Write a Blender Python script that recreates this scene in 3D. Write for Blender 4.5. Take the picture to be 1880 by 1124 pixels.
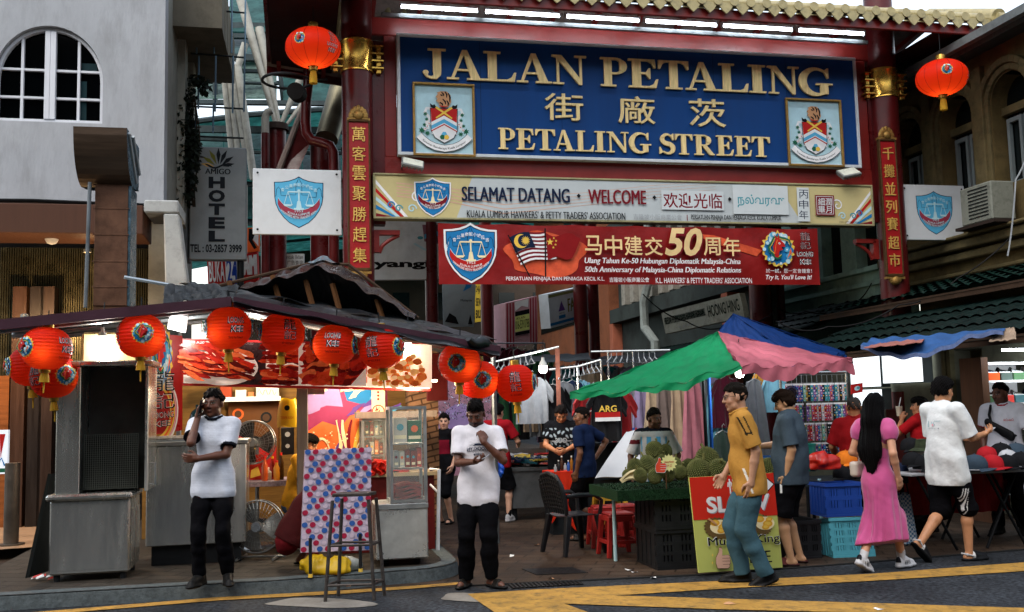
import bpy,math,random
import numpy as np
from mathutils import Matrix,Vector
random.seed(7)
RNG=np.random.RandomState(7)
for _o in list(bpy.data.objects):bpy.data.objects.remove(_o)
SC=bpy.context.scene
COL=SC.collection
# --- camera
FPX,PITCH,ROLL,EYE=1850.0,0.0983471755,-0.0243645173,1.65
ANG=0.2133
_cp,_sp,_cr,_sr=math.cos(PITCH),math.sin(PITCH),math.cos(ROLL),math.sin(ROLL)
_fwd=Vector((0,_cp,_sp));_up0=Vector((0,-_sp,_cp));_r0=Vector((1,0,0))
_right=_r0*_cr+_up0*_sr;_up=_up0*_cr-_r0*_sr
cam=bpy.data.cameras.new('camera');camo=bpy.data.objects.new('camera',cam);COL.objects.link(camo)
cam.sensor_width=36.0;cam.lens=FPX/1880*36.0;cam.clip_end=3000;cam.clip_start=0.05
_m=Matrix(((_right.x,_up.x,-_fwd.x,0),(_right.y,_up.y,-_fwd.y,0),(_right.z,_up.z,-_fwd.z,EYE),(0,0,0,1)))
camo.matrix_world=_m
SC.camera=camo
# --- sky, sun, exposure
SUN_EL,SUN_AZ=math.radians(52),math.radians(205)
w=bpy.data.worlds.new('World');SC.world=w;w.use_nodes=True
_nt=w.node_tree;_bg=_nt.nodes['Background']
_sky=_nt.nodes.new('ShaderNodeTexSky');_sky.sky_type='NISHITA';_sky.sun_disc=False
_sky.sun_elevation=SUN_EL;_sky.sun_rotation=SUN_AZ;_sky.air_density=1.6;_sky.dust_density=3.0;_sky.ozone_density=1.5
_hs=_nt.nodes.new('ShaderNodeHueSaturation');_hs.inputs['Saturation'].default_value=.5;_nt.links.new(_sky.outputs[0],_hs.inputs['Color']);_nt.links.new(_hs.outputs[0],_bg.inputs[0])
sun=bpy.data.lights.new('sun','SUN');sun.energy=0.5;sun.angle=math.radians(40);sun.color=(1,.96,.9)
suno=bpy.data.objects.new('sun',sun);COL.objects.link(suno)
suno.rotation_euler=(Vector((math.sin(SUN_AZ)*math.cos(SUN_EL),math.cos(SUN_AZ)*math.cos(SUN_EL),math.sin(SUN_EL)))).to_track_quat('Z','Y').to_euler()
SC.view_settings.view_transform='Standard';SC.view_settings.look='None'
SC.view_settings.exposure=-1.38;SC.view_settings.gamma=1
try:SC.cycles.max_bounces=6;SC.cycles.diffuse_bounces=3;SC.cycles.glossy_bounces=3;SC.cycles.transparent_max_bounces=10;SC.cycles.sample_clamp_indirect=6
except Exception:pass
# --- picking points of the place
def ray(px,py):return _fwd+_right*((px-940)/FPX)-_up*((py-562)/FPX)
def W(px,py,d):
 r=ray(px,py);r=r*(d/r.y);return Vector((r.x,r.y,r.z+EYE))
def G(px,py,z=0.0):
 r=ray(px,py);r=r*((z-EYE)/r.z);return Vector((r.x,r.y,z))
UX,UY=Vector((math.cos(ANG),math.sin(ANG),0)),Vector((-math.sin(ANG),math.cos(ANG),0))
class Plane:
 "a vertical plane of the street: local x along it, y away from the viewer, z up, origin on the ground"
 def __init__(s,px,d,ang=ANG):
  p=W(px,738,d);s.o=Vector((p.x,p.y,0));s.u=Vector((math.cos(ang),math.sin(ang),0));s.n=Vector((-math.sin(ang),math.cos(ang),0))
  s.M=Matrix(((s.u.x,s.n.x,0,s.o.x),(s.u.y,s.n.y,0,s.o.y),(0,0,1,0),(0,0,0,1)))
 def hit(s,px,py,off=0.0):
  r=ray(px,py);c=Vector((0,0,EYE));q=s.o+s.n*off
  t=(q-c).dot(s.n)/r.dot(s.n);p=c+r*t-q
  return p.dot(s.u),p.z+0.0
 def box(s,x0,y0,x1,y1,off=0.0):
  a=s.hit(x0,y0,off);b=s.hit(x1,y0,off);c=s.hit(x0,y1,off);d=s.hit(x1,y1,off)
  return((a[0]+c[0])/2,(c[1]+d[1])/2,(b[0]+d[0])/2,(a[1]+b[1])/2)
 def at(s,a,b=0.0,c=0.0):return s.M@Vector((a,b,c))
# --- materials
def lin(h):
 if isinstance(h,str):
  h=h.lstrip('#');c=[int(h[i:i+2],16)/255 for i in(0,2,4)]
  return tuple(((x+.055)/1.055)**2.4 if x>.04045 else x/12.92 for x in c)
 return tuple(h[:3])
MATS={}
def mat(name,color='#808080',rough=.6,metal=0,var=.12,scale=4,bump=.15,bscale=40,emit=0.0,ecol=None,trans=0,alpha=1,stretch=None,dirt=0,dirtcol='#1c1712',coat=0,attr=None,transl=0,sheen=0,tcol=None):
 if name in MATS:return MATS[name]
 m=bpy.data.materials.new(name);m.use_nodes=True;MATS[name]=m
 n=m.node_tree.nodes;L=m.node_tree.links;b=n['Principled BSDF'];c=lin(color)
 b.inputs['Roughness'].default_value=rough;b.inputs['Metallic'].default_value=metal
 b.inputs['Base Color'].default_value=(*c,1)
 if coat:b.inputs['Coat Weight'].default_value=coat
 b.inputs['Specular IOR Level'].default_value=.12 if rough>=.5 else .35
 if sheen:b.inputs['Sheen Weight'].default_value=sheen
 tc=n.new('ShaderNodeTexCoord');src=tc.outputs['Object']
 if stretch:
  mp=n.new('ShaderNodeMapping');mp.inputs['Scale'].default_value=stretch;L.new(src,mp.inputs[0]);src=mp.outputs[0]
 colout=None
 if attr:
  at=n.new('ShaderNodeAttribute');at.attribute_name=attr;colout=at.outputs['Color']
 if var or dirt:
  nz=n.new('ShaderNodeTexNoise');nz.inputs['Scale'].default_value=scale;nz.inputs['Detail'].default_value=6;nz.inputs['Roughness'].default_value=.65;L.new(src,nz.inputs['Vector'])
  mr=n.new('ShaderNodeMapRange');mr.inputs[1].default_value=.3;mr.inputs[2].default_value=.7;mr.inputs[3].default_value=1-var;mr.inputs[4].default_value=1+var;L.new(nz.outputs[0],mr.inputs[0])
  mx=n.new('ShaderNodeMix');mx.data_type='RGBA';mx.blend_type='MULTIPLY';mx.inputs[0].default_value=1
  if colout:L.new(colout,mx.inputs[6])
  else:mx.inputs[6].default_value=(*c,1)
  L.new(mr.outputs[0],mx.inputs[7]);colout=mx.outputs[2]
  if dirt:
   n2=n.new('ShaderNodeTexNoise');n2.inputs['Scale'].default_value=scale*1.7;n2.inputs['Detail'].default_value=8;n2.inputs['Roughness'].default_value=.72;L.new(src,n2.inputs['Vector'])
   r2=n.new('ShaderNodeMapRange');r2.inputs[1].default_value=.48;r2.inputs[2].default_value=.72;r2.inputs[4].default_value=dirt;L.new(n2.outputs[0],r2.inputs[0])
   m2=n.new('ShaderNodeMix');m2.data_type='RGBA';L.new(r2.outputs[0],m2.inputs[0]);L.new(colout,m2.inputs[6]);m2.inputs[7].default_value=(*lin(dirtcol),1);colout=m2.outputs[2]
  rr=n.new('ShaderNodeMapRange');rr.inputs[1].default_value=.3;rr.inputs[2].default_value=.7;rr.inputs[3].default_value=max(.02,rough-.12);rr.inputs[4].default_value=min(1,rough+.12);L.new(nz.outputs[0],rr.inputs[0]);L.new(rr.outputs[0],b.inputs['Roughness'])
 if colout:L.new(colout,b.inputs['Base Color'])
 if bump:
  n3=n.new('ShaderNodeTexNoise');n3.inputs['Scale'].default_value=bscale;n3.inputs['Detail'].default_value=4;L.new(src,n3.inputs['Vector'])
  bp=n.new('ShaderNodeBump');bp.inputs['Strength'].default_value=bump;bp.inputs['Distance'].default_value=.01;L.new(n3.outputs[0],bp.inputs['Height']);L.new(bp.outputs[0],b.inputs['Normal'])
 if emit:
  b.inputs['Emission Strength'].default_value=emit;b.inputs['Emission Color'].default_value=(*lin(color if ecol in(None,'base')else ecol),1)
  if ecol=='base' and colout:L.new(colout,b.inputs['Emission Color'])
 if trans:b.inputs['Transmission Weight'].default_value=trans;b.inputs['IOR'].default_value=1.3
 if alpha<1:b.inputs['Alpha'].default_value=alpha
 if transl:
  tr=n.new('ShaderNodeBsdfTranslucent');ms=n.new('ShaderNodeMixShader');ms.inputs[0].default_value=transl
  if tcol:tr.inputs[0].default_value=(*lin(tcol),1)
  elif colout:L.new(colout,tr.inputs[0])
  else:tr.inputs[0].default_value=(*c,1)
  L.new(b.outputs[0],ms.inputs[1]);L.new(tr.outputs[0],ms.inputs[2]);L.new(ms.outputs[0],n['Material Output'].inputs[0])
 return m
def glass(name,tint='#dfe8e6',alpha=.25,rough=.05):
 if name in MATS:return MATS[name]
 m=mat(name,tint,rough,0,var=0,bump=0,alpha=alpha);m.node_tree.nodes['Principled BSDF'].inputs['Specular IOR Level'].default_value=.8;return m
# --- objects
ROOT={}
def thing(name,label,cat,loc=(0,0,0),group=None):
 o=bpy.data.objects.new(name,None);COL.objects.link(o);o.location=loc;o.empty_display_size=.1
 o['label']=label;o['category']=cat
 if group:o['group']=group
 ROOT[o.name]=Vector(loc);return o
def tag(o,label,cat,group=None):
 o['label']=label;o['category']=cat
 if group:o['group']=group
 return o
def struct(o):o['kind']='structure';return o
def stuff(o):o['kind']='stuff';return o
def link_mesh(name,V,F,mats,parent=None,smooth=False,mi=None,colors=None,base=None):
 off=ROOT[parent.name]if parent is not None else(Vector(base)if base is not None else Vector((0,0,0)))
 V=np.asarray(V,dtype=float).reshape(-1,3)-np.array(off)
 me=bpy.data.meshes.new(name);me.from_pydata(V.tolist(),[],F if isinstance(F,list)else F.tolist())
 for m in(mats if isinstance(mats,(list,tuple))else[mats]):me.materials.append(m)
 if mi is not None:me.polygons.foreach_set('material_index',np.asarray(mi,dtype=np.int32))
 if smooth:me.polygons.foreach_set('use_smooth',np.ones(len(me.polygons),dtype=bool))
 if colors is not None:
  ca=me.color_attributes.new('col','FLOAT_COLOR','POINT');c4=np.ones((len(V),4),dtype=np.float32);c4[:,:3]=colors;ca.data.foreach_set('color',c4.ravel())
 me.update()
 o=bpy.data.objects.new(name,me);COL.objects.link(o)
 if parent is not None:o.parent=parent
 else:o.location=off
 ROOT[o.name]=off
 return o
class MB:
 "collects shapes; build() links them as ONE mesh object"
 def __init__(s,T=None):s.v=[];s.f=[];s.mi=[];s.T=T if T is not None else Matrix();s.cur=0
 def add(s,vs,fs,mi=None):
  b=len(s.v);T=s.T
  s.v+=[tuple(T@Vector(p))for p in vs];s.f+=[[i+b for i in f]for f in fs];s.mi+=[s.cur if mi is None else mi]*len(fs);return s
 def box(s,x0,y0,z0,x1,y1,z1,mi=None):
  return s.add([(x0,y0,z0),(x1,y0,z0),(x1,y1,z0),(x0,y1,z0),(x0,y0,z1),(x1,y0,z1),(x1,y1,z1),(x0,y1,z1)],[(0,3,2,1),(4,5,6,7),(0,1,5,4),(1,2,6,5),(2,3,7,6),(3,0,4,7)],mi)
 def hexa(s,p,mi=None):
  "8 corners: bottom four (ccw) then top four"
  return s.add(p,[(0,3,2,1),(4,5,6,7),(0,1,5,4),(1,2,6,5),(2,3,7,6),(3,0,4,7)],mi)
 def cone(s,a,b,r0,r1=None,n=12,mi=None,caps=True):
  a=Vector(a);b=Vector(b);r1=r0 if r1 is None else r1;d=(b-a).normalized()
  x=d.orthogonal().normalized();y=d.cross(x);vs=[];
  for p,r in((a,r0),(b,r1)):
   for i in range(n):
    t=2*math.pi*i/n;vs.append(p+x*math.cos(t)*r+y*math.sin(t)*r)
  fs=[(i,(i+1)%n,n+(i+1)%n,n+i)for i in range(n)]
  if caps:fs+=[tuple(range(n-1,-1,-1)),tuple(range(n,2*n))]
  return s.add(vs,fs,mi)
 def tube(s,pts,r,n=8,mi=None,closed=False):
  pts=[Vector(p)for p in pts];N=len(pts);vs=[];x=None
  for i,p in enumerate(pts):
   a=pts[i-1]if(i>0 or closed)else p;b=pts[(i+1)%N]if(i<N-1 or closed)else p
   d=(b-a).normalized()
   if x is None:x=d.orthogonal().normalized()
   x=(x-d*x.dot(d));x=x.normalized()if x.length>1e-6 else d.orthogonal().normalized();y=d.cross(x)
   rr=r[i]if isinstance(r,(list,tuple))else r
   for k in range(n):
    t=2*math.pi*k/n;vs.append(p+x*math.cos(t)*rr+y*math.sin(t)*rr)
  fs=[]
  for i in range(N if closed else N-1):
   j=(i+1)%N
   for k in range(n):fs.append((i*n+k,i*n+(k+1)%n,j*n+(k+1)%n,j*n+k))
  if not closed:fs+=[tuple(range(n-1,-1,-1)),tuple(range((N-1)*n,N*n))]
  return s.add(vs,fs,mi)
 def lathe(s,prof,c=(0,0,0),n=24,mi=None,cap=True,wob=None):
  vs=[];fs=[]
  for i,(r,z)in enumerate(prof):
   for k in range(n):
    t=2*math.pi*k/n;q=r*(wob(t,z)if wob else 1);vs.append((c[0]+q*math.cos(t),c[1]+q*math.sin(t),c[2]+z))
  for i in range(len(prof)-1):
   for k in range(n):fs.append((i*n+k,i*n+(k+1)%n,(i+1)*n+(k+1)%n,(i+1)*n+k))
  if cap:fs+=[tuple(range(n-1,-1,-1)),tuple(range((len(prof)-1)*n,len(prof)*n))]
  return s.add(vs,fs,mi)
 def prism(s,poly,y0,y1,mi=None):
  "outline in x,z pushed from y0 (front) to y1 (back)"
  n=len(poly);a=sum(poly[i][0]*poly[(i+1)%n][1]-poly[(i+1)%n][0]*poly[i][1]for i in range(n))
  if a<0:poly=poly[::-1]
  vs=[(p[0],y0,p[1])for p in poly]+[(p[0],y1,p[1])for p in poly]
  fs=[tuple(range(n)),tuple(range(2*n-1,n-1,-1))]+[(i,n+i,n+(i+1)%n,(i+1)%n)for i in range(n)]
  return s.add(vs,fs,mi)
 def prismz(s,poly,z0,z1,mi=None):
  n=len(poly);a=sum(poly[i][0]*poly[(i+1)%n][1]-poly[(i+1)%n][0]*poly[i][1]for i in range(n))
  if a<0:poly=poly[::-1]
  vs=[(p[0],p[1],z0)for p in poly]+[(p[0],p[1],z1)for p in poly]
  fs=[tuple(range(n-1,-1,-1)),tuple(range(n,2*n))]+[(i,(i+1)%n,n+(i+1)%n,n+i)for i in range(n)]
  return s.add(vs,fs,mi)
 def sheet(s,fn,nu,nv,mi=None,thick=0):
  "surface fn(u,v), u,v in 0..1; thick gives it a back"
  P=[[Vector(fn(i/nu,j/nv))for j in range(nv+1)]for i in range(nu+1)]
  vs=[p for row in P for p in row];q=lambda i,j:i*(nv+1)+j
  fs=[(q(i,j),q(i+1,j),q(i+1,j+1),q(i,j+1))for i in range(nu)for j in range(nv)]
  if thick:
   N=len(vs);nr=[]
   for i in range(nu+1):
    for j in range(nv+1):
     du=P[min(i+1,nu)][j]-P[max(i-1,0)][j];dv=P[i][min(j+1,nv)]-P[i][max(j-1,0)];c=du.cross(dv);nr.append(c.normalized()if c.length>1e-9 else Vector((0,0,1)))
   vs=vs+[v-n*thick for v,n in zip(vs,nr)]
   fs+=[(N+f[3],N+f[2],N+f[1],N+f[0])for f in fs[:nu*nv]]
   rim=[q(i,0)for i in range(nu)]+[q(nu,j)for j in range(nv)]+[q(i,nv)for i in range(nu,0,-1)]+[q(0,j)for j in range(nv,0,-1)]
   fs+=[(rim[k],N+rim[k],N+rim[(k+1)%len(rim)],rim[(k+1)%len(rim)])for k in range(len(rim))]
  return s.add(vs,fs,mi)
 def ball(s,c,r,nu=10,nv=8,mi=None):
  rx,ry,rz=r if isinstance(r,(tuple,list))else(r,r,r);vs=[(c[0],c[1],c[2]-rz)];fs=[]
  for j in range(1,nv):
   a=math.pi*j/nv-math.pi/2
   for i in range(nu):
    t=2*math.pi*i/nu;vs.append((c[0]+rx*math.cos(a)*math.cos(t),c[1]+ry*math.cos(a)*math.sin(t),c[2]+rz*math.sin(a)))
  vs.append((c[0],c[1],c[2]+rz));T=len(vs)-1
  for i in range(nu):
   fs.append((0,1+(i+1)%nu,1+i));fs.append((T,1+(nv-2)*nu+i,1+(nv-2)*nu+(i+1)%nu))
   for j in range(nv-2):fs.append((1+j*nu+i,1+j*nu+(i+1)%nu,1+(j+1)*nu+(i+1)%nu,1+(j+1)*nu+i))
  return s.add(vs,fs,mi)
 def build(s,name,mats,parent=None,smooth=False,bevel=0,base=None,seg=1):
  if parent is None and base is None:
   a=np.array(s.v);base=((a[:,0].min()+a[:,0].max())/2,(a[:,1].min()+a[:,1].max())/2,a[:,2].min())
  o=link_mesh(name,s.v,s.f,mats,parent,False,s.mi,base=base)
  if smooth:
   me=o.data;me.polygons.foreach_set('use_smooth',np.ones(len(me.polygons),dtype=bool))
   try:me.set_sharp_from_angle(angle=math.radians(40))
   except Exception:pass
  if bevel:
   b=o.modifiers.new('bevel','BEVEL');b.width=bevel;b.segments=seg;b.limit_method='ANGLE';b.angle_limit=math.radians(50)
  return o
def copy_tree(o,parent=None):
 c=o.copy();COL.objects.link(c)
 if parent is not None:c.parent=parent
 for ch in list(o.children):copy_tree(ch,c)
 return c
def place(proto,used,loc,rz=0,label=None,rot=None,scale=None):
 "first time moves the prototype itself, then copies it with its parts"
 o=copy_tree(proto)if used.get(proto.name)else proto;used[proto.name]=1
 o.location=loc;o.rotation_euler=rot if rot else(0,0,rz)
 if scale:o.scale=(scale,)*3 if not isinstance(scale,tuple)else scale
 if label:o['label']=label
 return o
USED={}
# --- lettering and flat artwork
_TC={}
def glyphs(body,bold=0.0,shear=0.0,space=1.0):
 k=(body,bold,shear,space)
 if k in _TC:return _TC[k]
 c=bpy.data.curves.new('t','FONT');c.body=body;c.offset=bold;c.shear=shear;c.space_character=space;c.resolution_u=3
 o=bpy.data.objects.new('t',c);COL.objects.link(o);bpy.context.view_layer.update()
 me=bpy.data.meshes.new_from_object(o.evaluated_get(bpy.context.evaluated_depsgraph_get()))
 n=len(me.vertices);V=np.zeros(n*3);me.vertices.foreach_get('co',V);V=V.reshape(-1,3)[:,:2]
 F=[list(p.vertices)for p in me.polygons]
 bpy.data.objects.remove(o);bpy.data.curves.remove(c);bpy.data.meshes.remove(me)
 _TC[k]=(V,F);return V,F
class Ink:
 "flat artwork on a board, each later layer a hair in front; local x,z in the plane, -y to the viewer"
 def __init__(s,T,y0=-0.004,step=0.0007):s.mb=MB(T);s.y=y0;s.step=step;s.mats=[]
 def _mi(s,m):
  if m not in s.mats:s.mats.append(m)
  return s.mats.index(m)
 def nxt(s):s.y-=s.step
 def poly(s,pts,m,depth=0):
  s.nxt();s.mb.prism([tuple(p)for p in pts],s.y-depth,s.y+.0004,s._mi(m));return s
 def rect(s,x0,z0,x1,z1,m,depth=0):return s.poly([(x0,z0),(x1,z0),(x1,z1),(x0,z1)],m,depth)
 def disc(s,x,z,r,m,n=20,rz=None):return s.poly([(x+r*math.cos(2*math.pi*i/n),z+(rz or r)*math.sin(2*math.pi*i/n))for i in range(n)],m)
 def stroke(s,pts,wd,m,closed=False):
  n=len(pts);L=[];R=[]
  for i,p in enumerate(pts):
   a=pts[i-1]if i>0 else(pts[-1]if closed else p);b=pts[i+1]if i<n-1 else(pts[0]if closed else p)
   dx,dz=b[0]-a[0],b[1]-a[1];l=math.hypot(dx,dz)or 1;ww=float(np.interp(i/max(n-1,1),np.linspace(0,1,len(wd)),wd))if isinstance(wd,(list,tuple))else wd
   L.append((p[0]-dz/l*ww/2,p[1]+dx/l*ww/2));R.append((p[0]+dz/l*ww/2,p[1]-dx/l*ww/2))
  s.nxt();mi=s._mi(m)
  for i in range(n if closed else n-1):
   j=(i+1)%n;s.mb.add([(L[i][0],s.y,L[i][1]),(R[i][0],s.y,R[i][1]),(R[j][0],s.y,R[j][1]),(L[j][0],s.y,L[j][1])],[(0,1,2,3)],mi)
  return s
 def text(s,body,x0,z0,x1,z1,m,bold=0,shear=0,depth=0,arc=None,space=1.0,tilt=0):
  "fits the words into the box; arc=(bend) sags the line"
  if bold and 'M' in body:
   e=bold*(z1-z0)*1.3
   for d in(-e,e):s.text(body,x0+d,z0,x1+d,z1,m,0,shear,depth,arc,space,tilt)
   bold=0
  V,F=glyphs(body,bold,shear,space);lo=V.min(0);hi=V.max(0);q=(V-lo)/np.maximum(hi-lo,1e-9)
  X=x0+q[:,0]*(x1-x0);Z=z0+q[:,1]*(z1-z0)
  if arc:Z=Z+arc*(((q[:,0]-.5)*2)**2)
  if tilt:Z=Z+tilt*(q[:,0]-.5)
  s.nxt();mi=s._mi(m)
  y=s.y-depth;s.mb.add([(a,y,b)for a,b in zip(X,Z)],[f[::-1]if False else f for f in F],mi)
  if depth:
   E={}
   for f in F:
    for i in range(len(f)):
     a,b=f[i],f[(i+1)%len(f)]
     if(b,a)in E:del E[(b,a)]
     else:E[(a,b)]=1
   n=len(X);vs=[(a,y,b)for a,b in zip(X,Z)]+[(a,s.y+.002,b)for a,b in zip(X,Z)]
   s.mb.add(vs,[(a,n+a,n+b,b)for a,b in E],mi)
  return s
 def build(s,name,parent=None,base=None):return s.mb.build(name,s.mats,parent,base=base)
# --- people: smooth-blended solids turned into one continuous skin
def _nrm(v):return v/np.linalg.norm(v)
def A(*p):return np.array(p,dtype=float)
def wave(P,seed,freq,amp):
 r=np.random.RandomState(seed);out=0
 for k in range(5):
  d=r.randn(3);d=d/np.linalg.norm(d)*freq*(.6+.9*r.rand());out=out+np.sin(P[0]*d[0]+P[1]*d[1]+P[2]*d[2]+r.rand()*6.28)
 return out*amp/5
class SDF:
 def __init__(s):s.ops=[]
 def cone(s,a,b,ra,rb,k=.02,flat=1.0,fdir=None,sub=False,clip=None):
  a=np.asarray(a,float);b=np.asarray(b,float);r=max(ra,rb)
  def fn(X,Y,Z):
   ba=b-a;l2=max(ba@ba,1e-9);px,py,pz=X-a[0],Y-a[1],Z-a[2]
   h=np.clip((px*ba[0]+py*ba[1]+pz*ba[2])/l2,0,1);qx,qy,qz=px-h*ba[0],py-h*ba[1],pz-h*ba[2]
   if flat!=1.0:
    f=fdir;t=(qx*f[0]+qy*f[1]+qz*f[2])*(1/flat-1);qx,qy,qz=qx+t*f[0],qy+t*f[1],qz+t*f[2]
    return(np.sqrt(qx*qx+qy*qy+qz*qz)-(ra+(rb-ra)*h))*(.4+.6*flat)
   return np.sqrt(qx*qx+qy*qy+qz*qz)-(ra+(rb-ra)*h)
  if clip is not None:
   g0=fn;cp,cn=np.asarray(clip[0],float),_nrm(np.asarray(clip[1],float))
   fn=lambda X,Y,Z:np.maximum(g0(X,Y,Z),(X-cp[0])*cn[0]+(Y-cp[1])*cn[1]+(Z-cp[2])*cn[2])
  s.ops.append((fn,np.minimum(a,b)-r,np.maximum(a,b)+r,k,sub));return s
 def ell(s,c,r,R=None,k=.02,sub=False):
  c=np.asarray(c,float);r=np.asarray(r,float);R=np.eye(3)if R is None else R;e=np.abs(R)@r
  def fn(X,Y,Z):
   px,py,pz=X-c[0],Y-c[1],Z-c[2]
   q=[px*R[0,i]+py*R[1,i]+pz*R[2,i]for i in range(3)]
   k0=np.sqrt(sum((q[i]/r[i])**2 for i in range(3)));k1=np.sqrt(sum((q[i]/r[i]**2)**2 for i in range(3)))
   return k0*(k0-1)/np.maximum(k1,1e-6)
  s.ops.append((fn,c-e,c+e,k,sub));return s
 def box(s,c,hf,R=None,rnd=.01,k=.01,sub=False):
  c=np.asarray(c,float);hf=np.asarray(hf,float);R=np.eye(3)if R is None else R;e=np.abs(R)@hf
  def fn(X,Y,Z):
   px,py,pz=X-c[0],Y-c[1],Z-c[2]
   q=[np.abs(px*R[0,i]+py*R[1,i]+pz*R[2,i])-hf[i]+rnd for i in range(3)]
   return np.sqrt(sum(np.maximum(a,0)**2 for a in q))+np.minimum(np.maximum(np.maximum(q[0],q[1]),q[2]),0)-rnd
  s.ops.append((fn,c-e,c+e,k,sub));return s
 def cut(s,p,n):
  "removes what lies on the side n points to"
  p=np.asarray(p,float);n=_nrm(np.asarray(n,float));s.ops.append(('cut',p,n));return s
 def warp(s,seed,freq,amp):s.ops.append(('warp',seed,freq,amp));return s
 def fun(s,f):s.ops.append(('fun',f));return s
 def mesh(s,h):
  pos=[o for o in s.ops if callable(o[0])and not o[4]]
  lo=np.min([o[1]for o in pos],0)-4*h;hi=np.max([o[2]for o in pos],0)+4*h
  N=np.ceil((hi-lo)/h).astype(int)+1;D=np.full(N,9.0,dtype=np.float32)
  ax=[(lo[i]+h*np.arange(N[i])).astype(np.float32)for i in range(3)]
  full=lambda:(ax[0][:,None,None],ax[1][None,:,None],ax[2][None,None,:])
  for o in s.ops:
   if o[0]=='cut':
    X,Y,Z=full();D=np.maximum(D,(X-o[1][0])*o[2][0]+(Y-o[1][1])*o[2][1]+(Z-o[1][2])*o[2][2]);continue
   if o[0]=='warp':
    X,Y,Z=full();m=np.abs(D)<.06;w=wave(np.broadcast_arrays(X,Y,Z),o[1],o[2],o[3]);D=np.where(m,D+w,D);continue
   if o[0]=='fun':
    X,Y,Z=full();D=o[1](D,X,Y,Z);continue
   fn,l,u,k,sub=o;mg=k+4*h
   i0=np.maximum(np.floor((l-mg-lo)/h).astype(int),0);i1=np.minimum(np.ceil((u+mg-lo)/h).astype(int)+1,N)
   if(i1<=i0).any():continue
   sl=tuple(slice(i0[i],i1[i])for i in range(3));d=fn(ax[0][sl[0]][:,None,None],ax[1][sl[1]][None,:,None],ax[2][sl[2]][None,None,:]);a=D[sl]
   if sub:
    hh=np.maximum(k-np.abs(a+d),0)/max(k,1e-6);D[sl]=np.maximum(a,-d)+hh*hh*k/4
   else:
    hh=np.maximum(k-np.abs(a-d),0)/max(k,1e-6);D[sl]=np.minimum(a,d)-hh*hh*k/4
  return nets(D,lo,h)
def nets(D,lo,h):
 S=D<0;N=D.shape
 c=[(i,j,k)for i in(0,1)for j in(0,1)for k in(0,1)]
 sl=lambda o:tuple(slice(o[i],N[i]-1+o[i])for i in range(3))
 cnt=sum(S[sl(o)].astype(np.int8)for o in c);M=(cnt>0)&(cnt<8);idx=np.argwhere(M);ID=np.full(M.shape,-1,dtype=np.int64);ID[M]=np.arange(len(idx))
 val={o:D[sl(o)][M]for o in c};P=np.zeros((len(idx),3));n=np.zeros(len(idx))
 for a in c:
  for ax in range(3):
   if a[ax]==0:
    b=tuple(1 if i==ax else a[i]for i in range(3));va,vb=val[a],val[b];x=(va<0)!=(vb<0);t=np.where(x,va/np.where(x,va-vb,1),0)
    q=np.tile(np.array(a,float),(len(idx),1));q[:,ax]=t;P+=np.where(x[:,None],q,0);n+=x
 V=lo+h*(idx+P/np.maximum(n,1)[:,None]);F=[]
 for ax in range(3):
  u,v=(ax+1)%3,(ax+2)%3;s0=[slice(1,N[i]-1)for i in range(3)];s0[ax]=slice(0,N[ax]-1);s1=list(s0);s1[ax]=slice(1,N[ax])
  A0,A1=S[tuple(s0)],S[tuple(s1)];X=np.argwhere(A0!=A1)
  if not len(X):continue
  fl=A0[A0!=A1];b=X.copy();b[:,u]+=1;b[:,v]+=1
  def g(du,dv):q=b.copy();q[:,u]-=du;q[:,v]-=dv;return ID[q[:,0],q[:,1],q[:,2]]
  Q=np.stack([g(1,1),g(0,1),g(0,0),g(1,0)],1);Q[~fl]=Q[~fl][:,::-1];F.append(Q)
 F=np.concatenate(F);F=F[(F>=0).all(1)]
 return V,F
def rotm(yaw=0,pitch=0,roll=0):
 cy,sy=math.cos(yaw),math.sin(yaw);cx,sx=math.cos(pitch),math.sin(pitch);cr,sr=math.cos(roll),math.sin(roll)
 return np.array([[cy,-sy,0],[sy,cy,0],[0,0,1]])@np.array([[1,0,0],[0,cx,-sx],[0,sx,cx]])@np.array([[cr,0,sr],[0,1,0],[-sr,0,cr]])
def ik(a,t,l1,l2,pole):
 a=np.asarray(a,float);t=np.asarray(t,float);d=t-a;L=np.linalg.norm(d);L2=min(L,(l1+l2)*.999);d=d/L
 if L>L2:t=a+d*L2
 x=(l1*l1-l2*l2+L2*L2)/(2*L2);y=math.sqrt(max(l1*l1-x*x,0));p=np.asarray(pole,float);p=p-d*(p@d);p=_nrm(p)
 return a+d*x+p*y,t
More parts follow.
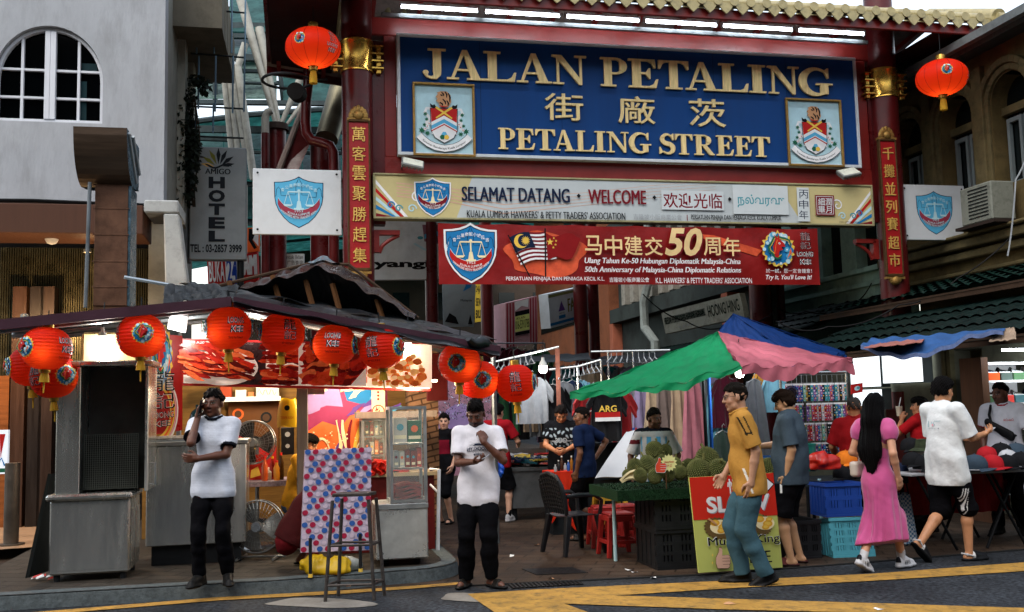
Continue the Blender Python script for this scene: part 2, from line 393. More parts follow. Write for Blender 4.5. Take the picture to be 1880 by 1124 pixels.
def hand(S,wr,d,n,side,curl=.5,sc=1.0,thumb=.5,spread=.12):
 "palm from the wrist along d; n points out of the palm; side +1 puts the thumb on the +x side (d x n)"
 d=_nrm(d);n=_nrm(n-d*(n@d));x=np.cross(d,n)*side
 L=.092*sc;S.cone(wr,wr+d*.03*sc,.024*sc,.026*sc,.012)
 for i in range(4):
  o=(1.5-i)*.0195*sc;base=wr+d*(L-.006*abs(i-1.2)*sc)+x*o
  S.cone(wr+d*.018*sc+x*o*.7,base,.0145*sc,.0118*sc,.010)
  ln=(.072,.080,.074,.058)[i]*sc;p=base;dd=_nrm(d+x*o*spread*20*.5);a=0
  for j,f in enumerate((.45,.31,.24)):
   a+=curl*(.75,1.0,.6)[j];q=p+(dd*math.cos(a)+n*math.sin(a))*ln*f;S.cone(p,q,(.0098,.0088,.008)[j]*sc,(.0088,.008,.0068)[j]*sc,.004);p=q
 b=wr+d*.028*sc+x*.026*sc;t1=b+(d*.55+x*.75+n*(.15+.5*thumb))*.036*sc;t2=t1+_nrm(d*.9+x*(.35-.6*thumb)+n*(.3+.5*thumb))*.032*sc;t3=t2+_nrm(d*1.0+x*(-.1-.5*thumb)+n*.4)*.024*sc
 S.cone(wr+d*.02*sc+x*.012*sc,b,.017*sc,.015*sc,.01);S.cone(b,t1,.0145*sc,.0115*sc,.008);S.cone(t1,t2,.0112*sc,.0098*sc,.004);S.cone(t2,t3,.0098*sc,.0078*sc,.004)
SKIN={'dark':'#553223','brown':'#6b412c','tan':'#a06a48','light':'#b98e76','pale':'#dab39a'}
class Person:
 def __init__(s,label,base,rz,H,skin='brown',hair='#0d0a09',h=.008,girth=1.0,belly=0,group=None,lean=0.0,lean_side=0.0,hipz=None,head=(0,0,0),twist=0.0,sh=0.0,hipoff=(0,0),sex='m'):
  s.base=Vector(base);s.rz=rz;s.H=H;s.k=k=H/1.72;s.h=h;s.g=girth;s.belly=belly
  s.root=thing('person',label,'person',base,group)
  c,si=math.cos(rz),math.sin(rz);s.R=np.array([[c,-si,0],[si,c,0],[0,0,1]])
  s.skin=lin(SKIN.get(skin,skin));s.haircol=lin(hair);s.f=sex=='f'
  hz=(.90*k if hipz is None else hipz);s.pel=A(hipoff[0],hipoff[1],hz)
  ax=A(math.sin(lean_side),math.sin(lean)*math.cos(lean_side),math.cos(lean)*math.cos(lean_side));s.axis=ax
  s.tw=rotm(twist);right=s.tw@A(1,0,0);right=_nrm(right-ax*(right@ax)*.9);s.rt=right;s.fw=_nrm(np.cross(ax,right)*1.0)
  s.chest=s.pel+ax*.36*k;s.nb=s.pel+ax*.545*k
  shw=(.178 if not s.f else .152)*k*(.86+.14*girth)
  s.shoR=s.pel+ax*.50*k+right*shw;s.shoL=s.pel+ax*.50*k-right*shw
  s.hipR=s.pel+A(.088*k*(.8+.2*girth),0,-.02);s.hipL=s.pel+A(-.088*k*(.8+.2*girth),0,-.02)
  s.Rh=rotm(head[0],head[1],head[2]);up=s.Rh@A(0,0,1);s.hc=s.nb+ax*.045*k+_nrm(ax+up)*.092*k+s.Rh@A(0,.018,0)*k
  s.ua,s.fa,s.th,s.sn=.285*k,.25*k,.42*k,.41*k
  s.arms={};s.legs={};s.feet={}
 def arm(s,side,wrist,pole=None,hdir=None,hn=None,curl=.5,thumb=.4,rel='sh'):
  "wrist given from the shoulder (rel='sh') or from the ground point (rel='abs'), in metres at 1.72 m"
  a=s.shoR if side=='R' else s.shoL;sx=1 if side=='R' else-1
  t=(a+A(*wrist)*s.k)if rel=='sh' else A(*wrist)
  el,wr=ik(a,t,s.ua,s.fa,pole if pole is not None else A(sx*.5,-1,-.2));d=_nrm(wr-el)
  s.arms[side]=(a,el,wr,A(*hdir)if hdir is not None else d,A(*hn)if hn is not None else A(-sx,.2,0),curl,thumb)
 def leg(s,side,ankle,pole=(0,1,0),toe=(0,1,0),up=None):
  a=s.hipR if side=='R' else s.hipL;kn,an=ik(a,A(*ankle),s.th,s.sn,A(*pole));s.legs[side]=(a,kn,an);s.feet[side]=(_nrm(A(*toe)),_nrm(A(*(up or(0,0,1)))))
 def stand(s,wide=.1,toeout=.2):
  for sd,sx in(('R',1),('L',-1)):s.leg(sd,(sx*wide*s.k,0.0,.085*s.k),toe=(sx*toeout,1,0))
 def emit(s,name,S,material,color,h=None,parent=None,loose=False):
  V,F=S.mesh(h or s.h);C=color(V)if callable(color)else np.tile(np.array(lin(color)),(len(V),1))
  Wd=V@s.R.T+np.array(s.base)
  o=link_mesh(name,Wd,F,material,s.root if not loose else None,True,colors=C,base=None if not loose else tuple(Wd.mean(0)))
  return o
    # ---- skin
 def body(s,feet=True,beard=0,brow='#0c0908',glasses=False,fem=False):
  k=s.k;S=SDF();ax,rt,fw=s.axis,s.rt,s.fw;g=s.g
  S.cone(s.pel,s.pel+ax*.12*k,.125*k*g,.12*k*g,.03,.78,fw);S.cone(s.pel+ax*.12*k,s.chest,.12*k*g,.138*k*g,.05,.74,fw);S.cone(s.chest,s.pel+ax*.47*k,.14*k*g,.10*k*g,.05,.66,fw)
  S.cone(s.shoR-rt*.03*k,s.shoL+rt*.03*k,.055*k,.055*k,.04);S.cone(s.nb-ax*.05*k,s.hc-s.Rh@A(0,.025,.055)*k,.058*k,.053*k,.035)
  for sd,(a,el,wr,d,n,cu,th)in s.arms.items():
   S.cone(a,el,.047*k*(.7+.3*g),.037*k*(.8+.2*g),.025);S.cone(el,el+(wr-el)*.35,.038*k*(.8+.2*g),.037*k*(.8+.2*g),.012);S.cone(el+(wr-el)*.35,wr,.037*k*(.8+.2*g),.025*k,.012)
   hand(S,wr,d,n,1 if sd=='R' else-1,cu,k*1.02,th)
  for sd,(a,kn,an)in s.legs.items():
   S.cone(a,kn,.078*k*(.7+.3*g),.05*k,.02);m=kn+(an-kn)*.3-s.R.T@s.R@A(0,.012,0)*k;S.cone(kn,m,.049*k,.053*k*(.7+.3*g),.02);S.cone(m,an,.052*k*(.7+.3*g),.034*k,.02)
   t,u=s.feet[sd]
   if feet:S.cone(an-u*.045*k-t*.03*k,an-u*.05*k+t*.13*k,.033*k,.026*k,.03);S.cone(an-u*.05*k+t*.13*k,an-u*.06*k+t*.165*k,.028*k,.017*k,.02)
  c,R=s.hc,s.Rh;H=lambda x,y,z:c+R@A(x,y,z)*k
  S.ell(H(0,-.014,.030),A(.075,.094,.086)*k,R,.01);S.ell(H(0,.020,-.034),A(.061,.070,.086)*k,R,.03)
  S.cone(H(-.04,.03,-.075),H(.04,.03,-.075),.024*k,.024*k,.03);S.ell(H(0,.066,-.101),A(.024,.02,.017)*k,R,.025)
  for x in(-1,1):
   S.ell(H(x*.041,.055,-.030),A(.026,.024,.024)*k,R,.02);S.ell(H(x*.032,.098,.004),A(.019,.016,.013)*k,R,.012,True);S.ell(H(x*.032,.0755,.003),A(.013,.013,.0115)*k,R,.004)
   S.ell(H(x*.080,-.006,-.006),A(.010,.021,.032)*k,R@rotm(-x*.35),.008);S.ell(H(x*.0125,.093,-.033),A(.009,.011,.008)*k,R,.008)
  S.cone(H(-.036,.080,.024),H(.036,.080,.024),.011*k,.011*k,.016);S.cone(H(0,.088,.012),H(0,.107,-.028),.0085*k,.0125*k,.012)
  S.ell(H(0,.086,-.061),A(.022,.011,.006)*k,R,.006);S.ell(H(0,.084,-.0725),A(.019,.011,.007)*k,R,.006);S.box(H(0,.1,-.0665),A(.021,.010,.0012)*k,R,.001,.003,True)
  sk=np.array(s.skin);br=np.array(lin(brow));lip=sk*np.array([.85,.55,.55]);
  def color(V):
   C=np.tile(sk,(len(V),1));q=(V-c)@R/k
   flush=np.exp(-(((np.abs(q[:,0])-.04)/.03)**2+((q[:,2]+.03)/.03)**2))*(q[:,1]>.03);C*=(1+flush[:,None]*np.array([.10,-.04,-.06]))
   fr=q[:,1]>.055
   def put(m,col,a=1.0):C[m]=C[m]*(1-a)+np.array(col)*a
   if beard:
    m=(q[:,1]>-.005)&(q[:,2]<-.045)&(q[:,2]>-.14)&(np.linalg.norm(q,axis=1)<.15);put(m,br,beard)
    m=fr&(np.abs(q[:,0])<.026)&(np.abs(q[:,2]+.051)<.008);put(m,br,beard)
   put(fr&(np.abs(q[:,0])<.021)&(q[:,2]<-.055)&(q[:,2]>-.080),lip,.8)
   put(fr&(np.abs(q[:,0])<.02)&(np.abs(q[:,2]+.0665)<.0022),lip*.35)
   e=np.abs(np.abs(q[:,0])-.032);ze=q[:,2]-.003
   put(fr&(e<.0115)&(np.abs(ze)<.0045),(.30,.33,.30));put(fr&(e<.006)&(np.abs(ze)<.006),(.015,.01,.008));put(fr&(e<.017)&(np.abs(ze-.008)<.003),br)
   bz=q[:,2]-.029+.25*np.abs(np.abs(q[:,0])-.034);put(fr&(np.abs(np.abs(q[:,0])-.034)<.022)&(np.abs(bz)<.0055),br,.9)
   return C
  m=mat('skin','#ffffff',.48,attr='col',var=.08,scale=18,bump=.12,bscale=140);m.node_tree.nodes['Principled BSDF'].inputs['Subsurface Weight'].default_value=.0
  return s.emit('body',S,m,color)
 def hair(s,style='short',top=.016,side=.006,col=None,seed=1):
  k=s.k;c,R=s.hc,s.Rh;H=lambda x,y,z:c+R@A(x,y,z)*k;S=SDF()
  S.ell(H(0,-.014,.030),A(.075+side,.094+side,.086+side)*k,R,.01);S.ell(H(0,.0,.052),A(.072+side*.6,.09,.068+top)*k,R,.02)
  if style=='quiff':S.ell(H(0,.045,.105),A(.062,.045,.032)*k,R,.03);S.ell(H(0,-.01,.112),A(.06,.06,.03)*k,R,.03)
  if style=='curly':
   r=np.random.RandomState(seed)
   for i in range(46):
    t,p=r.rand()*6.28,r.rand()*1.45;d=A(math.cos(t)*math.cos(p),math.sin(t)*math.cos(p),math.sin(p));S.ell(H(*(A(0,-.012,.03)+d*A(.08,.098,.092))),A(.02,.02,.02)*k,R,.008)
  if style=='mop':S.ell(H(0,.03,.07),A(.078,.075,.052)*k,R,.02);S.ell(H(0,-.02,.0),A(.088,.095,.07)*k,R,.02)
  if style=='long':S.ell(H(0,-.02,.0),A(.092,.1,.09)*k,R,.02)
  fr={'fade':.068,'quiff':.066,'bald':.09,'mop':.045,'long':.056}.get(style,.062);low={'mop':-.045,'long':-.2,'fade':-.02}.get(style,-.05)
  def carve(D,X,Y,Z):
   px,py,pz=X-c[0],Y-c[1],Z-c[2];q=[(px*R[0,i]+py*R[1,i]+pz*R[2,i])/k for i in range(3)]
   w=np.sin(q[0]*190+seed)*.004+np.sin(q[0]*77+2*seed)*.004
   t=np.clip((q[1]+.015)/.075,0,1);line=low+(fr-low)*t**.6+w;side_ear=np.where((np.abs(q[0])>.055)&(q[1]>.028),.05,-9);line=np.maximum(line,side_ear)
   D=np.maximum(D,(line-q[2])*k*.8);return D+(np.sin(q[0]*210+q[1]*150+seed)*np.sin(q[2]*170+q[1]*90)*.0055+np.sin(q[0]*95+q[2]*60)*.0035)*k*(D<.05)
  S.fun(carve)
  if style=='long':
   b=s.pel;yb=-.115*k
   S.cone(H(0,-.06,.01),H(0,-.085,-.13),.085*k,.098*k,.03,.7,R@A(0,1,0));S.cone(H(0,-.08,-.12),s.pel+A(0,yb,.26*k),.098*k,.12*k,.04,.42,A(0,1,0));S.cone(s.pel+A(0,yb,.26*k),s.pel+A(.012,yb-.01,.085*k),.12*k,.05*k,.04,.42,A(0,1,0))
   for x in(-1,1):S.cone(H(x*.075,-.02,.0),H(x*.085,-.03,-.17),.03*k,.035*k,.03)
   S.fun(lambda D,X,Y,Z:D+(np.sin(X*260)*.003+np.sin(X*120+Z*9)*.003)*(D<.05))
  m=mat('hair','#ffffff',.62,attr='col',var=.25,scale=30,bump=1.0,bscale=110,stretch=(5,5,.7));m.node_tree.nodes['Principled BSDF'].inputs['Specular IOR Level'].default_value=.06
  return s.emit('hair',S,m,col or '#%02x%02x%02x'%tuple(int(255*min(1,(x*12.92 if x<.0031 else 1.055*x**(1/2.4)-.055)))for x in s.haircol))
    # ---- clothes
 def shirt(s,color,hem=-.10,sleeve=.72,fit=.016,name='shirt',seed=1,loose=.012,collar=None,rough=.85,sl_fit=.02,open_neck=.0):
  k=s.k;S=SDF();ax,rt,fw=s.axis,s.rt,s.fw;g=s.g;f=fit
  lo=s.pel+ax*hem*k
  S.cone(lo-ax*.05,s.pel+ax*.12*k,.128*k*g+f+loose*.6,.124*k*g+f+loose,.03,.80,fw);S.cone(s.pel+ax*.12*k,s.chest,.124*k*g+f+loose*.8,.140*k*g+f,.05,.78,fw);S.cone(s.chest,s.pel+ax*.46*k,.140*k*g+f,.11*k*g+f,.05,.70,fw)
  for a,kn,an in s.legs.values():S.cone(a+ax*.06*k,a+(kn-a)*min(.5,max(.08,-hem*1.2)),.092*k*(.5+.5*g)+f,.086*k*(.5+.5*g)+f+loose*.5,.05)
  if s.belly:S.ell(s.pel+ax*.12*k+fw*.06*k,A(.12,.075+s.belly,.15)*k*g,None,.06)
  S.cone(s.shoR-rt*.035*k,s.shoL+rt*.035*k,.058*k+f*.6,.058*k+f*.6,.045);S.cone(s.pel+ax*.49*k,s.nb+ax*.01*k,.085*k,.066*k,.04,.9,fw)
  for sd,(a,el,wr,*_r)in s.arms.items():
   if sleeve<=1:e=a+(el-a)*sleeve;d=_nrm(el-a);S.cone(a,e+d*.03,.055*k+f*.7,.052*k*(.8+.2*g)+sl_fit,.03,clip=(e,d))
   else:e=el+(wr-el)*(sleeve-1);d=_nrm(wr-el);S.cone(a,el,.055*k+f*.6,.045*k+f,.03);S.cone(el,e+d*.02,.045*k+f,.036*k+f,.02,clip=(e,d))
  S.warp(seed,20,.008*k);S.warp(seed+50,48,.0045*k)
  def drape(D,X,Y,Z):
   t=np.clip((s.pel[2]+.30*k-Z)/(.35*k),0,1);return D+t*.004*np.sin(np.arctan2(Y-s.pel[1],X-s.pel[0])*9+Z*7+seed)*(np.abs(D)<.05)
  S.fun(drape);S.cut(lo,-ax);s.hem=lo
  n0=s.nb+ax*.035*k;S.ell(n0+fw*.018*k+ax*.012*k,A(.060,.064+open_neck,.034+open_neck*1.2)*k,None,.012,True)
  m=mat('cloth','#ffffff',rough,attr='col',var=.10,scale=9,bump=.55,bscale=26);m.node_tree.nodes['Principled BSDF'].inputs['Specular IOR Level'].default_value=.04
  base=color if callable(color)else None;cc=None if base else np.array(lin(color));
  def col(V):
   q=(V-s.pel);L=np.stack([q@rt,q@fw,q@ax],1)/k
   return base(L,V)if base else np.tile(cc,(len(V),1))
  o=s.emit(name,S,m,col)
  if collar:
   T=SDF();pts=[s.nb+ax*(.012+.020*(1-math.cos(t))*.5-.012*(math.cos(t)>.8))*k+(rt*math.sin(t)*.074+fw*(math.cos(t)*.074+.012))*k for t in np.linspace(0,2*math.pi,15)]
   for a,b in zip(pts[:-1],pts[1:]):T.cone(a,b,.0105*k,.0105*k,.008)
   s.emit('collar',T,m,collar)
  return o
 def trousers(s,color,length=1.0,fit=.016,name='trousers',seed=3,flare=.0,rough=.85,waist=.10,side=None):
  "length 1 covers to the ankle; below 0.55 these are shorts"
  k=s.k;S=SDF();g=s.g;ax=s.axis
  S.cone(s.pel+A(0,0,-.02),s.pel+ax*waist*k,.128*k*g+fit*.7,.122*k*g+fit*.6,.03,.80,s.fw)
  for sd,(a,kn,an)in s.legs.items():
   l1=np.linalg.norm(kn-a);lt=length*(l1+np.linalg.norm(an-kn));d=_nrm(kn-a)
   if lt<=l1*1.02:
    e=a+d*lt;S.cone(a+A(0,-.015*k,.0),a+d*l1*.4,.088*k*(.5+.5*g)+fit*.6,.078*k*(.6+.4*g)+fit,.03);S.cone(a+d*l1*.4,e+d*.03,.078*k*(.6+.4*g)+fit,.08*k*(.6+.4*g)+fit+flare,.03,clip=(e,d))
   else:
    S.cone(a+A(0,-.015*k,.0),a+(kn-a)*.55,.088*k*(.5+.5*g)+fit*.6,.076*k*(.6+.4*g)+fit,.03)
    d=_nrm(an-kn);e=kn+(an-kn)*min((lt-l1)/np.linalg.norm(an-kn),1.06)
    S.cone(a+(kn-a)*.5,kn,.074*k*(.6+.4*g)+fit,.058*k+fit,.03);S.cone(kn,kn+(e-kn)*.4,.057*k+fit,.056*k+fit+flare*.3,.02);S.cone(kn+(e-kn)*.4,e+d*.03,.056*k+fit+flare*.3,.046*k+fit+flare,.02,clip=(e,d))
  S.warp(seed,22,.012*k);S.warp(seed+9,50,.007*k)
  if hasattr(s,'hem'):S.cut(s.hem+ax*.035*k,ax)
  m=mat('cloth','#ffffff',rough);cc=None if callable(color)else np.array(lin(color))
  return s.emit(name,S,m,color if callable(color)else(lambda V:np.tile(cc,(len(V),1))))
 def shoes(s,style='shoe',upper='#121212',sole='#0e0e0e',accent=None,socks=None,name='shoe'):
  k=s.k
  for sd,(a,kn,an)in s.legs.items():
   t,u=s.feet[sd];r=np.cross(t,u);S=SDF();b=an-u*.085*k;R=np.stack([r,t,u],1)
   P=lambda x,y,z:b+R@A(x,y,z)*k
   S.cone(P(0,-.045,.018),P(0,.08,.016),.038*k,.044*k,.02,.45,u);S.cone(P(0,.08,.016),P(0,.175,.018),.046*k,.036*k,.02,.45,u)
   if style=='shoe':
    S.cone(P(0,-.03,.055),P(0,.03,.075),.036*k,.038*k,.03);S.cone(P(0,.03,.07),P(0,.15,.04),.040*k,.032*k,.03);S.cone(P(0,-.05,.03),P(0,-.045,.085),.026*k,.028*k,.02)
   elif style=='clog':
    S.cone(P(0,.05,.055),P(0,.16,.035),.045*k,.038*k,.03);S.cone(P(-.036,.03,.05),P(-.036,-.05,.07),.008*k,.008*k,.01);S.cone(P(.036,.03,.05),P(.036,-.05,.07),.008*k,.008*k,.01);S.cone(P(-.036,-.05,.07),P(.036,-.05,.07),.009*k,.009*k,.01)
   elif style=='slide':
    for y in(.055,.085,.11):S.cone(P(-.042,y,.025),P(0,y,.068),.012*k,.013*k,.02);S.cone(P(.042,y,.025),P(0,y,.068),.012*k,.013*k,.02)
   S.cut(b,-u)
   uc,so,ac=np.array(lin(upper)),np.array(lin(sole)),np.array(lin(accent or upper))
   def col(V):
    q=(V-b)@R/k;C=np.tile(uc,(len(V),1));C[q[:,2]<.026]=so
    if accent and style=='shoe':
     st=(np.abs(q[:,0])>.018)&(q[:,2]>.03)&(q[:,2]<.075)&(q[:,1]>-.005)&(q[:,1]<.085)&(((q[:,1]+q[:,2]*.5)*k%(.024*k))<.011*k);C[st]=ac;C[(q[:,1]<-.055)&(q[:,2]>.055)]=ac
    if accent and style=='clog':C[(q[:,1]<.035)&(q[:,2]>.034)]=ac
    return C
   s.emit(name,S,mat('shoe_leather','#ffffff',.5,attr='col',var=.1,scale=20,bump=.15,bscale=90),col,.0065)
   if socks:
    T=SDF();T.cone(an-u*.02*k,an+_nrm(kn-an)*.10*k,.038*k,.042*k,.01);T.warp(5,90,.003);T.cut(an+_nrm(kn-an)*.09*k,_nrm(kn-an));s.emit('sock',T,mat('cloth','#ffffff',.85),socks)
 def world(s,p):return Vector(s.R@np.asarray(p,float))+s.base
 def glasses(s,col='#1a1a1a'):
  mb=MB();R=s.Rh;k=s.k;H=lambda x,y,z:s.world(s.hc+R@A(x,y,z)*k)
  for x in(-1,1):
   mb.tube([H(x*.034+.022*math.cos(t),.101-.006*abs(math.cos(t)),.004+.016*math.sin(t))for t in np.linspace(0,2*math.pi,13)[:-1]],.0022*k,6,closed=True);mb.tube([H(x*.056,.096,.008),H(x*.079,.05,.01),H(x*.083,-.005,.006)],.002*k,6)
  mb.tube([H(-.012,.103,.006),H(.012,.103,.006)],.002*k,6);return mb.build('glasses',mat('spectacle_frame',col,.35,var=0,bump=0),s.root)
def person_at(label,px,py,ptop,rz,gz=0.0,**kw):
 b=G(px,py,gz);t=W(px,ptop,b.y).z-gz;return Person(label,b,rz,t+.012,**kw)
def person_deep(label,px,d,ptop,rz,gz=0.0,H=None,**kw):
 p=W(px,ptop,d);return Person(label,(p.x,p.y,gz),rz,H or p.z-gz+.012,**kw)
# --- shared drawings: serif letters, shield, coat of arms, dragon roundel
def ribbon(pts,wd):
 n=len(pts);L=[];R=[]
 for i,p in enumerate(pts):
  a=pts[max(i-1,0)];b=pts[min(i+1,n-1)];dx,dz=b[0]-a[0],b[1]-a[1];l=math.hypot(dx,dz)or 1
  ww=np.interp(i/(n-1),np.linspace(0,1,len(wd)),wd);L.append((p[0]-dz/l*ww/2,p[1]+dx/l*ww/2));R.append((p[0]+dz/l*ww/2,p[1]-dx/l*ww/2))
 return[[L[i],R[i],R[i+1],L[i+1]]for i in range(n-1)]
def arc(cx,cz,rx,rz,a0,a1,n=14):return[(cx+rx*math.cos(math.radians(a0+(a1-a0)*i/n)),cz+rz*math.sin(math.radians(a0+(a1-a0)*i/n)))for i in range(n+1)]
def rc(x0,z0,x1,z1):return[(x0,z0),(x1,z0),(x1,z1),(x0,z1)]
def bowl(top,bot):
 cz=(top+bot)/2;return ribbon([(.3,top)]+arc(.42,cz,.235,(top-bot)/2,90,-90)+[(.3,bot)],[.07,.07,.1,.19,.21,.19,.1,.07,.07])
SERIF={
 'I':[rc(.1,.04,.32,.96),rc(0,0,.42,.06),rc(0,.94,.42,1)],
 'L':[rc(.1,.04,.32,.96),rc(0,.94,.42,1),rc(0,0,.74,.065),[(.52,.03),(.76,0),(.80,.31),(.75,.31),(.68,.14)]],
 'T':[rc(.30,.04,.52,.96),rc(.18,0,.64,.06),rc(.02,.935,.80,1),[(.0,1),(.0,.70),(.05,.70),(.12,.88),(.25,.96)],[(.82,1),(.82,.70),(.77,.70),(.70,.88),(.57,.96)]],
 'E':[rc(.1,.04,.32,.96),rc(0,0,.70,.065),rc(0,.935,.68,1),rc(.3,.47,.5,.54),[(.43,.505),(.52,.32),(.56,.32),(.56,.69),(.52,.69)],[(.48,.03),(.70,0),(.76,.31),(.71,.31),(.64,.14)],[(.46,.97),(.68,1),(.70,.70),(.65,.70),(.6,.86)]],
 'P':[rc(.1,.04,.32,.96),rc(0,0,.44,.06),rc(0,.94,.34,1)]+bowl(.965,.455),
 'R':[rc(.1,.04,.32,.96),rc(0,0,.42,.06),rc(0,.94,.34,1),[(.34,.47),(.54,.49),(.86,.06),(.90,.06),(.90,0),(.68,0)]]+bowl(.965,.48),
 'A':[[(.42,1),(.55,1),(.90,.04),(.65,.04)],[(.42,1),(.49,.9),(.19,.04),(.11,.04)],rc(.22,.29,.7,.355),rc(0,0,.32,.06),rc(.54,0,1,.06)],
 'N':[rc(.13,.04,.20,.96),rc(.02,0,.33,.06),[(0,1),(.27,1),(.84,.12),(.84,0),(.76,0),(.13,.9),(.04,.94),(0,.94)],rc(.77,.1,.84,.96),rc(.64,.94,.97,1)],
 'G':ribbon(arc(.5,.5,.40,.465,48,300,22),[.06,.08,.16,.22,.22,.2,.12,.07])+[rc(.60,.06,.82,.42),rc(.48,.39,.95,.45),[(.70,.90),(.80,1),(.84,1),(.84,.64),(.80,.64),(.74,.80)],[(.6,.0),(.82,.1),(.82,.2),(.6,.08)]],
 'S':ribbon(arc(.36,.735,.22,.225,35,250,12)+arc(.37,.265,.25,.23,80,-145,13),[.06,.09,.15,.18,.2,.22,.22,.18,.15,.09,.06])+[[(.50,.92),(.60,1),(.64,1),(.64,.68),(.60,.68),(.55,.8)],[(.0,0),(.05,0),(.16,.08),(.10,.2),(.05,.33),(.0,.33)]],
 'J':[rc(.32,.22,.56,.96),rc(.18,.94,.70,1)]+ribbon([(.44,.26),(.44,.14),(.38,.05),(.27,.025),(.16,.06),(.12,.14)],[.24,.22,.16,.08,.07,.12])+[[(.11+.09*math.cos(i*.7854),.2+.075*math.sin(i*.7854))for i in range(8)]],
}
SERIFW={'I':.42,'L':.80,'T':.82,'E':.76,'P':.77,'R':.90,'A':1.0,'N':.97,'G':.95,'S':.66,'J':.72}
def serif(mb,ch,x0,z0,x1,z1,y,depth):
 for i,p in enumerate(SERIF[ch]):
  e=.0012*(i%7);q=[(x0+a/SERIFW[ch]*(x1-x0),z0+b*(z1-z0))for a,b in p];mb.prism(q,y-depth-e,y)
def paint(name,c,rough=.55):return mat('paint_'+name,c,rough,var=.1,scale=6,bump=0)
P_WHITE,P_BLACK,P_NAVY,P_RED,P_MAROON=paint('white','#d8dadb'),paint('black','#0f1012'),paint('navy','#101e38'),paint('red','#a81e1c'),paint('maroon','#6d1420')
P_BLUE,P_SKY,P_YELLOW,P_GOLD,P_GREEN=paint('blue','#1d6fa6'),paint('sky','#4f9fc4'),paint('yellow','#d8b34a'),paint('gold','#cfa65c'),paint('green','#1f5c43')
P_GREY,P_TEAL,P_ORANGE,P_PINK,P_PALE,P_CREAM=paint('grey','#8d9296'),paint('teal','#4a8d97'),paint('orange','#d9622a'),paint('pink','#cf9aa0'),paint('paleblue','#a9cbd4'),paint('cream','#e0d3a8')
P_LILAC,P_PURPLE,P_BROWN,P_LIME,P_TAN=paint('lilac','#9a83b5'),paint('purple','#5b3d86'),paint('brown','#4b3220'),paint('lime','#c9d27a'),paint('tan','#b98a63')
def shield(k,x0,z0,x1,z1,field,line,band,white,edge=None,words=True,scalecol=None):
 "shield of the hawkers' association: skyline, scales, red band with words"
 w,h=x1-x0,z1-z0;X=lambda u:x0+u*w;Z=lambda v:z0+v*h;sc=scalecol or white
 out=[(.5,1),(.42,.955),(.30,.915),(.15,.89),(.0,.885)]+[(.005,.6),(.03,.46),(.09,.33),(.18,.21),(.3,.1),(.5,0)];full=out+[(1-u,v)for u,v in out[-2:0:-1]]
 q=lambda L,e=0:[(X(.5+(u-.5)*(1+e)),Z(.47+(v-.47)*(1+e)))for u,v in L]
 if edge:k.poly(q(full,.08),edge)
 k.poly(q(full),line);k.poly(q(full,-.035),field)
 up=arc(.5,.62,.47,.40,192,348,16);lo=arc(.5,.58,.40,.28,345,195,16);up=[(u,v-.0)for u,v in up]
 band_in=[(u,v)for u,v in arc(.5,.75,.46,.40,205,335,16)];band_out=[(u,v)for u,v in arc(.5,.60,.455,.42,340,200,16)]
 k.poly(q(band_in+band_out),band);k.stroke(q(band_in),.008*w,white)
 sky=[(.02,.60),(.04,.62),(.05,.74),(.09,.79),(.13,.74),(.14,.62),(.30,.62),(.30,.64),(.44,.64),(.44,.86),(.47,.90),(.5,.985),(.53,.90),(.56,.86),(.56,.64),(.70,.64),(.70,.60),(.85,.60),(.86,.74),(.91,.79),(.95,.74),(.96,.62),(.98,.60)]
 k.stroke(q(sky),.010*w,line)
 k.rect(X(.485),Z(.38),X(.515),Z(.72),sc);k.poly([(X(.44),Z(.37)),(X(.56),Z(.37)),(X(.53),Z(.52)),(X(.47),Z(.52))],sc);k.rect(X(.40),Z(.35),X(.60),Z(.385),sc);k.rect(X(.28),Z(.685),X(.72),Z(.71),sc);k.disc(X(.5),Z(.72),.03*w,sc,10)
 for c in(.28,.72):
  k.stroke([(X(c),Z(.70)),(X(c-.08),Z(.45))],.012*w,sc);k.stroke([(X(c),Z(.70)),(X(c+.08),Z(.45))],.012*w,sc);k.poly([(X(c-.1),Z(.455)),(X(c+.1),Z(.455)),(X(c+.06),Z(.415)),(X(c-.06),Z(.415))],sc)
 if words:
  for i,ch in enumerate('會公業商販小坡隆吉'):
   u=.13+.74*(i+.1)/9;d=-.10*(((i-4)/4.)**2);k.text(ch,X(u),Z(.80+d),X(u+.075),Z(.87+d),white,.01)
  k.text('1953',X(.42),Z(.30),X(.58),Z(.345),white)
  k.text('KUALA LUMPUR',X(.28),Z(.235),X(.72),Z(.275),white,.02,arc=.045*h);k.text("HAWKERS' PETTY TRADERS' ASSN.",X(.14),Z(.168),X(.86),Z(.215),white,.02,arc=.15*h)
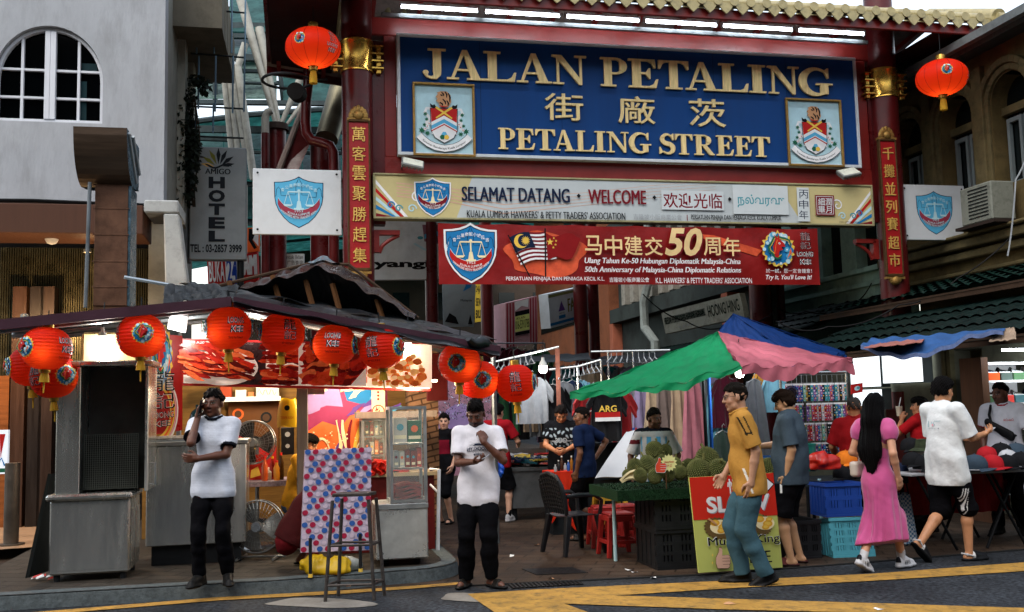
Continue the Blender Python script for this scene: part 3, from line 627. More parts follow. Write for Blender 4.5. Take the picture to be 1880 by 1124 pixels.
def arms(k,x0,z0,x1,z1,back,grey=False):
 "the city's coat of arms: tiger crest, shield with kris, chevrons, flowers, scroll"
 w,h=x1-x0,z1-z0;X=lambda u:x0+u*w;Z=lambda v:z0+v*h;q=lambda L:[(X(u),Z(v))for u,v in L]
 k.rect(x0,z0,x1,z1,back)
 for m in(1,-1):
  f=lambda L:q([(.5+m*(u-.5),v)for u,v in L])
  k.stroke(f([(.72,.66),(.80,.66),(.83,.60),(.74,.52),(.80,.46),(.78,.36)]),[.05*w,.05*w,.06*w,.05*w,.06*w,.04*w],P_WHITE)
  for cu,cv,r in((.82,.58,.035),(.80,.50,.03),(.88,.34,.05),(.79,.30,.04),(.84,.42,.03)):k.poly(f([(cu+r*1.3*math.cos(t)*(1 if i%2 else .5),cv+r*math.sin(t)*(1 if i%2 else .5))for i,t in enumerate(np.linspace(0,6.28,15)[:-1])]),P_GREEN)
  for cu,cv in((.79,.40),(.83,.36),(.76,.44)):k.disc(X(.5+m*(cu-.5)),Z(cv),.028*w,P_WHITE,8);k.disc(X(.5+m*(cu-.5)),Z(cv),.011*w,P_RED,6)
  k.poly(f([(.62,.665),(.66,.72),(.70,.71),(.74,.735),(.73,.68),(.66,.655)]),P_BLACK)
 sh=[(.27,.66),(.73,.66),(.72,.34),(.66,.24),(.5,.165),(.34,.24),(.28,.34)]
 k.poly(q([(.5+(u-.5)*1.05,.42+(v-.42)*1.03)for u,v in sh]),P_BLACK);k.poly(q(sh),P_WHITE)
 k.poly(q([(.27,.66),(.73,.66),(.72,.46),(.5,.56),(.28,.46)]),P_RED)
 for v,c,t in((.505,P_WHITE,.03),(.47,P_SKY,.055),(.40,P_RED,.018),(.36,P_WHITE,.02)):k.poly(q([(.28,v-.06),(.5,v+.04),(.72,v-.06),(.72,v-.06-t),(.5,v+.04-t),(.28,v-.06-t)]),c)
 k.stroke(q([(.36,.68),(.64,.52)]),[.04*w,.025*w],P_YELLOW);k.stroke(q([(.64,.68),(.36,.52)]),[.04*w,.025*w],P_YELLOW)
 k.disc(X(.5),Z(.285),.05*w,P_SKY,6);k.disc(X(.465),Z(.245),.045*w,P_GREEN,6);k.disc(X(.54),Z(.245),.045*w,P_YELLOW,6)
 k.poly(q([(.36,.83),(.40,.87),(.38,.89),(.45,.915),(.56,.91),(.62,.86),(.63,.76),(.58,.69),(.44,.68),(.41,.74),(.36,.77),(.39,.80)]),P_TAN)
 for a,b,c,d in((.46,.90,.50,.84),(.52,.91,.55,.82),(.58,.89,.60,.76),(.48,.80,.53,.72),(.55,.78,.57,.70),(.44,.86,.47,.84),(.43,.75,.48,.70)):k.stroke(q([(a,b),((a+c)/2+.02,(b+d)/2),(c,d)]),[.018*w,.03*w,.012*w],P_BLACK)
 k.stroke(q([(.42,.70),(.48,.685),(.56,.69)]),.02*w,P_RED)
 pts=[(.06,.26),(.12,.21),(.22,.145),(.34,.10),(.5,.075),(.66,.10),(.78,.145),(.88,.21),(.94,.26)]
 k.stroke(q(pts),.105*h,P_BLACK);k.stroke(q(pts),.092*h,P_WHITE);k.text('Dewan Bandaraya Kuala Lumpur',X(.13),Z(.052),X(.87),Z(.095),P_BLACK,.01,arc=.115*h)
def dragon(k,cx,cz,r,seed=3,busy=1.0):
 "round emblem: green and red dragon coil among blue and white clouds with a gold rim"
 rr=random.Random(seed);P=lambda a,q:(cx+r*q*math.cos(a),cz+r*q*math.sin(a))
 k.poly([P(i*2*math.pi/40,.93+.10*math.sin(i*2.7)+.05*rr.random())for i in range(40)],P_YELLOW);k.poly([P(i*2*math.pi/36,.84+.08*math.sin(i*2.9+1))for i in range(36)],P_BLUE)
 for i in range(int(24*busy)):
  a=rr.random()*6.28;q=.45+.42*rr.random();x,z=P(a,q);k.disc(x,z,r*(.08+.09*rr.random()),P_PALE if i%3 else P_SKY,9)
  if i%2:k.disc(x,z,r*.05,P_WHITE,7)
 k.stroke([P(.3+i*.34,.72-.02*i+.06*math.sin(i*1.7))for i in range(15)],[.09*r]+[.16*r]*8+[.2*r]*5+[.1*r],P_GREEN)
 k.stroke([P(.3+i*.34,.72-.02*i+.06*math.sin(i*1.7)-.05)for i in range(15)],[.03*r]*15,P_YELLOW)
 k.poly([(cx-.28*r,cz-.45*r),(cx-.38*r,cz+.1*r),(cx-.2*r,cz+.55*r),(cx-.28*r,cz+.8*r),(cx-.08*r,cz+.6*r),(cx-.02*r,cz+.82*r),(cx+.06*r,cz+.5*r),(cx+.3*r,cz+.3*r),(cx+.36*r,cz+.12*r),(cx+.1*r,cz+.1*r),(cx+.22*r,cz-.05*r),(cx+.0*r,cz-.12*r),(cx-.08*r,cz-.5*r)],P_RED)
 k.disc(cx+.02*r,cz+.3*r,.06*r,P_WHITE,8);k.disc(cx+.02*r,cz+.3*r,.03*r,P_BLACK,6);k.stroke([(cx-.3*r,cz-.3*r),(cx-.2*r,cz+.2*r),(cx-.1*r,cz+.5*r)],.05*r,P_ORANGE)
 k.poly([(cx+.4*r,cz-.6*r),(cx+.72*r,cz-.2*r),(cx+.66*r,cz+.05*r),(cx+.55*r,cz-.3*r)],P_ORANGE)
# --- the street gate
GP=Plane(655,15.0)
RED=mat('gate_red','#4f1012',.34,var=.15,scale=3,bump=.1,bscale=30,dirt=.35);REDL=mat('gate_beam_red','#741f1b',.36,var=.12,scale=2,dirt=.25,bump=.08)
GOLD=mat('gold_leaf','#c9a04a',.28,.85,var=.03,scale=5,bump=.04,bscale=25);OLDGOLD=mat('old_gold','#8d6f3c',.5,.55,var=.3,scale=14,bump=.6,bscale=60)
gate=thing('street_gate','tall red street gate with round pillars and a yellow tiled roof over the market lane','gate',GP.at(4.5))
ZT=8.6
def pillar(mb,s,z0,z1,r,y=0):mb.cone((s,y,z0),(s,y,z1),r,r,32)
SL,SR=(GP.hit(628,100)[0]+GP.hit(682,100)[0])/2,(GP.hit(1588,160)[0]+GP.hit(1641,160)[0])/2+.06
for s_,pxs in((SL,(640,78,135)),(SR,(1615,131,183))):
 mb=MB(GP.M);pillar(mb,s_,0,ZT,.235);pl=mb.build('pillar',RED,gate,smooth=True)
 zt,zb=GP.hit(pxs[0],pxs[1])[1],GP.hit(pxs[0],pxs[2])[1]
 mb=MB(GP.M);mb.lathe([(.24,zb),(.256,zb),(.256,zb+.03),(.25,zb+.04),(.25,zt-.04),(.256,zt-.03),(.256,zt),(.24,zt)],(s_,0,0),32,cap=False);bd=mb.build('gold_band',GOLD,pl,smooth=True)
 for sx in(-1,1):
  mb=MB(GP.M)
  for i in range(4):
   z=zb+.06+i*(zt-zb-.1)/3.4;mb.box(s_+sx*.22,-.12,z,s_+sx*.40,.04,z+.022);mb.box(s_+sx*.30,-.08,z-.06,s_+sx*.36,0,z)
  mb.tube([(s_+sx*.31,-.04,zb),(s_+sx*.31,-.04,zt-.05)],.025,8);mb.build('band_bracket',GOLD,bd)
def couplet(s_,y0,y1,ychars,chars,pxc,wd):
 z1,z0=GP.hit(pxc,y0)[1],GP.hit(pxc,y1)[1];wr=wd/2
 b=thing('couplet_board','narrow red board with gold characters on the '+('left' if s_<4 else 'right')+' gate pillar','sign',GP.at(s_,-.26,z0),'pair of couplet boards on the gate pillars')
 mb=MB(GP.M);mb.box(s_-wr-.026,-.30,z0-.03,s_-wr,-.22,z1+.03);mb.box(s_+wr,-.30,z0-.03,s_+wr+.026,-.22,z1+.03);mb.box(s_-wr,-.31,z0-.05,s_+wr,-.22,z0);mb.box(s_-wr,-.31,z1,s_+wr,-.22,z1+.04);mb.build('frame',mat('frame_bronze','#4a3620',.5,.4,var=.3,scale=14),b,bevel=.006)
 mb=MB(GP.M);mb.box(s_-wr,-.285,z0,s_+wr,-.22,z1);pn=mb.build('panel',mat('couplet_red','#8a0f14',.45,var=.1,bump=.05),b)
 k=Ink(GP.M,-.286)
 for ch,yc in zip(chars,ychars):
  zc=GP.hit(pxc,yc)[1];k.text(ch,s_-.10,zc-.11,s_+.10,zc+.11,mat('leaf_bright','#d2ab5a',.4,.4,var=.15),.002,depth=.012)
 k.build('lettering',pn)
 for zc,up in((z1+.05,1),(z0-.06,-1)):
  mb=MB(GP.M)
  for i in range(7):
   a=math.radians(-66+22*i);l=(.26-.018*abs(i-3))if up>0 else .15;mb.ball((s_+math.sin(a)*l*.55,-.27,zc+up*math.cos(a)*l*.55),(.045,.03,.075 if up>0 else .05),8,6)
  mb.ball((s_,-.30,zc+up*.05),(.07,.04,.07),10,6);mb.box(s_-.17,-.30,zc-.025,s_+.17,-.22,zc+.01)
  mb.build('lotus_ornament',OLDGOLD,b,smooth=True)
couplet((GP.hit(638,360,-.29)[0]+GP.hit(681,360,-.29)[0])/2,234,497,(256,291,326,363,400,437,474),'萬客雲聚勝趕集',660,.29)
couplet((GP.hit(1619,380,-.29)[0]+GP.hit(1650,380,-.29)[0])/2+.02,268,507,(290,322,354,386,417,451,482),'千攤並列賽超市',1634,.27)
a=GP.box(727,66,1562,110);S0,S1=.65,8.45;ZB,ZC=5.485,7.40
mb=MB(GP.M);mb.box(SL+.2,.02,ZC,SR-.2,.26,ZC+.30);gt=mb.build('top_beam',REDL,gate,bevel=.02)
mb=MB(GP.M);mb.box(SL+.2,.0155,ZB-.27,SR-.2,.26,ZB+.004);mb.build('bottom_beam',REDL,gate,bevel=.01)
mb=MB(GP.M);mb.box(SL+.41,.02,ZB,S0,.26,ZC);mb.build('side_post',REDL,gate,bevel=.01)
mb=MB(GP.M);mb.box(S1,.02,ZB,SR-.30,.26,ZC);mb.build('side_post',REDL,gate,bevel=.01)
mb=MB(GP.M);mb.box(SL+.2,.0,ZB-1.05,SL+.41,.22,ZC-.1);mb.build('inner_post',RED,gate)
mb=MB(GP.M);mb.box(SR-.30,.0,ZB-.9,SR-.2,.22,ZC-.1);mb.build('inner_post',RED,gate)
RY0=-1.25;zf=GP.hit(1500,36,RY0)[1];E0,E1=GP.hit(478,20,RY0)[0],GP.hit(1829,40,RY0)[0]
slope=.42
mb=MB(GP.M);mb.box(E0,RY0,zf-.09,E1,RY0+.05,zf+.07);mb.build('fascia',REDL,gate,bevel=.01)
mb=MB(GP.M)
nR=15;YM,YR=.35,2.7;zm=zf+slope*(YM-RY0);YRF=lambda s_:2.0+4.2*(s_-E0)/(E1-E0)
def slab(mb,s0,s1,y0,z0,y1,z1,t0,t1):mb.hexa([(s0,y0,z0+t0),(s1,y0,z0+t0),(s1,y1,z1+t0),(s0,y1,z1+t0),(s0,y0,z0+t1),(s1,y0,z0+t1),(s1,y1,z1+t1),(s0,y1,z1+t1)])
for i in range(nR+1):
 s_=E0+.2+(E1-E0-.4)*i/nR;mb=MB(GP.M);slab(mb,s_-.035,s_+.035,RY0+.05,zf,YM,zm,-.06,.03);mb.build('rafter',REDL,gate)
 mb=MB(GP.M);slab(mb,s_-.035,s_+.035,YM+.01,zm,YRF(s_)-.05,zf-.1,-.06,.03);mb.build('rafter',REDL,gate)
for yy in(-.75,-.25):z=zf+.03+slope*(yy-RY0);mb=MB(GP.M);mb.box(E0+.1,yy-.03,z-.11,E1-.1,yy+.03,z-.03);mb.build('purlin',RED,gate)
mb=MB(GP.M);mb.hexa([(E0,YRF(E0)-.05,zf-.2),(E1,YRF(E1)-.05,zf-.2),(E1,YRF(E1),zf-.2),(E0,YRF(E0),zf-.2),(E0,YRF(E0)-.05,zf+.0),(E1,YRF(E1)-.05,zf+.0),(E1,YRF(E1),zf+.0),(E0,YRF(E0),zf+.0)]);mb.build('fascia',RED,gate)
mb=MB(GP.M);mb.box(E0+.02,RY0+.06,zf-.02,E0+.07,YRF(E0)-.06,zf+.10);mb.build('barge_board',RED,gate)
mb=MB(GP.M);slab(mb,E0,E1,RY0+.05,zf,YM,zm,.035,.08);mb.hexa([(E0,YM,zm+.036),(E1,YM,zm+.036),(E1,YRF(E1)-.05,zf-.065),(E0,YRF(E0)-.05,zf-.065),(E0,YM,zm+.08),(E1,YM,zm+.08),(E1,YRF(E1)-.05,zf-.02),(E0,YRF(E0)-.05,zf-.02)]);mb.build('soffit',mat('soffit_boards','#8f8078',.7,dirt=.5,scale=3),gate)
TILE=mat('glazed_tile','#a0946a',.35,var=.18,scale=6,bump=.15,dirt=.4)
mb=MB(GP.M);nT=44
for i in range(nT):
 s_=E0+.1+(E1-E0-.2)*i/(nT-1);z=zf+.17;mb.tube([(s_,RY0-.08,z),(s_,YM,z+slope*(YM-RY0+.08)),(s_,YRF(s_),z-.12)],.062,10);
 mb.cone((s_,RY0-.10,z),(s_,RY0-.075,z),.075,.075,14)
 if i<nT-1:
  c=s_+(E1-E0-.2)/(nT-1)/2;hw=(E1-E0-.2)/(nT-1)/2*.78;mb.prism([(c-hw,zf+.15),(c-hw,zf+.08),(c-hw*.55,zf+.02),(c,zf-.03),(c+hw*.55,zf+.02),(c+hw,zf+.08),(c+hw,zf+.15)],RY0-.085,RY0-.06)
mb.hexa([(E0,RY0-.06,zf+.09),(E1,RY0-.06,zf+.09),(E1,YM,zf+.1+slope*1.6),(E0,YM,zf+.1+slope*1.6),(E0,RY0-.06,zf+.14),(E1,RY0-.06,zf+.14),(E1,YM,zf+.15+slope*1.6),(E0,YM,zf+.15+slope*1.6)])
mb.build('tiled_roof',TILE,gate,smooth=True)
mb=MB(GP.M);mb.tube([(E1-.03,RY0-.1,zf+.2),(E1-.02,YM,zf+.22+slope*1.6),(E1-.03,YRF(E1),zf+.1)],.13,12);mb.tube([(E1-.1,RY0-.14,zf+.16),(E1+.05,RY0-.16,zf+.14)],.09,10);mb.build('hip_ridge',TILE,gate,smooth=True)
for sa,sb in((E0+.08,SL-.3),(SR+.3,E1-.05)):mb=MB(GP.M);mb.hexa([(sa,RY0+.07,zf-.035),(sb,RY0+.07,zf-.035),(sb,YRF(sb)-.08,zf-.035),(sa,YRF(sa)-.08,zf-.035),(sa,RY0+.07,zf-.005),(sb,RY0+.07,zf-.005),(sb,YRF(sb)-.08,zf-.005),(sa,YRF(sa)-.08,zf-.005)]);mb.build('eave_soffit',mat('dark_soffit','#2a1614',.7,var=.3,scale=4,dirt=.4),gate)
for px,d,r in((1070,21.5,.15),(1094,22,.12),(1403,20.5,.22),(1440,22,.1),(795,19,.12),(897,21,.13)):
 p=W(px,700,d);mb=MB();mb.cone((p.x,p.y,0),(p.x,p.y,6.2),r,r,20);mb.build('rear_pillar',RED,gate,smooth=True)
for px,py,sx in((690,440,1),(1606,455,-1)):
 q=GP.hit(px,py);mb=MB(GP.M);x=q[0]
 mb.box(x-.05,-.05,q[1]-.2,x+.05,.07,q[1]+.14);mb.box(min(x,x+sx*.36),-.05,q[1]+.07,max(x,x+sx*.36),.07,q[1]+.14)
 pp=[(x+sx*(.05+.3*t),q[1]-.2+.27*t**.5)for t in np.linspace(0,1,8)];mb.tube([(a_,.01,b_)for a_,b_ in pp],.03,8)
 mb.build('scroll_bracket',REDL,gate)
BLUE=mat('sign_blue','#05376f',.55,var=.16,scale=1.5,bump=.03,stretch=(1,1,.15));BLUE.node_tree.nodes['Principled BSDF'].inputs['Specular IOR Level'].default_value=.15
big=thing('street_sign','large blue sign reading Jalan Petaling and Petaling Street in raised gold letters','sign',GP.at(4.5,0,ZB))
mb=MB(GP.M);mb.box(S0+.05,-.10,ZB+.05,S1-.05,.015,ZC-.05);mb.build('panel',BLUE,big)
mb=MB(GP.M);mb.box(S0,-.125,ZB,S1,.015,ZB+.05);mb.box(S0,-.125,ZC-.05,S1,.015,ZC);mb.box(S0,-.125,ZB+.05,S0+.05,.015,ZC-.05);mb.box(S1-.05,-.125,ZB+.05,S1,.015,ZC-.05);mb.build('frame',mat('white_frame','#b9c0c4',.5,dirt=.08,scale=5),big,bevel=.006)
for i in range(1,6):mb=MB(GP.M);x=S0+(S1-S0)*i/6;mb.box(x-.004,-.1012,ZB+.051,x+.004,-.1001,ZC-.051);mb.build('panel_joint',mat('joint_blue','#04244a',.6),big)
LET=mat('letter_gold','#dcc48c',.5,.15,var=.22,scale=3,bump=.1,stretch=(9,9,.8),dirt=.25,dirtcol='#5c4a28')
top=[('J',774,820),('A',820,888),('L',888,947),('A',948,1012),('N',1013,1076),('P',1102,1151),('E',1153,1207),('T',1208,1263),('A',1257,1318),('L',1319,1372),('I',1373,1404),('N',1408,1465),('G',1465,1526)]
zt=(GP.hit(797,90,-.13)[1]+GP.hit(1495,125,-.13)[1])/2;zb=(GP.hit(797,144,-.13)[1]+GP.hit(1495,176,-.13)[1])/2
for ch,x0,x1 in top:
 mb=MB(GP.M);serif(mb,ch,GP.hit(x0,120,-.13)[0],zb,GP.hit(x1,120,-.13)[0],zt,-.11,.035);mb.build('letter',LET,big)
low=[('P',915,946),('E',948,982),('T',983,1019),('A',1016,1055),('L',1057,1090),('I',1092,1111),('N',1114,1154),('G',1155,1195),('S',1210,1237),('T',1239,1271),('R',1274,1311),('E',1315,1346),('E',1349,1379),('T',1380,1413)]
zt=(GP.hit(930,235,-.13)[1]+GP.hit(1396,252,-.13)[1])/2;zb=(GP.hit(930,274,-.13)[1]+GP.hit(1396,288,-.13)[1])/2
for ch,x0,x1 in low:
 mb=MB(GP.M);serif(mb,ch,GP.hit(x0,260,-.13)[0],zb,GP.hit(x1,260,-.13)[0],zt,-.11,.03);mb.build('letter',LET,big)
for ch,b in(('街',(1000,172,1071,221)),('廠',(1135,177,1203,227)),('茨',(1266,182,1332,233))):
 k=Ink(GP.M,-.10);q=GP.box(*b,-.13);k.text(ch,*q,LET,.004,depth=.035);k.build('letter',big)
for b in((758,153,872,287),(1445,182,1547,306)):
 q=GP.box(*b,-.13);mb=MB(GP.M);f=.035
 mb.box(q[0],-.15,q[1],q[2],-.101,q[1]+f);mb.box(q[0],-.15,q[3]-f,q[2],-.101,q[3]);mb.box(q[0],-.15,q[1]+f,q[0]+f,-.101,q[3]-f);mb.box(q[2]-f,-.15,q[1]+f,q[2],-.101,q[3]-f);fr=mb.build('crest_frame',OLDGOLD,big,bevel=.005)
 k=Ink(GP.M,-.104);arms(k,q[0]+f,q[1]+f,q[2]-f,q[3]-f,P_PALE);k.build('coat_of_arms',fr)
TUBE=mat('tube_glow','#ffffff',.4,var=0,bump=0,emit=110,ecol='#eef6ff')
TY=-.42
mb=MB(GP.M);a=GP.hit(700,26,TY);b=GP.hit(1592,74,TY);mb.box(a[0],TY-.03,a[1]-.04,b[0],TY+.03,a[1]+.02);mb.build('lamp_rail',mat('galvanised','#7d8386',.45,.6,var=.25,scale=12),gate)
zl=(GP.hit(733,14,TY-.1)[1]+GP.hit(1586,61,TY-.1)[1])/2
for i,(x0,x1)in enumerate(((733,880),(888,1030),(1037,1175),(1181,1317),(1323,1455),(1461,1586))):
 s0,s1=GP.hit(x0,30,TY-.1)[0],GP.hit(x1,30,TY-.1)[0]
 t=thing('fluorescent_tube','white fluorescent tube over the blue sign, '+('first','second','third','fourth','fifth','sixth')[i]+' from the left','lamp',GP.at((s0+s1)/2,TY-.1,zl),'row of tubes over the blue sign')
 mb=MB(GP.M);mb.cone((s0+.03,TY-.1,zl),(s1-.03,TY-.1,zl),.022,.022,10);mb.build('tube',TUBE,t,smooth=True)
 mb=MB(GP.M);mb.box(s0,TY-.13,zl-.03,s0+.03,TY-.07,zl+.06);mb.box(s1-.03,TY-.13,zl-.03,s1,TY-.07,zl+.06);mb.box(s0+.03,TY-.12,zl+.03,s1-.03,TY-.08,zl+.06);mb.build('fitting',mat('grey_plastic','#8b8f90',.5,bump=0),t)
for px,py,sx in((757,303,1),(1558,320,-1)):
 q=GP.hit(px,py,-.3);t=thing('floodlight','grey LED floodlight clamped under the '+('left' if sx>0 else 'right')+' end of the blue sign','lamp',GP.at(q[0],-.3,q[1]),'floodlights under the blue sign')
 mb=MB(GP.M@Matrix.Translation((q[0],-.3,q[1]))@Matrix.Rotation(sx*.2,4,'Y')@Matrix.Rotation(-.9,4,'X'));mb.box(-.17,-.05,-.12,.17,.0,.12)
 for i in range(7):mb.box(-.16+i*.05,.0,-.11,-.14+i*.05,.035,.11)
 mb.build('housing',mat('cast_grey','#7a7d7c',.5,.4),t,bevel=.01)
 mb=MB(GP.M@Matrix.Translation((q[0],-.3,q[1]))@Matrix.Rotation(sx*.2,4,'Y')@Matrix.Rotation(-.9,4,'X'));mb.box(-.15,-.055,-.10,.15,-.0505,.10);mb.build('lens',mat('flood_lens','#b9bcae',.3),t)
 mb=MB(GP.M);mb.tube([(q[0]-.1*sx,-.28,q[1]),(q[0]-.13*sx,-.1,q[1]+.02),(q[0]-.13*sx,.03,q[1]+.02)],.014,6);mb.build('arm',mat('cast_grey','#7a7d7c'),t)
CB=GP.box(685,318,1602,340,-.2);q0=GP.hit(685,402,-.2)[1];q1=GP.hit(1602,415,-.2)[1]
c0,c1,cz1,cz0=GP.hit(685,360,-.2)[0],GP.hit(1603,378,-.2)[0],(GP.hit(685,318,-.2)[1]+GP.hit(1602,340,-.2)[1])/2,(q0+q1)/2
wb=thing('welcome_board','long cream board with greetings in four languages and the hawkers association shield','sign',GP.at((c0+c1)/2,-.2,cz0))
mb=MB(GP.M);mb.box(c0+.03,-.2,cz0+.03,c1-.03,-.02,cz1-.03);pn=mb.build('panel',mat('cream_panel','#b7ac7c',.5,var=.06,scale=.8,dirt=.2,dirtcol='#7d6d40',bump=.03),wb)
mb=MB(GP.M);mb.box(c0,-.22,cz0,c1,-.01,cz0+.03);mb.box(c0,-.22,cz1-.03,c1,-.01,cz1);mb.box(c0,-.22,cz0+.03,c0+.03,-.01,cz1-.03);mb.box(c1-.03,-.22,cz0+.03,c1,-.01,cz1-.03);mb.build('frame',mat('cream_frame','#8f8a68',.5,dirt=.4),wb,bevel=.005)
k=Ink(GP.M,-.2005,.0004);B=lambda*p:GP.box(*p,-.21)
wq=B(838,322,1450,408);k.poly([(wq[0],cz0+.035),(wq[2]+.2,cz0+.035),(wq[2]-.2,cz1-.035),(wq[0]+.25,cz1-.035)],mat('board_white','#aeb6b8',.5,var=.05,bump=0))
for i in range(5):
 z=cz0+.55-.05*i;k.stroke([(c0+.35,z),(c0+1.1,z-.06),(c0+2.0,z-.16-.02*i),(c0+3.2,z-.10),(c0+4.4,z+.05),(c0+5.5,z+.16)],[.018,.016,.012,.008,.006,.004],mat('swirl','#bf9a86',.5,bump=0))
for m in(1,-1):
 X=lambda u:(c0+.04+u if m>0 else c1-.04-u)
 for i,c in enumerate((P_WHITE,P_RED,P_PALE,P_BLUE,P_MAROON)):
  o=.08*i;k.poly([(X(0),cz1-.1-o*1.6),(X(0),cz1-.16-o*1.6),(X(.42-o*.75),cz0+.036),(X(.48-o*.75),cz0+.036)],c)
 for j,(u,v,r)in enumerate(((.62,.30,.11),(.54,.12,.07),(.22,.17,.06),(.34,.12,.06))):k.stroke([(X(u+r*(1-t/9)*math.cos(t)),cz0+.04+v+r*(1-t/9)*math.sin(t))for t in np.linspace(0,8,20)],.02,(P_WHITE,P_PALE,P_BLUE,P_TEAL)[j])
shield(k,*B(763,329,826,396),P_BLUE,P_NAVY,P_MAROON,P_WHITE,P_WHITE,scalecol=P_CREAM)
k.text('SELAMAT DATANG',*B(848,345,1045,371),P_NAVY,.022);k.text('WELCOME',*B(1080,349,1185,375),P_MAROON,.022)
for x,y in((1062,360),(1201,363),(1339,366)):
 q=GP.hit(x,y,-.21);k.poly([(q[0]-.035,q[1]),(q[0],q[1]-.035),(q[0]+.035,q[1]),(q[0],q[1]+.035)],P_BLACK)
PAN=mat('paste_white','#bcc4c6',.5,var=.05,bump=0)
k.rect(*B(1214,351,1328,386),PAN);k.text('欢迎光临',*B(1217,355,1325,383),P_MAROON,.012);k.rect(*B(1345,341,1446,394),PAN);k.text('நல்வரவு',*B(1353,358,1440,382),P_TEAL,.018)
k.rect(*B(1463,345,1485,407),PAN)
for i,ch in enumerate('丙申年'):k.text(ch,*B(1466,349+19*i,1483,365+19*i),P_NAVY)
k.rect(*B(1496,359,1531,396),P_MAROON);k.rect(*B(1498,361,1529,394),PAN);k.rect(*B(1499,362,1528,393),P_MAROON);k.text('細潤',*B(1501,364,1526,378),PAN,.01);k.text('畢月',*B(1501,379,1526,392),PAN,.01)
k.text('KUALA LUMPUR HAWKERS’ & PETTY TRADERS’ ASSOCIATION',*B(857,389,1147,402),P_BLACK,.012);k.text('吉隆坡小販商業公會',*B(1162,394,1251,404),P_GREY);k.rect(*B(1260,395,1261.5,406),P_MAROON);k.text('PERSATUAN PENJAJA DAN PENIAGA KECIL KUALA LUMPUR',*B(1268,396,1433,407),P_BLACK,.012);k.text('DBKL.JPPP.0826/2016',*B(1540,407,1575,411),P_BLACK)
k.build('artwork',pn)
RBO=-.24;b0,b1=GP.hit(805,465,RBO)[0],GP.hit(1503,472,RBO)[0];bz1=(GP.hit(805,408,RBO)[1]+GP.hit(1503,421,RBO)[1])/2;bz0=(GP.hit(805,521,RBO)[1]+GP.hit(1503,524,RBO)[1])/2
bn=thing('anniversary_banner','red cloth banner with two flags and gold writing hung below the cream board','banner',GP.at((b0+b1)/2,RBO,bz0))
def bfn(u,v):
 s_=b0+(b1-b0)*u;f=abs(math.sin(u*math.pi*6));sag=-.02*f*v;y=RBO+.0035*math.sin(u*38+v*3)*(.3+.7*v)+.003*math.sin(u*17-v*7)
 return(s_,y,bz0+(bz1-bz0)*v+sag)
m=mat('banner_red','#7a0f0e',.38,var=.25,scale=1.3,bump=.9,bscale=5,dirt=.35,dirtcol='#43060a');mb=MB(GP.M);mb.sheet(bfn,90,10,thick=.004);cl=mb.build('cloth',m,bn,smooth=True)
k=Ink(Matrix(),RBO-.008,.0009);B=lambda*p:GP.box(*p,RBO-.03)
glow=mat('banner_glow','#c8502e',.4,var=.35,scale=3,bump=0,dirt=.5,dirtcol='#8a1512')
q=B(930,425,1075,508);k.poly([((q[0]+q[2])/2+(q[2]-q[0])/2*(1+.12*math.sin(5*t))*math.cos(t),(q[1]+q[3])/2+(q[3]-q[1])/2*(1+.1*math.sin(4*t))*math.sin(t))for t in np.linspace(0,6.28,40)[:-1]],glow)
q=B(1280,430,1400,470);k.poly([(q[0],q[3]),(q[0]+.3,q[3]-.02),(q[2],q[1]+.1),(q[2]-.1,q[1]),(q[0]+.2,q[3]-.12)],glow)
shield(k,*B(819,413,910,516),P_BLUE,P_NAVY,P_RED,P_WHITE,P_WHITE,scalecol=P_CREAM)
f0=lambda u,v:(lambda A_:(A_[0],A_[1]))(tuple(np.array(GP.hit(936+62*u-0*v+14*(1-v),0,RBO-.03))*0+np.array(GP.hit(936+66*u+22*(1-v)-2,437-16*u+50*(1-v)-4*math.sin(u*5),RBO-.03))))
for i in range(14):
 v0,v1=1-i/14,1-(i+1)/14;k.poly([f0(u,v0)for u in np.linspace(0,1,8)]+[f0(u,v1)for u in np.linspace(1,0,8)],P_WHITE if i%2 else P_MAROON)
k.poly([f0(u,1.0)for u in np.linspace(0,.55,6)]+[f0(u,.44)for u in np.linspace(.55,0,6)],P_NAVY);c=f0(.24,.72);k.disc(c[0],c[1],.11,P_YELLOW,18);k.disc(c[0]+.04,c[1]+.01,.09,P_NAVY,18);c=f0(.36,.70);k.poly([(c[0]+.075*math.cos(t)*(1 if i%2 else .55),c[1]+.075*math.sin(t)*(1 if i%2 else .55))for i,t in enumerate(np.linspace(0,6.283,29)[:-1])],P_YELLOW)
k.stroke([GP.hit(932,432,RBO-.03),GP.hit(972,508,RBO-.03)],.02,P_BLACK);k.stroke([GP.hit(1000,420,RBO-.03),GP.hit(1001,508,RBO-.03)],.022,P_BLACK)
k.poly([GP.hit(1001+6.4*i,428+5*math.sin(i*.7)+.8*i,RBO-.03)for i in range(11)]+[GP.hit(1056,462,RBO-.03)]+[GP.hit(1050-5*i,474+3*math.sin(i*.8)+.2*i,RBO-.03)for i in range(10)],paint('flagred','#7c1215'))
def star(cx,cz,r,m):k.poly([(cx+r*(1 if i%2 else .4)*math.sin(i*math.pi/5+math.pi),cz+r*(1 if i%2 else .4)*math.cos(i*math.pi/5+math.pi))for i in range(10)],m)
for x,y,r in((1009,445,.06),(1016,438,.022),(1020,443,.022),(1019,450,.022),(1015,455,.022)):q=GP.hit(x,y,RBO-.03);star(q[0],q[1],r,P_YELLOW)
BG=mat('banner_gold','#d9bd86',.4,var=.15,scale=3,bump=0)
for ch,b in(('马',(1073,433,1104,469)),('中',(1109,433,1141,470)),('建',(1145,434,1178,470)),('交',(1182,436,1215,470)),('周',(1290,437,1321,470)),('年',(1326,437,1357,471))):k.text(ch,*B(b[0]+1.5,b[1]+2,b[2]+1.5,b[3]+2),P_MAROON,.01);k.text(ch,*B(*b),BG,.010)
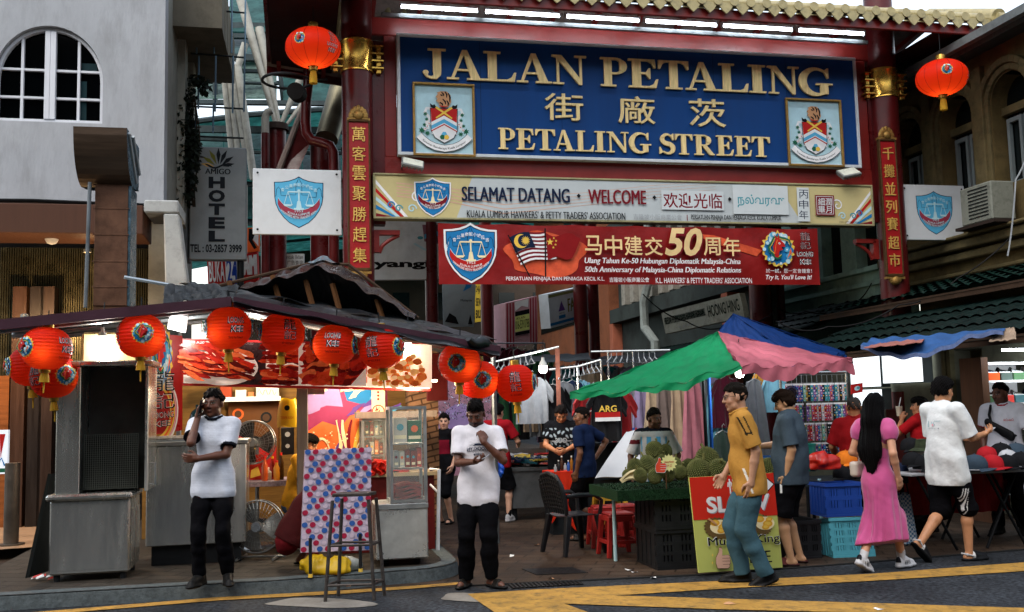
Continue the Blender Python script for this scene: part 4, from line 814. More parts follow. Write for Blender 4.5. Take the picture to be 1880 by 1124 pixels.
k.text('50',*B(1219,421,1290,473),P_MAROON,.05,.25);k.text('50',*B(1218,419,1288,471),BG,.03,.25)
k.text('Ulang Tahun Ke-50 Hubungan Diplomatik Malaysia-China',*B(1072,475,1357,488),P_WHITE,.02,.2);k.text('50th Anniversary of Malaysia-China Diplomatic Relations',*B(1072,491,1358,504),P_WHITE,.02,.2)
k.text('PERSATUAN PENJAJA DAN PENIAGA KECIL K.L.',*B(928,509,1108,518),P_WHITE,.005);k.text('吉隆坡小販商業公會',*B(1117,510,1190,519),P_WHITE,.005);k.text('K.L. HAWKERS’ & PETTY TRADERS’ ASSOCIATION',*B(1202,511,1378,521),P_WHITE,.005)
q=B(1393,424,1459,493);dragon(k,(q[0]+q[2])/2,(q[1]+q[3])/2,(q[3]-q[1])/2*.95)
def loong(k,bx,words=True):
 "the stall's name in black brush strokes with a white edge; bx = function(px0,py0,px1,py1) in unit box"
 for m,b in((P_WHITE,.012),(P_BLACK,.0)):k.text('龍',*bx(.22,.0,.82,.25),m,b);k.text('記',*bx(.22,.27,.87,.50),m,b)
 for m,b in((P_WHITE,.05),(P_BLACK,.005)):k.text('LOONG',*bx(.0,.56,1,.73),m,b);k.text('KEE',*bx(.18,.78,.88,.95),m,b)
loong(k,lambda u0,v0,u1,v1:B(1457+31*u0,428+63*v0,1457+31*u1,428+63*v1))
k.text('試一試，您一定會鍾意！',*B(1401,495,1485,503),P_WHITE);k.text("Try It, You'll Love It!",*B(1401,506,1485,517),P_WHITE,.02,.25)
k.mb.v=[tuple(GP.M@Vector((x,y+bfn((x-b0)/(b1-b0),(z-bz0)/(bz1-bz0))[1]-RBO,z)))for x,y,z in k.mb.v]
k.build('artwork',cl)
for i,(x0,y0,x1,y1,off,dx)in enumerate(((464,311,627,431,-.05,0),(1655,340,1773,441,-.05,0))):
 q=GP.box(x0,y0,x1,y1,off);t=thing('shield_board',('larger white board with blue shield left of the gate' if i==0 else 'smaller white board with blue shield beside the yellow arcaded building'),'sign',GP.at((q[0]+q[2])/2,off,q[1]),'white association boards flanking the gate')
 mb=MB(GP.M);mb.box(q[0],off,q[1],q[2],off+.06,q[3]);pn=mb.build('panel',mat('board_face','#bcc2c6',.55,var=.05,scale=2,bump=.02,dirt=.12,dirtcol='#6e6a5c'),t,bevel=.008)
 k=Ink(GP.M,off-.001);cx=(q[0]+q[2])/2;hh=q[3]-q[1];ww=hh*.73;shield(k,cx-ww/2+.02,q[1]+hh*.10,cx+ww/2+.02,q[3]-hh*.11,P_SKY,P_NAVY,paint('dullred','#8c3446'),P_PALE)
 for a in(q[0]+.07,q[2]-.07):
  for b in(q[1]+.07,q[3]-.07):k.disc(a,b,.018,P_BLACK,8)
 k.build('artwork',pn)
 sx=SL+.2 if i==0 else SR+.2;xs=sorted((sx,(q[0]+q[2])/2))
 for zz in(q[1]+.12,q[3]-.17):mb=MB(GP.M);mb.box(xs[0],off+.06,zz,xs[1],off+.10,zz+.05);mb.build('bracket',mat('dark_steel','#26282a',.5,.5),t)
# --- ground, road, pavements, markings
def ground_mat(name,c,kind,rough=.8):
 m=mat(name,c,rough,var=.22,scale=1.1,bump=.5,bscale=160,dirt=.35,dirtcol='#141312');n=m.node_tree.nodes;L=m.node_tree.links;b=n['Principled BSDF']
 if kind=='paver':
  tc=n.new('ShaderNodeTexCoord');mp=n.new('ShaderNodeMapping');mp.inputs['Rotation'].default_value=(0,0,ANG);L.new(tc.outputs['Object'],mp.inputs[0])
  br=n.new('ShaderNodeTexBrick');br.inputs['Scale'].default_value=1;br.inputs['Brick Width'].default_value=.42;br.inputs['Row Height'].default_value=.21;br.inputs['Mortar Size'].default_value=.012;br.inputs['Mortar Smooth'].default_value=.4
  br.inputs['Color1'].default_value=(1,1,1,1);br.inputs['Color2'].default_value=(.72,.70,.68,1);br.inputs['Mortar'].default_value=(.25,.24,.23,1);L.new(mp.outputs[0],br.inputs[0])
  src=b.inputs['Base Color'].links[0].from_socket;mx=n.new('ShaderNodeMix');mx.data_type='RGBA';mx.blend_type='MULTIPLY';mx.inputs[0].default_value=1;L.new(src,mx.inputs[6]);L.new(br.outputs[0],mx.inputs[7]);L.new(mx.outputs[2],b.inputs['Base Color'])
 if kind=='asphalt' or kind=='paver':
  st=n.new('ShaderNodeTexNoise');st.inputs['Scale'].default_value=.55;st.inputs['Detail'].default_value=9;st.inputs['Roughness'].default_value=.7;tq=n.new('ShaderNodeTexCoord');L.new(tq.outputs['Object'],st.inputs[0]);sr_=n.new('ShaderNodeMapRange');sr_.inputs[1].default_value=.38;sr_.inputs[2].default_value=.62;sr_.inputs[3].default_value=.5;sr_.inputs[4].default_value=1.15;L.new(st.outputs[0],sr_.inputs[0])
  src=b.inputs['Base Color'].links[0].from_socket;mx=n.new('ShaderNodeMix');mx.data_type='RGBA';mx.blend_type='MULTIPLY';mx.inputs[0].default_value=1;L.new(src,mx.inputs[6]);L.new(sr_.outputs[0],mx.inputs[7]);L.new(mx.outputs[2],b.inputs['Base Color'])
 if kind=='asphalt':
  tc=n.new('ShaderNodeTexCoord');v=n.new('ShaderNodeTexNoise');v.inputs['Scale'].default_value=26;v.inputs['Detail'].default_value=5;L.new(tc.outputs['Object'],v.inputs[0]);mr=n.new('ShaderNodeMapRange');mr.inputs[1].default_value=.35;mr.inputs[2].default_value=.72;mr.inputs[3].default_value=.35;mr.inputs[4].default_value=2.3;L.new(v.outputs[0],mr.inputs[0])
  src=b.inputs['Base Color'].links[0].from_socket;mx=n.new('ShaderNodeMix');mx.data_type='RGBA';mx.blend_type='MULTIPLY';mx.inputs[0].default_value=1;L.new(src,mx.inputs[6]);L.new(mr.outputs[0],mx.inputs[7]);L.new(mx.outputs[2],b.inputs['Base Color'])
 return m
ASPH=ground_mat('asphalt','#2b2e32','asphalt',.75);PAV=ground_mat('lane_pavers','#46392f','paver',.62);WALK=ground_mat('pavement_slabs','#403b35','paver',.7);KERB=mat('kerb_stone','#4b5254',.8,var=.3,scale=14,bump=.7,bscale=50,dirt=.6,dirtcol='#23282b')
mb=MB();mb.add([(-700,-30,0),(700,-30,0),(700,1400,0),(-700,1400,0)],[(0,1,2,3)]);struct(mb.build('road',ASPH,base=(0,0,0)))
def flat(name,pts,z,m):mb=MB();mb.add([(p.x,p.y,z)for p in pts],[tuple(range(len(pts)))]);return struct(mb.build(name,m,base=(0,0,0)))
fr=[G(836,1078),G(1300,1056),G(1600,1033),G(1880,1010)]
fr[-1]=fr[-1]+(fr[-1]-fr[-2])*1.2
lane=fr+[fr[-1]+UY*60,fr[0]-UX*12+UY*60,fr[0]-UX*12+UY*2.5]
flat('lane_paving',lane,.004,PAV)
mb=MB()
for a,b in zip(fr[:-1],fr[1:]):mb.tube([(a.x,a.y,.004),(b.x,b.y,.004)],.012,6)
struct(mb.build('drain_edge',mat('drain_iron','#1c1d1d',.6),base=(0,0,0)))
KH=.13
kp=[G(-120,1128),G(0,1121),G(340,1101),G(500,1092),G(640,1081),G(740,1072)]
e1,e2=G(740,1072),G(818,1046);d=UX;cc=[e1+UX*.12]
cx=e1+UX*.05+UY*.55
kp+=[cx+(UX*math.sin(t)-UY*math.cos(t))*.55 for t in np.linspace(.15,math.pi*.5,9)]
kp+=[cx+UX*.55+UY*(.3+.9*i)for i in range(6)]
mb=MB();vb=16.0;ukp=[(p.dot(UX),p.dot(UY))for p in kp[:-5]]
for(u0,v0),(u1,v1)in zip(ukp[:-1],ukp[1:]):
 if u1-u0<1e-4:continue
 P=[UX*u0+UY*v0,UX*u1+UY*v1,UX*u1+UY*vb,UX*u0+UY*vb];mb.add([(p.x,p.y,KH-.004)for p in P],[(0,1,2,3)])
struct(mb.build('pavement',WALK,base=(0,0,0)))
mb=MB()
for i in range(len(kp)-1):
 a,b=kp[i],kp[i+1];t=(b-a).normalized();n_=Vector((t.y,-t.x,0))
 def nn(j):
  p0,p1=kp[max(j-1,0)],kp[min(j+1,len(kp)-1)];t=(p1-p0).normalized();return Vector((t.y,-t.x,0))
 A0,B0=a+nn(i)*.02,b+nn(i+1)*.02;A1,B1=a-nn(i)*.16,b-nn(i+1)*.16;A2,B2=a+nn(i)*.0,b+nn(i+1)*.0
 mb.add([(A0.x,A0.y,.0),(B0.x,B0.y,.0),(A2.x,A2.y,KH-.02),(B2.x,B2.y,KH-.02),((A2-nn(i)*.02).x,(A2-nn(i)*.02).y,KH),((B2-nn(i+1)*.02).x,(B2-nn(i+1)*.02).y,KH),(A1.x,A1.y,KH),(B1.x,B1.y,KH)],[(0,1,3,2),(2,3,5,4),(4,5,7,6)])
struct(mb.build('kerb',KERB,base=(0,0,0)))
YEL=mat('road_yellow','#a07a3a',.75,var=.25,scale=5,bump=.4,bscale=120,dirt=.9,dirtcol='#4b4230')
hz=[(858,1092),(1000,1083),(1350,1067),(1600,1055),(1880,1034),(1980,1026),(1980,1042),(1880,1050),(1600,1068),(1350,1081),(1130,1095),(1400,1103),(1600,1109),(1880,1118),(1980,1122),(1980,1139),(1880,1136),(1600,1127),(1340,1121),(1036,1110),(1075,1124),(1140,1150),(945,1150),(905,1124)]
flat('yellow_marking',[G(*p)for p in hz],.008,YEL)
yl=[(-120,1141),(120,1121),(400,1098),(640,1085),(760,1077),(850,1070),(850,1074),(760,1082),(640,1091),(400,1104),(120,1127),(-120,1147)]
flat('yellow_line',[G(*p)for p in yl],.008,YEL)
PATCH=mat('concrete_patch','#77736c',.85,var=.25,scale=5,bump=.4,dirt=.3)
for i,(cx_,cy_,a,b)in enumerate(((590,1108,98,9),(862,1098,56,8))):flat('road_patch',[G(cx_+a*(1+.15*math.sin(3*t+i))*math.cos(t),cy_+b*(1+.2*math.sin(2*t))*math.sin(t))for t in np.linspace(0,6.283,25)[:-1]],.006+.0*i,PATCH)
IRON=mat('cast_iron','#17181a',.6,.3,var=.3,scale=20,bump=.3)
q=[G(958,1046),G(1050,1043),G(1080,1053),G(985,1057)];mb=MB();mb.prismz([(p.x,p.y)for p in q],.0045,.010);tag(mb.build('manhole_cover',IRON),'dark square iron cover set in the lane paving','drain cover')
dg=thing('drain_grate','slotted iron drain grate at the mouth of the lane','drain grate',G(1000,1073));a,b,c_,d_=G(932,1073),G(1062,1066),G(1072,1074),G(940,1082)
for i in range(17):
 t0,t1=i/17,(i+.5)/17;mb=MB();f=lambda t,v:(a.lerp(b,t)).lerp(d_.lerp(c_,t),v);q=[f(t0,0),f(t1,0),f(t1+.012,1),f(t0+.012,1)];mb.prismz([(p.x,p.y)for p in q],.0055,.012);mb.build('slot_bar',IRON,dg)
mb=MB();mb.prismz([(p.x,p.y)for p in(a,b,c_,d_)],.0042,.0052);mb.build('drain_pit',mat('pit_black','#050505',.9,var=0,bump=0),dg)
# --- left shophouse
LB=Plane(300,14.5)
STUC=mat('stucco','#9b9ea2',.9,var=.09,scale=1.6,bump=.7,bscale=16,dirt=.32,dirtcol='#62625e',stretch=(1.4,1.4,.45));CONC=mat('grey_concrete','#7f8078',.85,var=.18,scale=2,bump=.3,dirt=.3)
WFR=mat('window_white','#c3c6cc',.45,var=.04,bump=0);BLKG=mat('black_glass','#020304',.06,var=0,bump=0);BLKG.node_tree.nodes['Principled BSDF'].inputs['Specular IOR Level'].default_value=.06
sh=thing('white_shophouse','white rendered shophouse with an arched white window above a brown fascia','building',LB.at(-1.5))
sl,sr=LB.hit(-60,200)[0],LB.hit(303,100)[0];zb=LB.hit(200,374)[1];zt=LB.hit(200,-120)[1]
wl,wr=LB.hit(-12,150)[0],LB.hit(189,150)[0];wc=(wl+wr)/2;rw=(wr-wl)/2;wz0=LB.hit(88,224)[1];wzs=LB.hit(88,147)[1]
mb=MB(LB.M);rz_=LB.hit(88,47)[1]-wzs
A_=[(wc+rw*math.cos(t),wzs+rz_*math.sin(t))for t in np.linspace(0,math.pi,25)]
mb.box(wr,0,zb,sr,.35,zt);mb.box(sl,0,zb,wl,.35,zt);mb.box(wl,0,zb,wr,.35,wz0);mb.prism([(wr,zt),(wl,zt)]+[(wl,wzs)]+A_[::-1][1:-1]+[(wr,wzs)],0,.35);mb.box(wl-.001,.30,wz0,wr+.001,.34,wzs+rz_)
mb.build('wall',STUC,sh)
mb=MB(LB.M);mb.box(sr-.25,.36,zb-3,sr,4.2,zt);mb.box(sr,1.6,zb,sr+.12,2.0,zt);mb.box(sr,3.0,zb,sr+.12,3.4,zt);mb.build('side_wall',CONC,sh)
mb=MB(LB.M)
q=LB.hit(330,110,2.5)[1]
for i in range(5):mb.box(sr+.001,.9+i*.7,q+.05*i,sr+.75,1.5+i*.7,zt)
mb.build('overhang',mat('overhang_concrete','#5a564c',.85,dirt=.4,scale=2),sh)
win=MB(LB.M);o2=[(wc+(rw-.05)*math.cos(t),wzs+(rz_-.05)*math.sin(t))for t in np.linspace(0,math.pi,25)];o1=[(wc+(rw-.005)*math.cos(t),wzs+(rz_-.005)*math.sin(t))for t in np.linspace(0,math.pi,25)]
for i in range(24):win.prism([o1[i],o1[i+1],o2[i+1],o2[i]],.08,.18)
win.box(wr-.05,.08,wz0,wr-.005,.18,wzs);win.box(wl+.005,.08,wz0,wl+.05,.18,wzs);win.box(wl+.05,.08,wz0,wr-.05,.18,wz0+.06)
win=win.build('window',WFR,sh,bevel=.004)
mb=MB(LB.M);mb.box(wl+.05,.16,wz0+.05,wr-.05,.17,wzs);mb.prism([(wc+(rw-.05)*math.cos(t),wzs+.0005+(rz_-.05)*math.sin(t))for t in np.linspace(0,math.pi,25)],.16,.17);mb.build('pane',BLKG,win)
for x0,x1,z0,z1 in((.53,.66,wz0+.08,wzs+.05),(.56,.85,wzs+rz_*.26,wzs+rz_*.40)):mb=MB(LB.M);mb.box(wc+rw*x0,.1592,z0,wc+rw*x1,.1597,z1);mb.build('pane_reflection',mat('teal_reflection','#0c272b',.6,var=.3,scale=5),win)  # teal strips laid over the pane paint in its reflection
for sx in(-1,1):
 mb=MB(LB.M);x0,x1=(wc+.0,wc+.075)if sx>0 else(wc-.075,wc-.002);mb.box(x0,.06,wz0+.06,x1,.15,wzs+rz_-.06);mb.build('leaf_stile',WFR,win,bevel=.004)
 xm=wc+sx*rw*.52;mb=MB(LB.M);mb.box(xm-.018,.10,wz0+.06,xm+.018,.159,wzs+rz_*.80);mb.build('mullion',WFR,win)
 for zz in(wz0+(wzs-wz0)*.62,wzs+rz_*.22):
  mb=MB(LB.M);xa,xb=sorted((wc+sx*.075,wc+sx*(rw-.06)));mb.box(xa,.105,zz-.016,xb,.158,zz+.016);mb.build('glazing_bar',WFR,win)
mb=MB(LB.M);mb.tube([(sl,-.03,LB.hit(-60,368)[1]),(LB.hit(60,370)[0],-.03,zb+.02),(LB.hit(160,372)[0],-.03,zb),(LB.hit(290,378)[0],-.03,zb-.02)],.025,6);mb.build('cable',mat('black_rubber','#0b0b0c',.6),sh)
fz0,fz1=LB.hit(80,428,-.9)[1],LB.hit(80,374,-.9)[1]
mb=MB(LB.M);mb.box(sl,-.9,fz0,LB.hit(262,400,-.9)[0],-.01,fz1);mb.build('fascia',mat('brown_fascia','#4e352a',.65,var=.1,scale=3,bump=.1,stretch=(8,8,.5)),sh,bevel=.01)
mb=MB(LB.M);a=LB.hit(264,376,-.9);b=LB.hit(328,384,-.9);mb.box(a[0],-.9,fz1-.1,b[0],.0,fz1+.08);mb.hexa([(b[0]-.16,-.9,fz0-1.0),(b[0]+.16,-.9,fz0-1.0),(b[0]+.16,-.5,fz0-1.0),(b[0]-.16,-.5,fz0-1.0),(b[0]-.2,-.9,fz1-.11),(b[0],-.9,fz1-.11),(b[0],-.5,fz1-.11),(b[0]-.2,-.5,fz1-.11)]);mb.build('canopy_end',mat('white_render','#9d9f9d',.85,dirt=.35,scale=3),sh,bevel=.02)
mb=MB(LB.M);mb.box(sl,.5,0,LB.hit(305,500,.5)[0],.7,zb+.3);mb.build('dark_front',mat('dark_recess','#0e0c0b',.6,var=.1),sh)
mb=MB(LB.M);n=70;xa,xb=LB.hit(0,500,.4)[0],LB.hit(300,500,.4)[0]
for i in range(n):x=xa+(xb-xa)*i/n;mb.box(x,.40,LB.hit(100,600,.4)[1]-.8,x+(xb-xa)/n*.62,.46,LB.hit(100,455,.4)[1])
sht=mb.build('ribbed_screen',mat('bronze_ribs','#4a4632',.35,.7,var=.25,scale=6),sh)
for px,col in((30,'#3a2416'),(62,'#1b120c'),(82,'#2a1a10')):
 mb=MB(LB.M);x=LB.hit(px,800,.1)[0];mb.box(x-.09,.1,0,x+.09,.35,fz0-.6);mb.build('column',mat('dark_wood_'+str(px),col,.45,var=.3,scale=3,stretch=(6,6,.5),bump=.2),sh)
mb=MB(LB.M);mb.box(LB.hit(-60,700,.2)[0],.2,.0,LB.hit(17,700,.2)[0],.3,LB.hit(10,690,.2)[1]);mb.build('wood_panel',mat('oak_panel','#7d4a26',.5,var=.3,scale=2,stretch=(1,1,9)),sh)
mb=MB(LB.M);q=LB.hit(95,438,-.4);mb.lathe([(.0,-.09),(.06,-.07),(.09,-.02),(.09,.03),(.06,.06),(0,.06)],(q[0],-.4,q[1]),16);cm=mb.build('dome_camera',WFR,sh,smooth=True)
for i,(px,py,e)in enumerate(((45,590,420),(160,470,14))):
 oy=-.75 if i==0 else-.25;q=LB.hit(px,py,oy);l=bpy.data.lights.new('shop_lamp','POINT');l.energy=e;l.color=(1,.62,.3);l.shadow_soft_size=.08;o=bpy.data.objects.new('shop_lamp',l);COL.objects.link(o);p=LB.at(q[0],oy,q[1]);o.location=p
 t=thing('downlight','small warm downlight under the brown fascia'+(' near the left frame edge' if i==0 else ' beside the steel duct'),'lamp',p,'downlights of the shophouse');mb=MB();mb.lathe([(.03,.05),(.05,.05),(.05,.09),(.03,.1)],p,14);mb.build('housing',mat('cast_grey','#7a7d7c'),t);mb=MB();mb.ball((p.x,p.y,p.z+.05),.028);mb.build('bulb',mat('warm_bulb','#ffd9a0',emit=12,ecol='#ffc070',var=0,bump=0),t)
q=[LB.hit(-10,790,-1.4),LB.hit(13,870,-1.4)];lb=thing('light_box','white lit poster box at the far left frame edge','sign',LB.at(q[0][0],-1.4,q[1][1]));mb=MB(LB.M);mb.box(q[0][0],-1.4,q[1][1],q[1][0],-1.32,q[0][1]);mb.build('case',mat('lit_poster','#c8ccd0',.4,emit=1.6,ecol='#c9d6e8',var=0,bump=0),lb)
k=Ink(LB.M,-1.401);k.rect(q[0][0]+.05,q[1][1]+.02,q[1][0]-.02,q[1][1]+.07,P_GREEN);k.poly([(q[1][0]-.1,q[0][1]-.05),(q[1][0]-.03,q[0][1]-.05),(q[1][0]-.08,q[0][1]-.35)],P_RED);k.stroke([(q[1][0]-.12,q[1][1]+.1),(q[1][0]-.07,q[1][1]+.2),(q[1][0]-.03,q[1][1]+.1)],.02,P_BLUE);k.build('poster_art',lb)
mb=MB(LB.M);mb.box(q[0][0],-1.38,KH,q[0][0]+.06,-1.34,q[1][1]);mb.build('leg',mat('dark_steel','#26282a',.5,.5),lb)
p=G(20,1001,KH);bo=thing('bollard','plain dark steel bollard on the pavement by the shop door','bollard',p);mb=MB();mb.cone((p.x,p.y,KH),(p.x,p.y,W(30,850,p.y).z),.085,.085,20);mb.build('post',mat('bollard_steel','#5b544c',.4,.7,var=.2),bo,smooth=True);mb=MB();mb.cone((p.x,p.y,KH),(p.x,p.y,KH+.02),.15,.15,20);mb.build('base_plate',mat('bollard_steel'),bo)
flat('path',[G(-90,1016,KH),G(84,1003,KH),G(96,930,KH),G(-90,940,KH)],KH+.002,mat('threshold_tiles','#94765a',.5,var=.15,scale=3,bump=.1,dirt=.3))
# --- kitchen duct with hood
DP=Plane(215,11.7);STEEL=mat('brushed_steel','#8f8f8b',.36,.85,var=.22,scale=3,bump=.1,stretch=(.6,.6,14),dirt=.2);COP=mat('grimy_duct','#5d4335',.5,.45,var=.35,scale=2.5,bump=.12,dirt=.45,dirtcol='#1e1413');FOIL=mat('foil_wrap','#49606e',.28,.6,var=.4,scale=6,bump=.6,bscale=14)
du=thing('kitchen_duct','tall brown steel kitchen duct with a curved hood rising behind the stall','duct',DP.at(0,0,2.5))
x0,x1=DP.hit(173,450)[0],DP.hit(234,450)[0];ys=[340,383,431,480,527,562];zs=[DP.hit(205,y)[1]for y in ys]
for i in range(5):
 mb=MB(DP.M);mb.box(x0,0,zs[i+1]+.006,x1,.48,zs[i]-.006,0);mb.box(x1+.002,.01,zs[i+1],x1+.03,.47,zs[i],1);mb.box(x0-.02,-.006,zs[i]-.008,x1+.015,-.001,zs[i]+.008,0);mb.build('duct_section',[COP,FOIL],du,bevel=.006)
mb=MB(DP.M);mb.box(x0,.02,1.9,x1,.46,zs[5]);mb.build('duct_section',COP,du)
hx0,hx1=DP.hit(138,280,-.25)[0],DP.hit(236,280,-.25)[0];ht,hb=DP.hit(190,237,-.3)[1],DP.hit(190,337,-.1)[1]
R_=(ht-hb);prof=[(-.38+.10*math.sin(t*3)*0+(.50*(1-math.cos(t*math.pi/2))),ht-R_*math.sin(t*math.pi/2))for t in np.linspace(0,1,12)]
mb=MB(DP.M);inner=[(y+.02,z+.012)for y,z in prof]
for i in range(11):(a,b),(c,d)=prof[i],prof[i+1];mb.add([(hx0,a,b),(hx1,a,b),(hx1,c,d),(hx0,c,d)],[(0,1,2,3)],0)
side=prof+[(.55,hb+.05),(.55,ht)]
for xx in(hx0,hx1):mb.add([(xx,a,b)for a,b in side],[tuple(range(len(side)))if xx==hx1 else tuple(range(len(side)-1,-1,-1))],1 if xx==hx1 else 0)
mb.add([(hx0,.55,hb+.05),(hx1,.55,hb+.05),(hx1,.55,ht),(hx0,.55,ht)],[(0,1,2,3)],1);mb.add([(hx0,-.38,ht),(hx1,-.38,ht),(hx1,.55,ht),(hx0,.55,ht)],[(0,1,2,3)],1)
mb.build('curved_hood',[mat('hood_brown','#46382c',.42,.5,var=.3,scale=2,stretch=(.5,.5,5),dirt=.3),FOIL],du)
for i,(a,b)in enumerate((((hx1+.01,-.30,ht-.04),(hx1+.01,.3,hb+.1)),((hx1+.01,.0,ht),(hx1+.015,.5,hb+.25)))):mb=MB(DP.M);mb.tube([a,b],.02,6);mb.build('seam_strip',mat('tape_white','#9aa0a2',.6),du)
mb=MB(DP.M);a,b=DP.hit(165,335,-.1),DP.hit(157,565,-.1);mb.tube([(a[0],-.1,a[1]),(b[0],-.1,b[1])],.022,8);mb.build('brace_pipe',mat('pipe_steel','#6c7276',.4,.7),du,smooth=True)
# --- right-hand row of old shophouses
RU=11.25
class UPlane(Plane):
 "plane running along the lane at street coordinate U; local x into the lane, y towards the lane middle"
 def __init__(s,U):
  s.o=UX*U;s.u=UY;s.n=-UX;s.M=Matrix(((s.u.x,s.n.x,0,s.o.x),(s.u.y,s.n.y,0,s.o.y),(0,0,1,0),(0,0,0,1)))
FP=UPlane(RU)
OCH=mat('old_ochre_wall','#594c30',.85,var=.3,scale=1.8,bump=.5,bscale=20,dirt=.8,dirtcol='#3a3222');OCHD=mat('ochre_trim','#5c5238',.8,var=.25,scale=4,bump=.3,dirt=.5);TEALW=mat('old_teal_wall','#8fb0a4',.85,var=.2,scale=1.5,bump=.3,dirt=.55,dirtcol='#3b4a46')
DGL=mat('dark_window','#0b1112',.15,var=0,bump=0);FRM=mat('grey_frame','#6b7476',.5,var=.1,bump=0)
yb=thing('ochre_shophouse','old ochre shophouse with arched upper windows behind the right gate pillar','building',FP.at(15))
arcs=[]
for x0,x1,ytop in((1648,1694,215),(1733,1790,180),(1829,1896,130)):
 s1,s0=FP.hit(x0,300)[0],FP.hit(x1,300)[0];arcs.append(((s0+s1)/2,(s1-s0)/2,FP.hit((x0+x1)/2,ytop)[1]))
zc0=np.mean([FP.hit(1600,515)[1],FP.hit(1860,425)[1]]);wtop=np.mean([a[2]for a in arcs]);hw=np.mean([a[1]for a in arcs]);ze=np.mean([FP.hit(1660,175)[1],FP.hit(1870,62)[1]]);zsill=FP.hit(1670,395)[1];zsp=wtop-hw
c1=arcs[0][0];pit=(arcs[0][0]-arcs[2][0])/2;s0,s1=arcs[2][0]-3.5*pit,c1+pit*.62
cs=[a[0]for a in arcs]+[arcs[2][0]-pit];hw*=1.08
mb=MB(FP.M);prev=s1
for c in cs:
 mb.box(c+hw,-.4,zsill,prev,0,wtop+.02);A_=[(c+hw*math.cos(t),zsp+hw*math.sin(t))for t in np.linspace(0,math.pi,15)]
 mb.prism([(c+hw,wtop+.02),(c-hw,wtop+.02),(c-hw,zsp)]+A_[::-1][1:-1]+[(c+hw,zsp)],-.4,0);prev=c-hw
mb.box(s0,-.4,zsill,prev,0,wtop+.02);mb.box(s0,-.4,zc0-.5,s1,0,zsill);mb.box(s0,-.4,wtop+.02,s1,0,ze);mb.box(s0,-.9,0,s1,-.6,zc0-.1);mb.build('wall',OCH,yb)
for c in cs:
 mb=MB(FP.M)
 for r0,r1,yy in((hw+.02,hw+.12,.05),(hw+.13,hw+.24,.09)):
  A0=[(c+r0*math.cos(t),zsp+r0*math.sin(t))for t in np.linspace(0,math.pi,15)];A1=[(c+r1*math.cos(t),zsp+r1*math.sin(t))for t in np.linspace(0,math.pi,15)]
  for i in range(14):mb.prism([A0[i],A0[i+1],A1[i+1],A1[i]],.0,yy)
  for sx in(-1,1):xa,xb=sorted((c+sx*r0,c+sx*r1));mb.box(xa,0,zsill,xb,yy,zsp)
 mb.build('arch_moulding',OCHD,yb,bevel=.008)
 mb=MB(FP.M);mb.box(c-hw,-.32,zsill,c+hw,-.30,wtop);wn=mb.build('window',DGL,yb)
 for sx in(-1,1):
  mb=MB(FP.M);xa,xb=sorted((c+sx*.03,c+sx*(hw-.06)));z1=zsp-.25
  for p in((xa,zsill,xa+.06,z1),(xb-.06,zsill,xb,z1),(xa+.06,z1-.07,xb-.06,z1),(xa+.06,zsill,xb-.06,zsill+.08)):mb.box(p[0],-.28,p[1],p[2],-.22,p[3])
  mb.build('casement',FRM,wn)
 mb=MB(FP.M);mb.box(c-hw,-.29,zsp-.18,c+hw,-.18,zsp-.05);mb.build('transom',OCHD,wn)
for i,(dz,th,yy)in enumerate(((0,.16,.28),(-.17,.14,.18),(.17,.07,.36),(-.42,.08,.10))):mb=MB(FP.M);mb.box(s0,.001,zc0+dz,s1,yy,zc0+dz+th-.01);mb.build('cornice',OCHD,yb,bevel=.02)
mb=MB(FP.M)
for c in cs:mb.box(c-pit/2-.12,.001,zc0+.25,c-pit/2+.12,.10,wtop+.3)
mb.build('pilasters',OCHD,yb,bevel=.01)
mb=MB(FP.M);mb.hexa([(s0,.55,ze-.12),(s1,.55,ze-.12),(s1,.0,ze),(s0,.0,ze),(s0,.62,ze+.05),(s1,.62,ze+.05),(s1,-4,ze+1.6),(s0,-4,ze+1.6)]);mb.build('roof',mat('roof_grey','#3f4443',.8,var=.25,scale=6,dirt=.5),yb)
mb=MB(FP.M);mb.box(s0,.63,ze-.08,s1,.75,ze+.05);mb.build('gutter',mat('gutter_grey','#6b7070',.6,.3,dirt=.4),yb)
q0,q1=FP.hit(1776,350,.4),FP.hit(1838,402,.4);sc_=sorted((q0[0],q1[0]));ac=thing('air_conditioner','old white air conditioner unit on a bracket below the arched windows','air conditioner',FP.at(sc_[0],.4,q1[1]))
mb=MB(FP.M);mb.box(sc_[0],.12,q1[1],sc_[1],.55,q0[1]);mb.build('case',mat('ac_white','#74776e',.5,dirt=.4,scale=5),ac,bevel=.02);mb=MB(FP.M)
for i in range(9):z=q1[1]+.08+i*(q0[1]-q1[1]-.16)/8;mb.box(sc_[0]+.08,.551,z,sc_[0]+.55,.558,z+.02)
mb.build('grille',mat('grille_dark','#1a1d1c',.6),ac)
mb=MB(FP.M);mb.box(sc_[0]-.1,.0,q1[1]-.06,sc_[1]+.1,.6,q1[1]-.01);mb.build('bracket',mat('rust_steel','#2d2420',.8),ac)
tz=zc0-.25;t0,t1=s1+.02,FP.hit(1400,500)[0]
tb=thing('teal_shophouse','faded teal shophouse with dark upper windows behind the red banner','building',FP.at((t0+t1)/2))
mb=MB(FP.M);zt_=ze+.3;n=4;wd=(t1-t0)/n
for i in range(n+1):x=t0+i*wd;mb.box(max(t0,x-.28),-.3,tz+.3,min(t1,x+.28),.05,zt_)
mb.box(t0,-.3,tz-1.2,t1,0,tz+.3);mb.box(t0,-.3,zt_,t1,0,zt_+1.2);mb.box(t0,-.9,0,t1,-.6,tz-.8);mb.build('wall',TEALW,tb)
mb=MB(FP.M);mb.box(t0+.001,-.599,0,t0+.1,-.301,tz);mb.build('return_wall',TEALW,tb)
for i in range(n):mb=MB(FP.M);x=t0+i*wd;mb.box(x+.28,-.28,tz+.3,x+wd-.28,-.2,zt_);mb.build('window',DGL,tb);
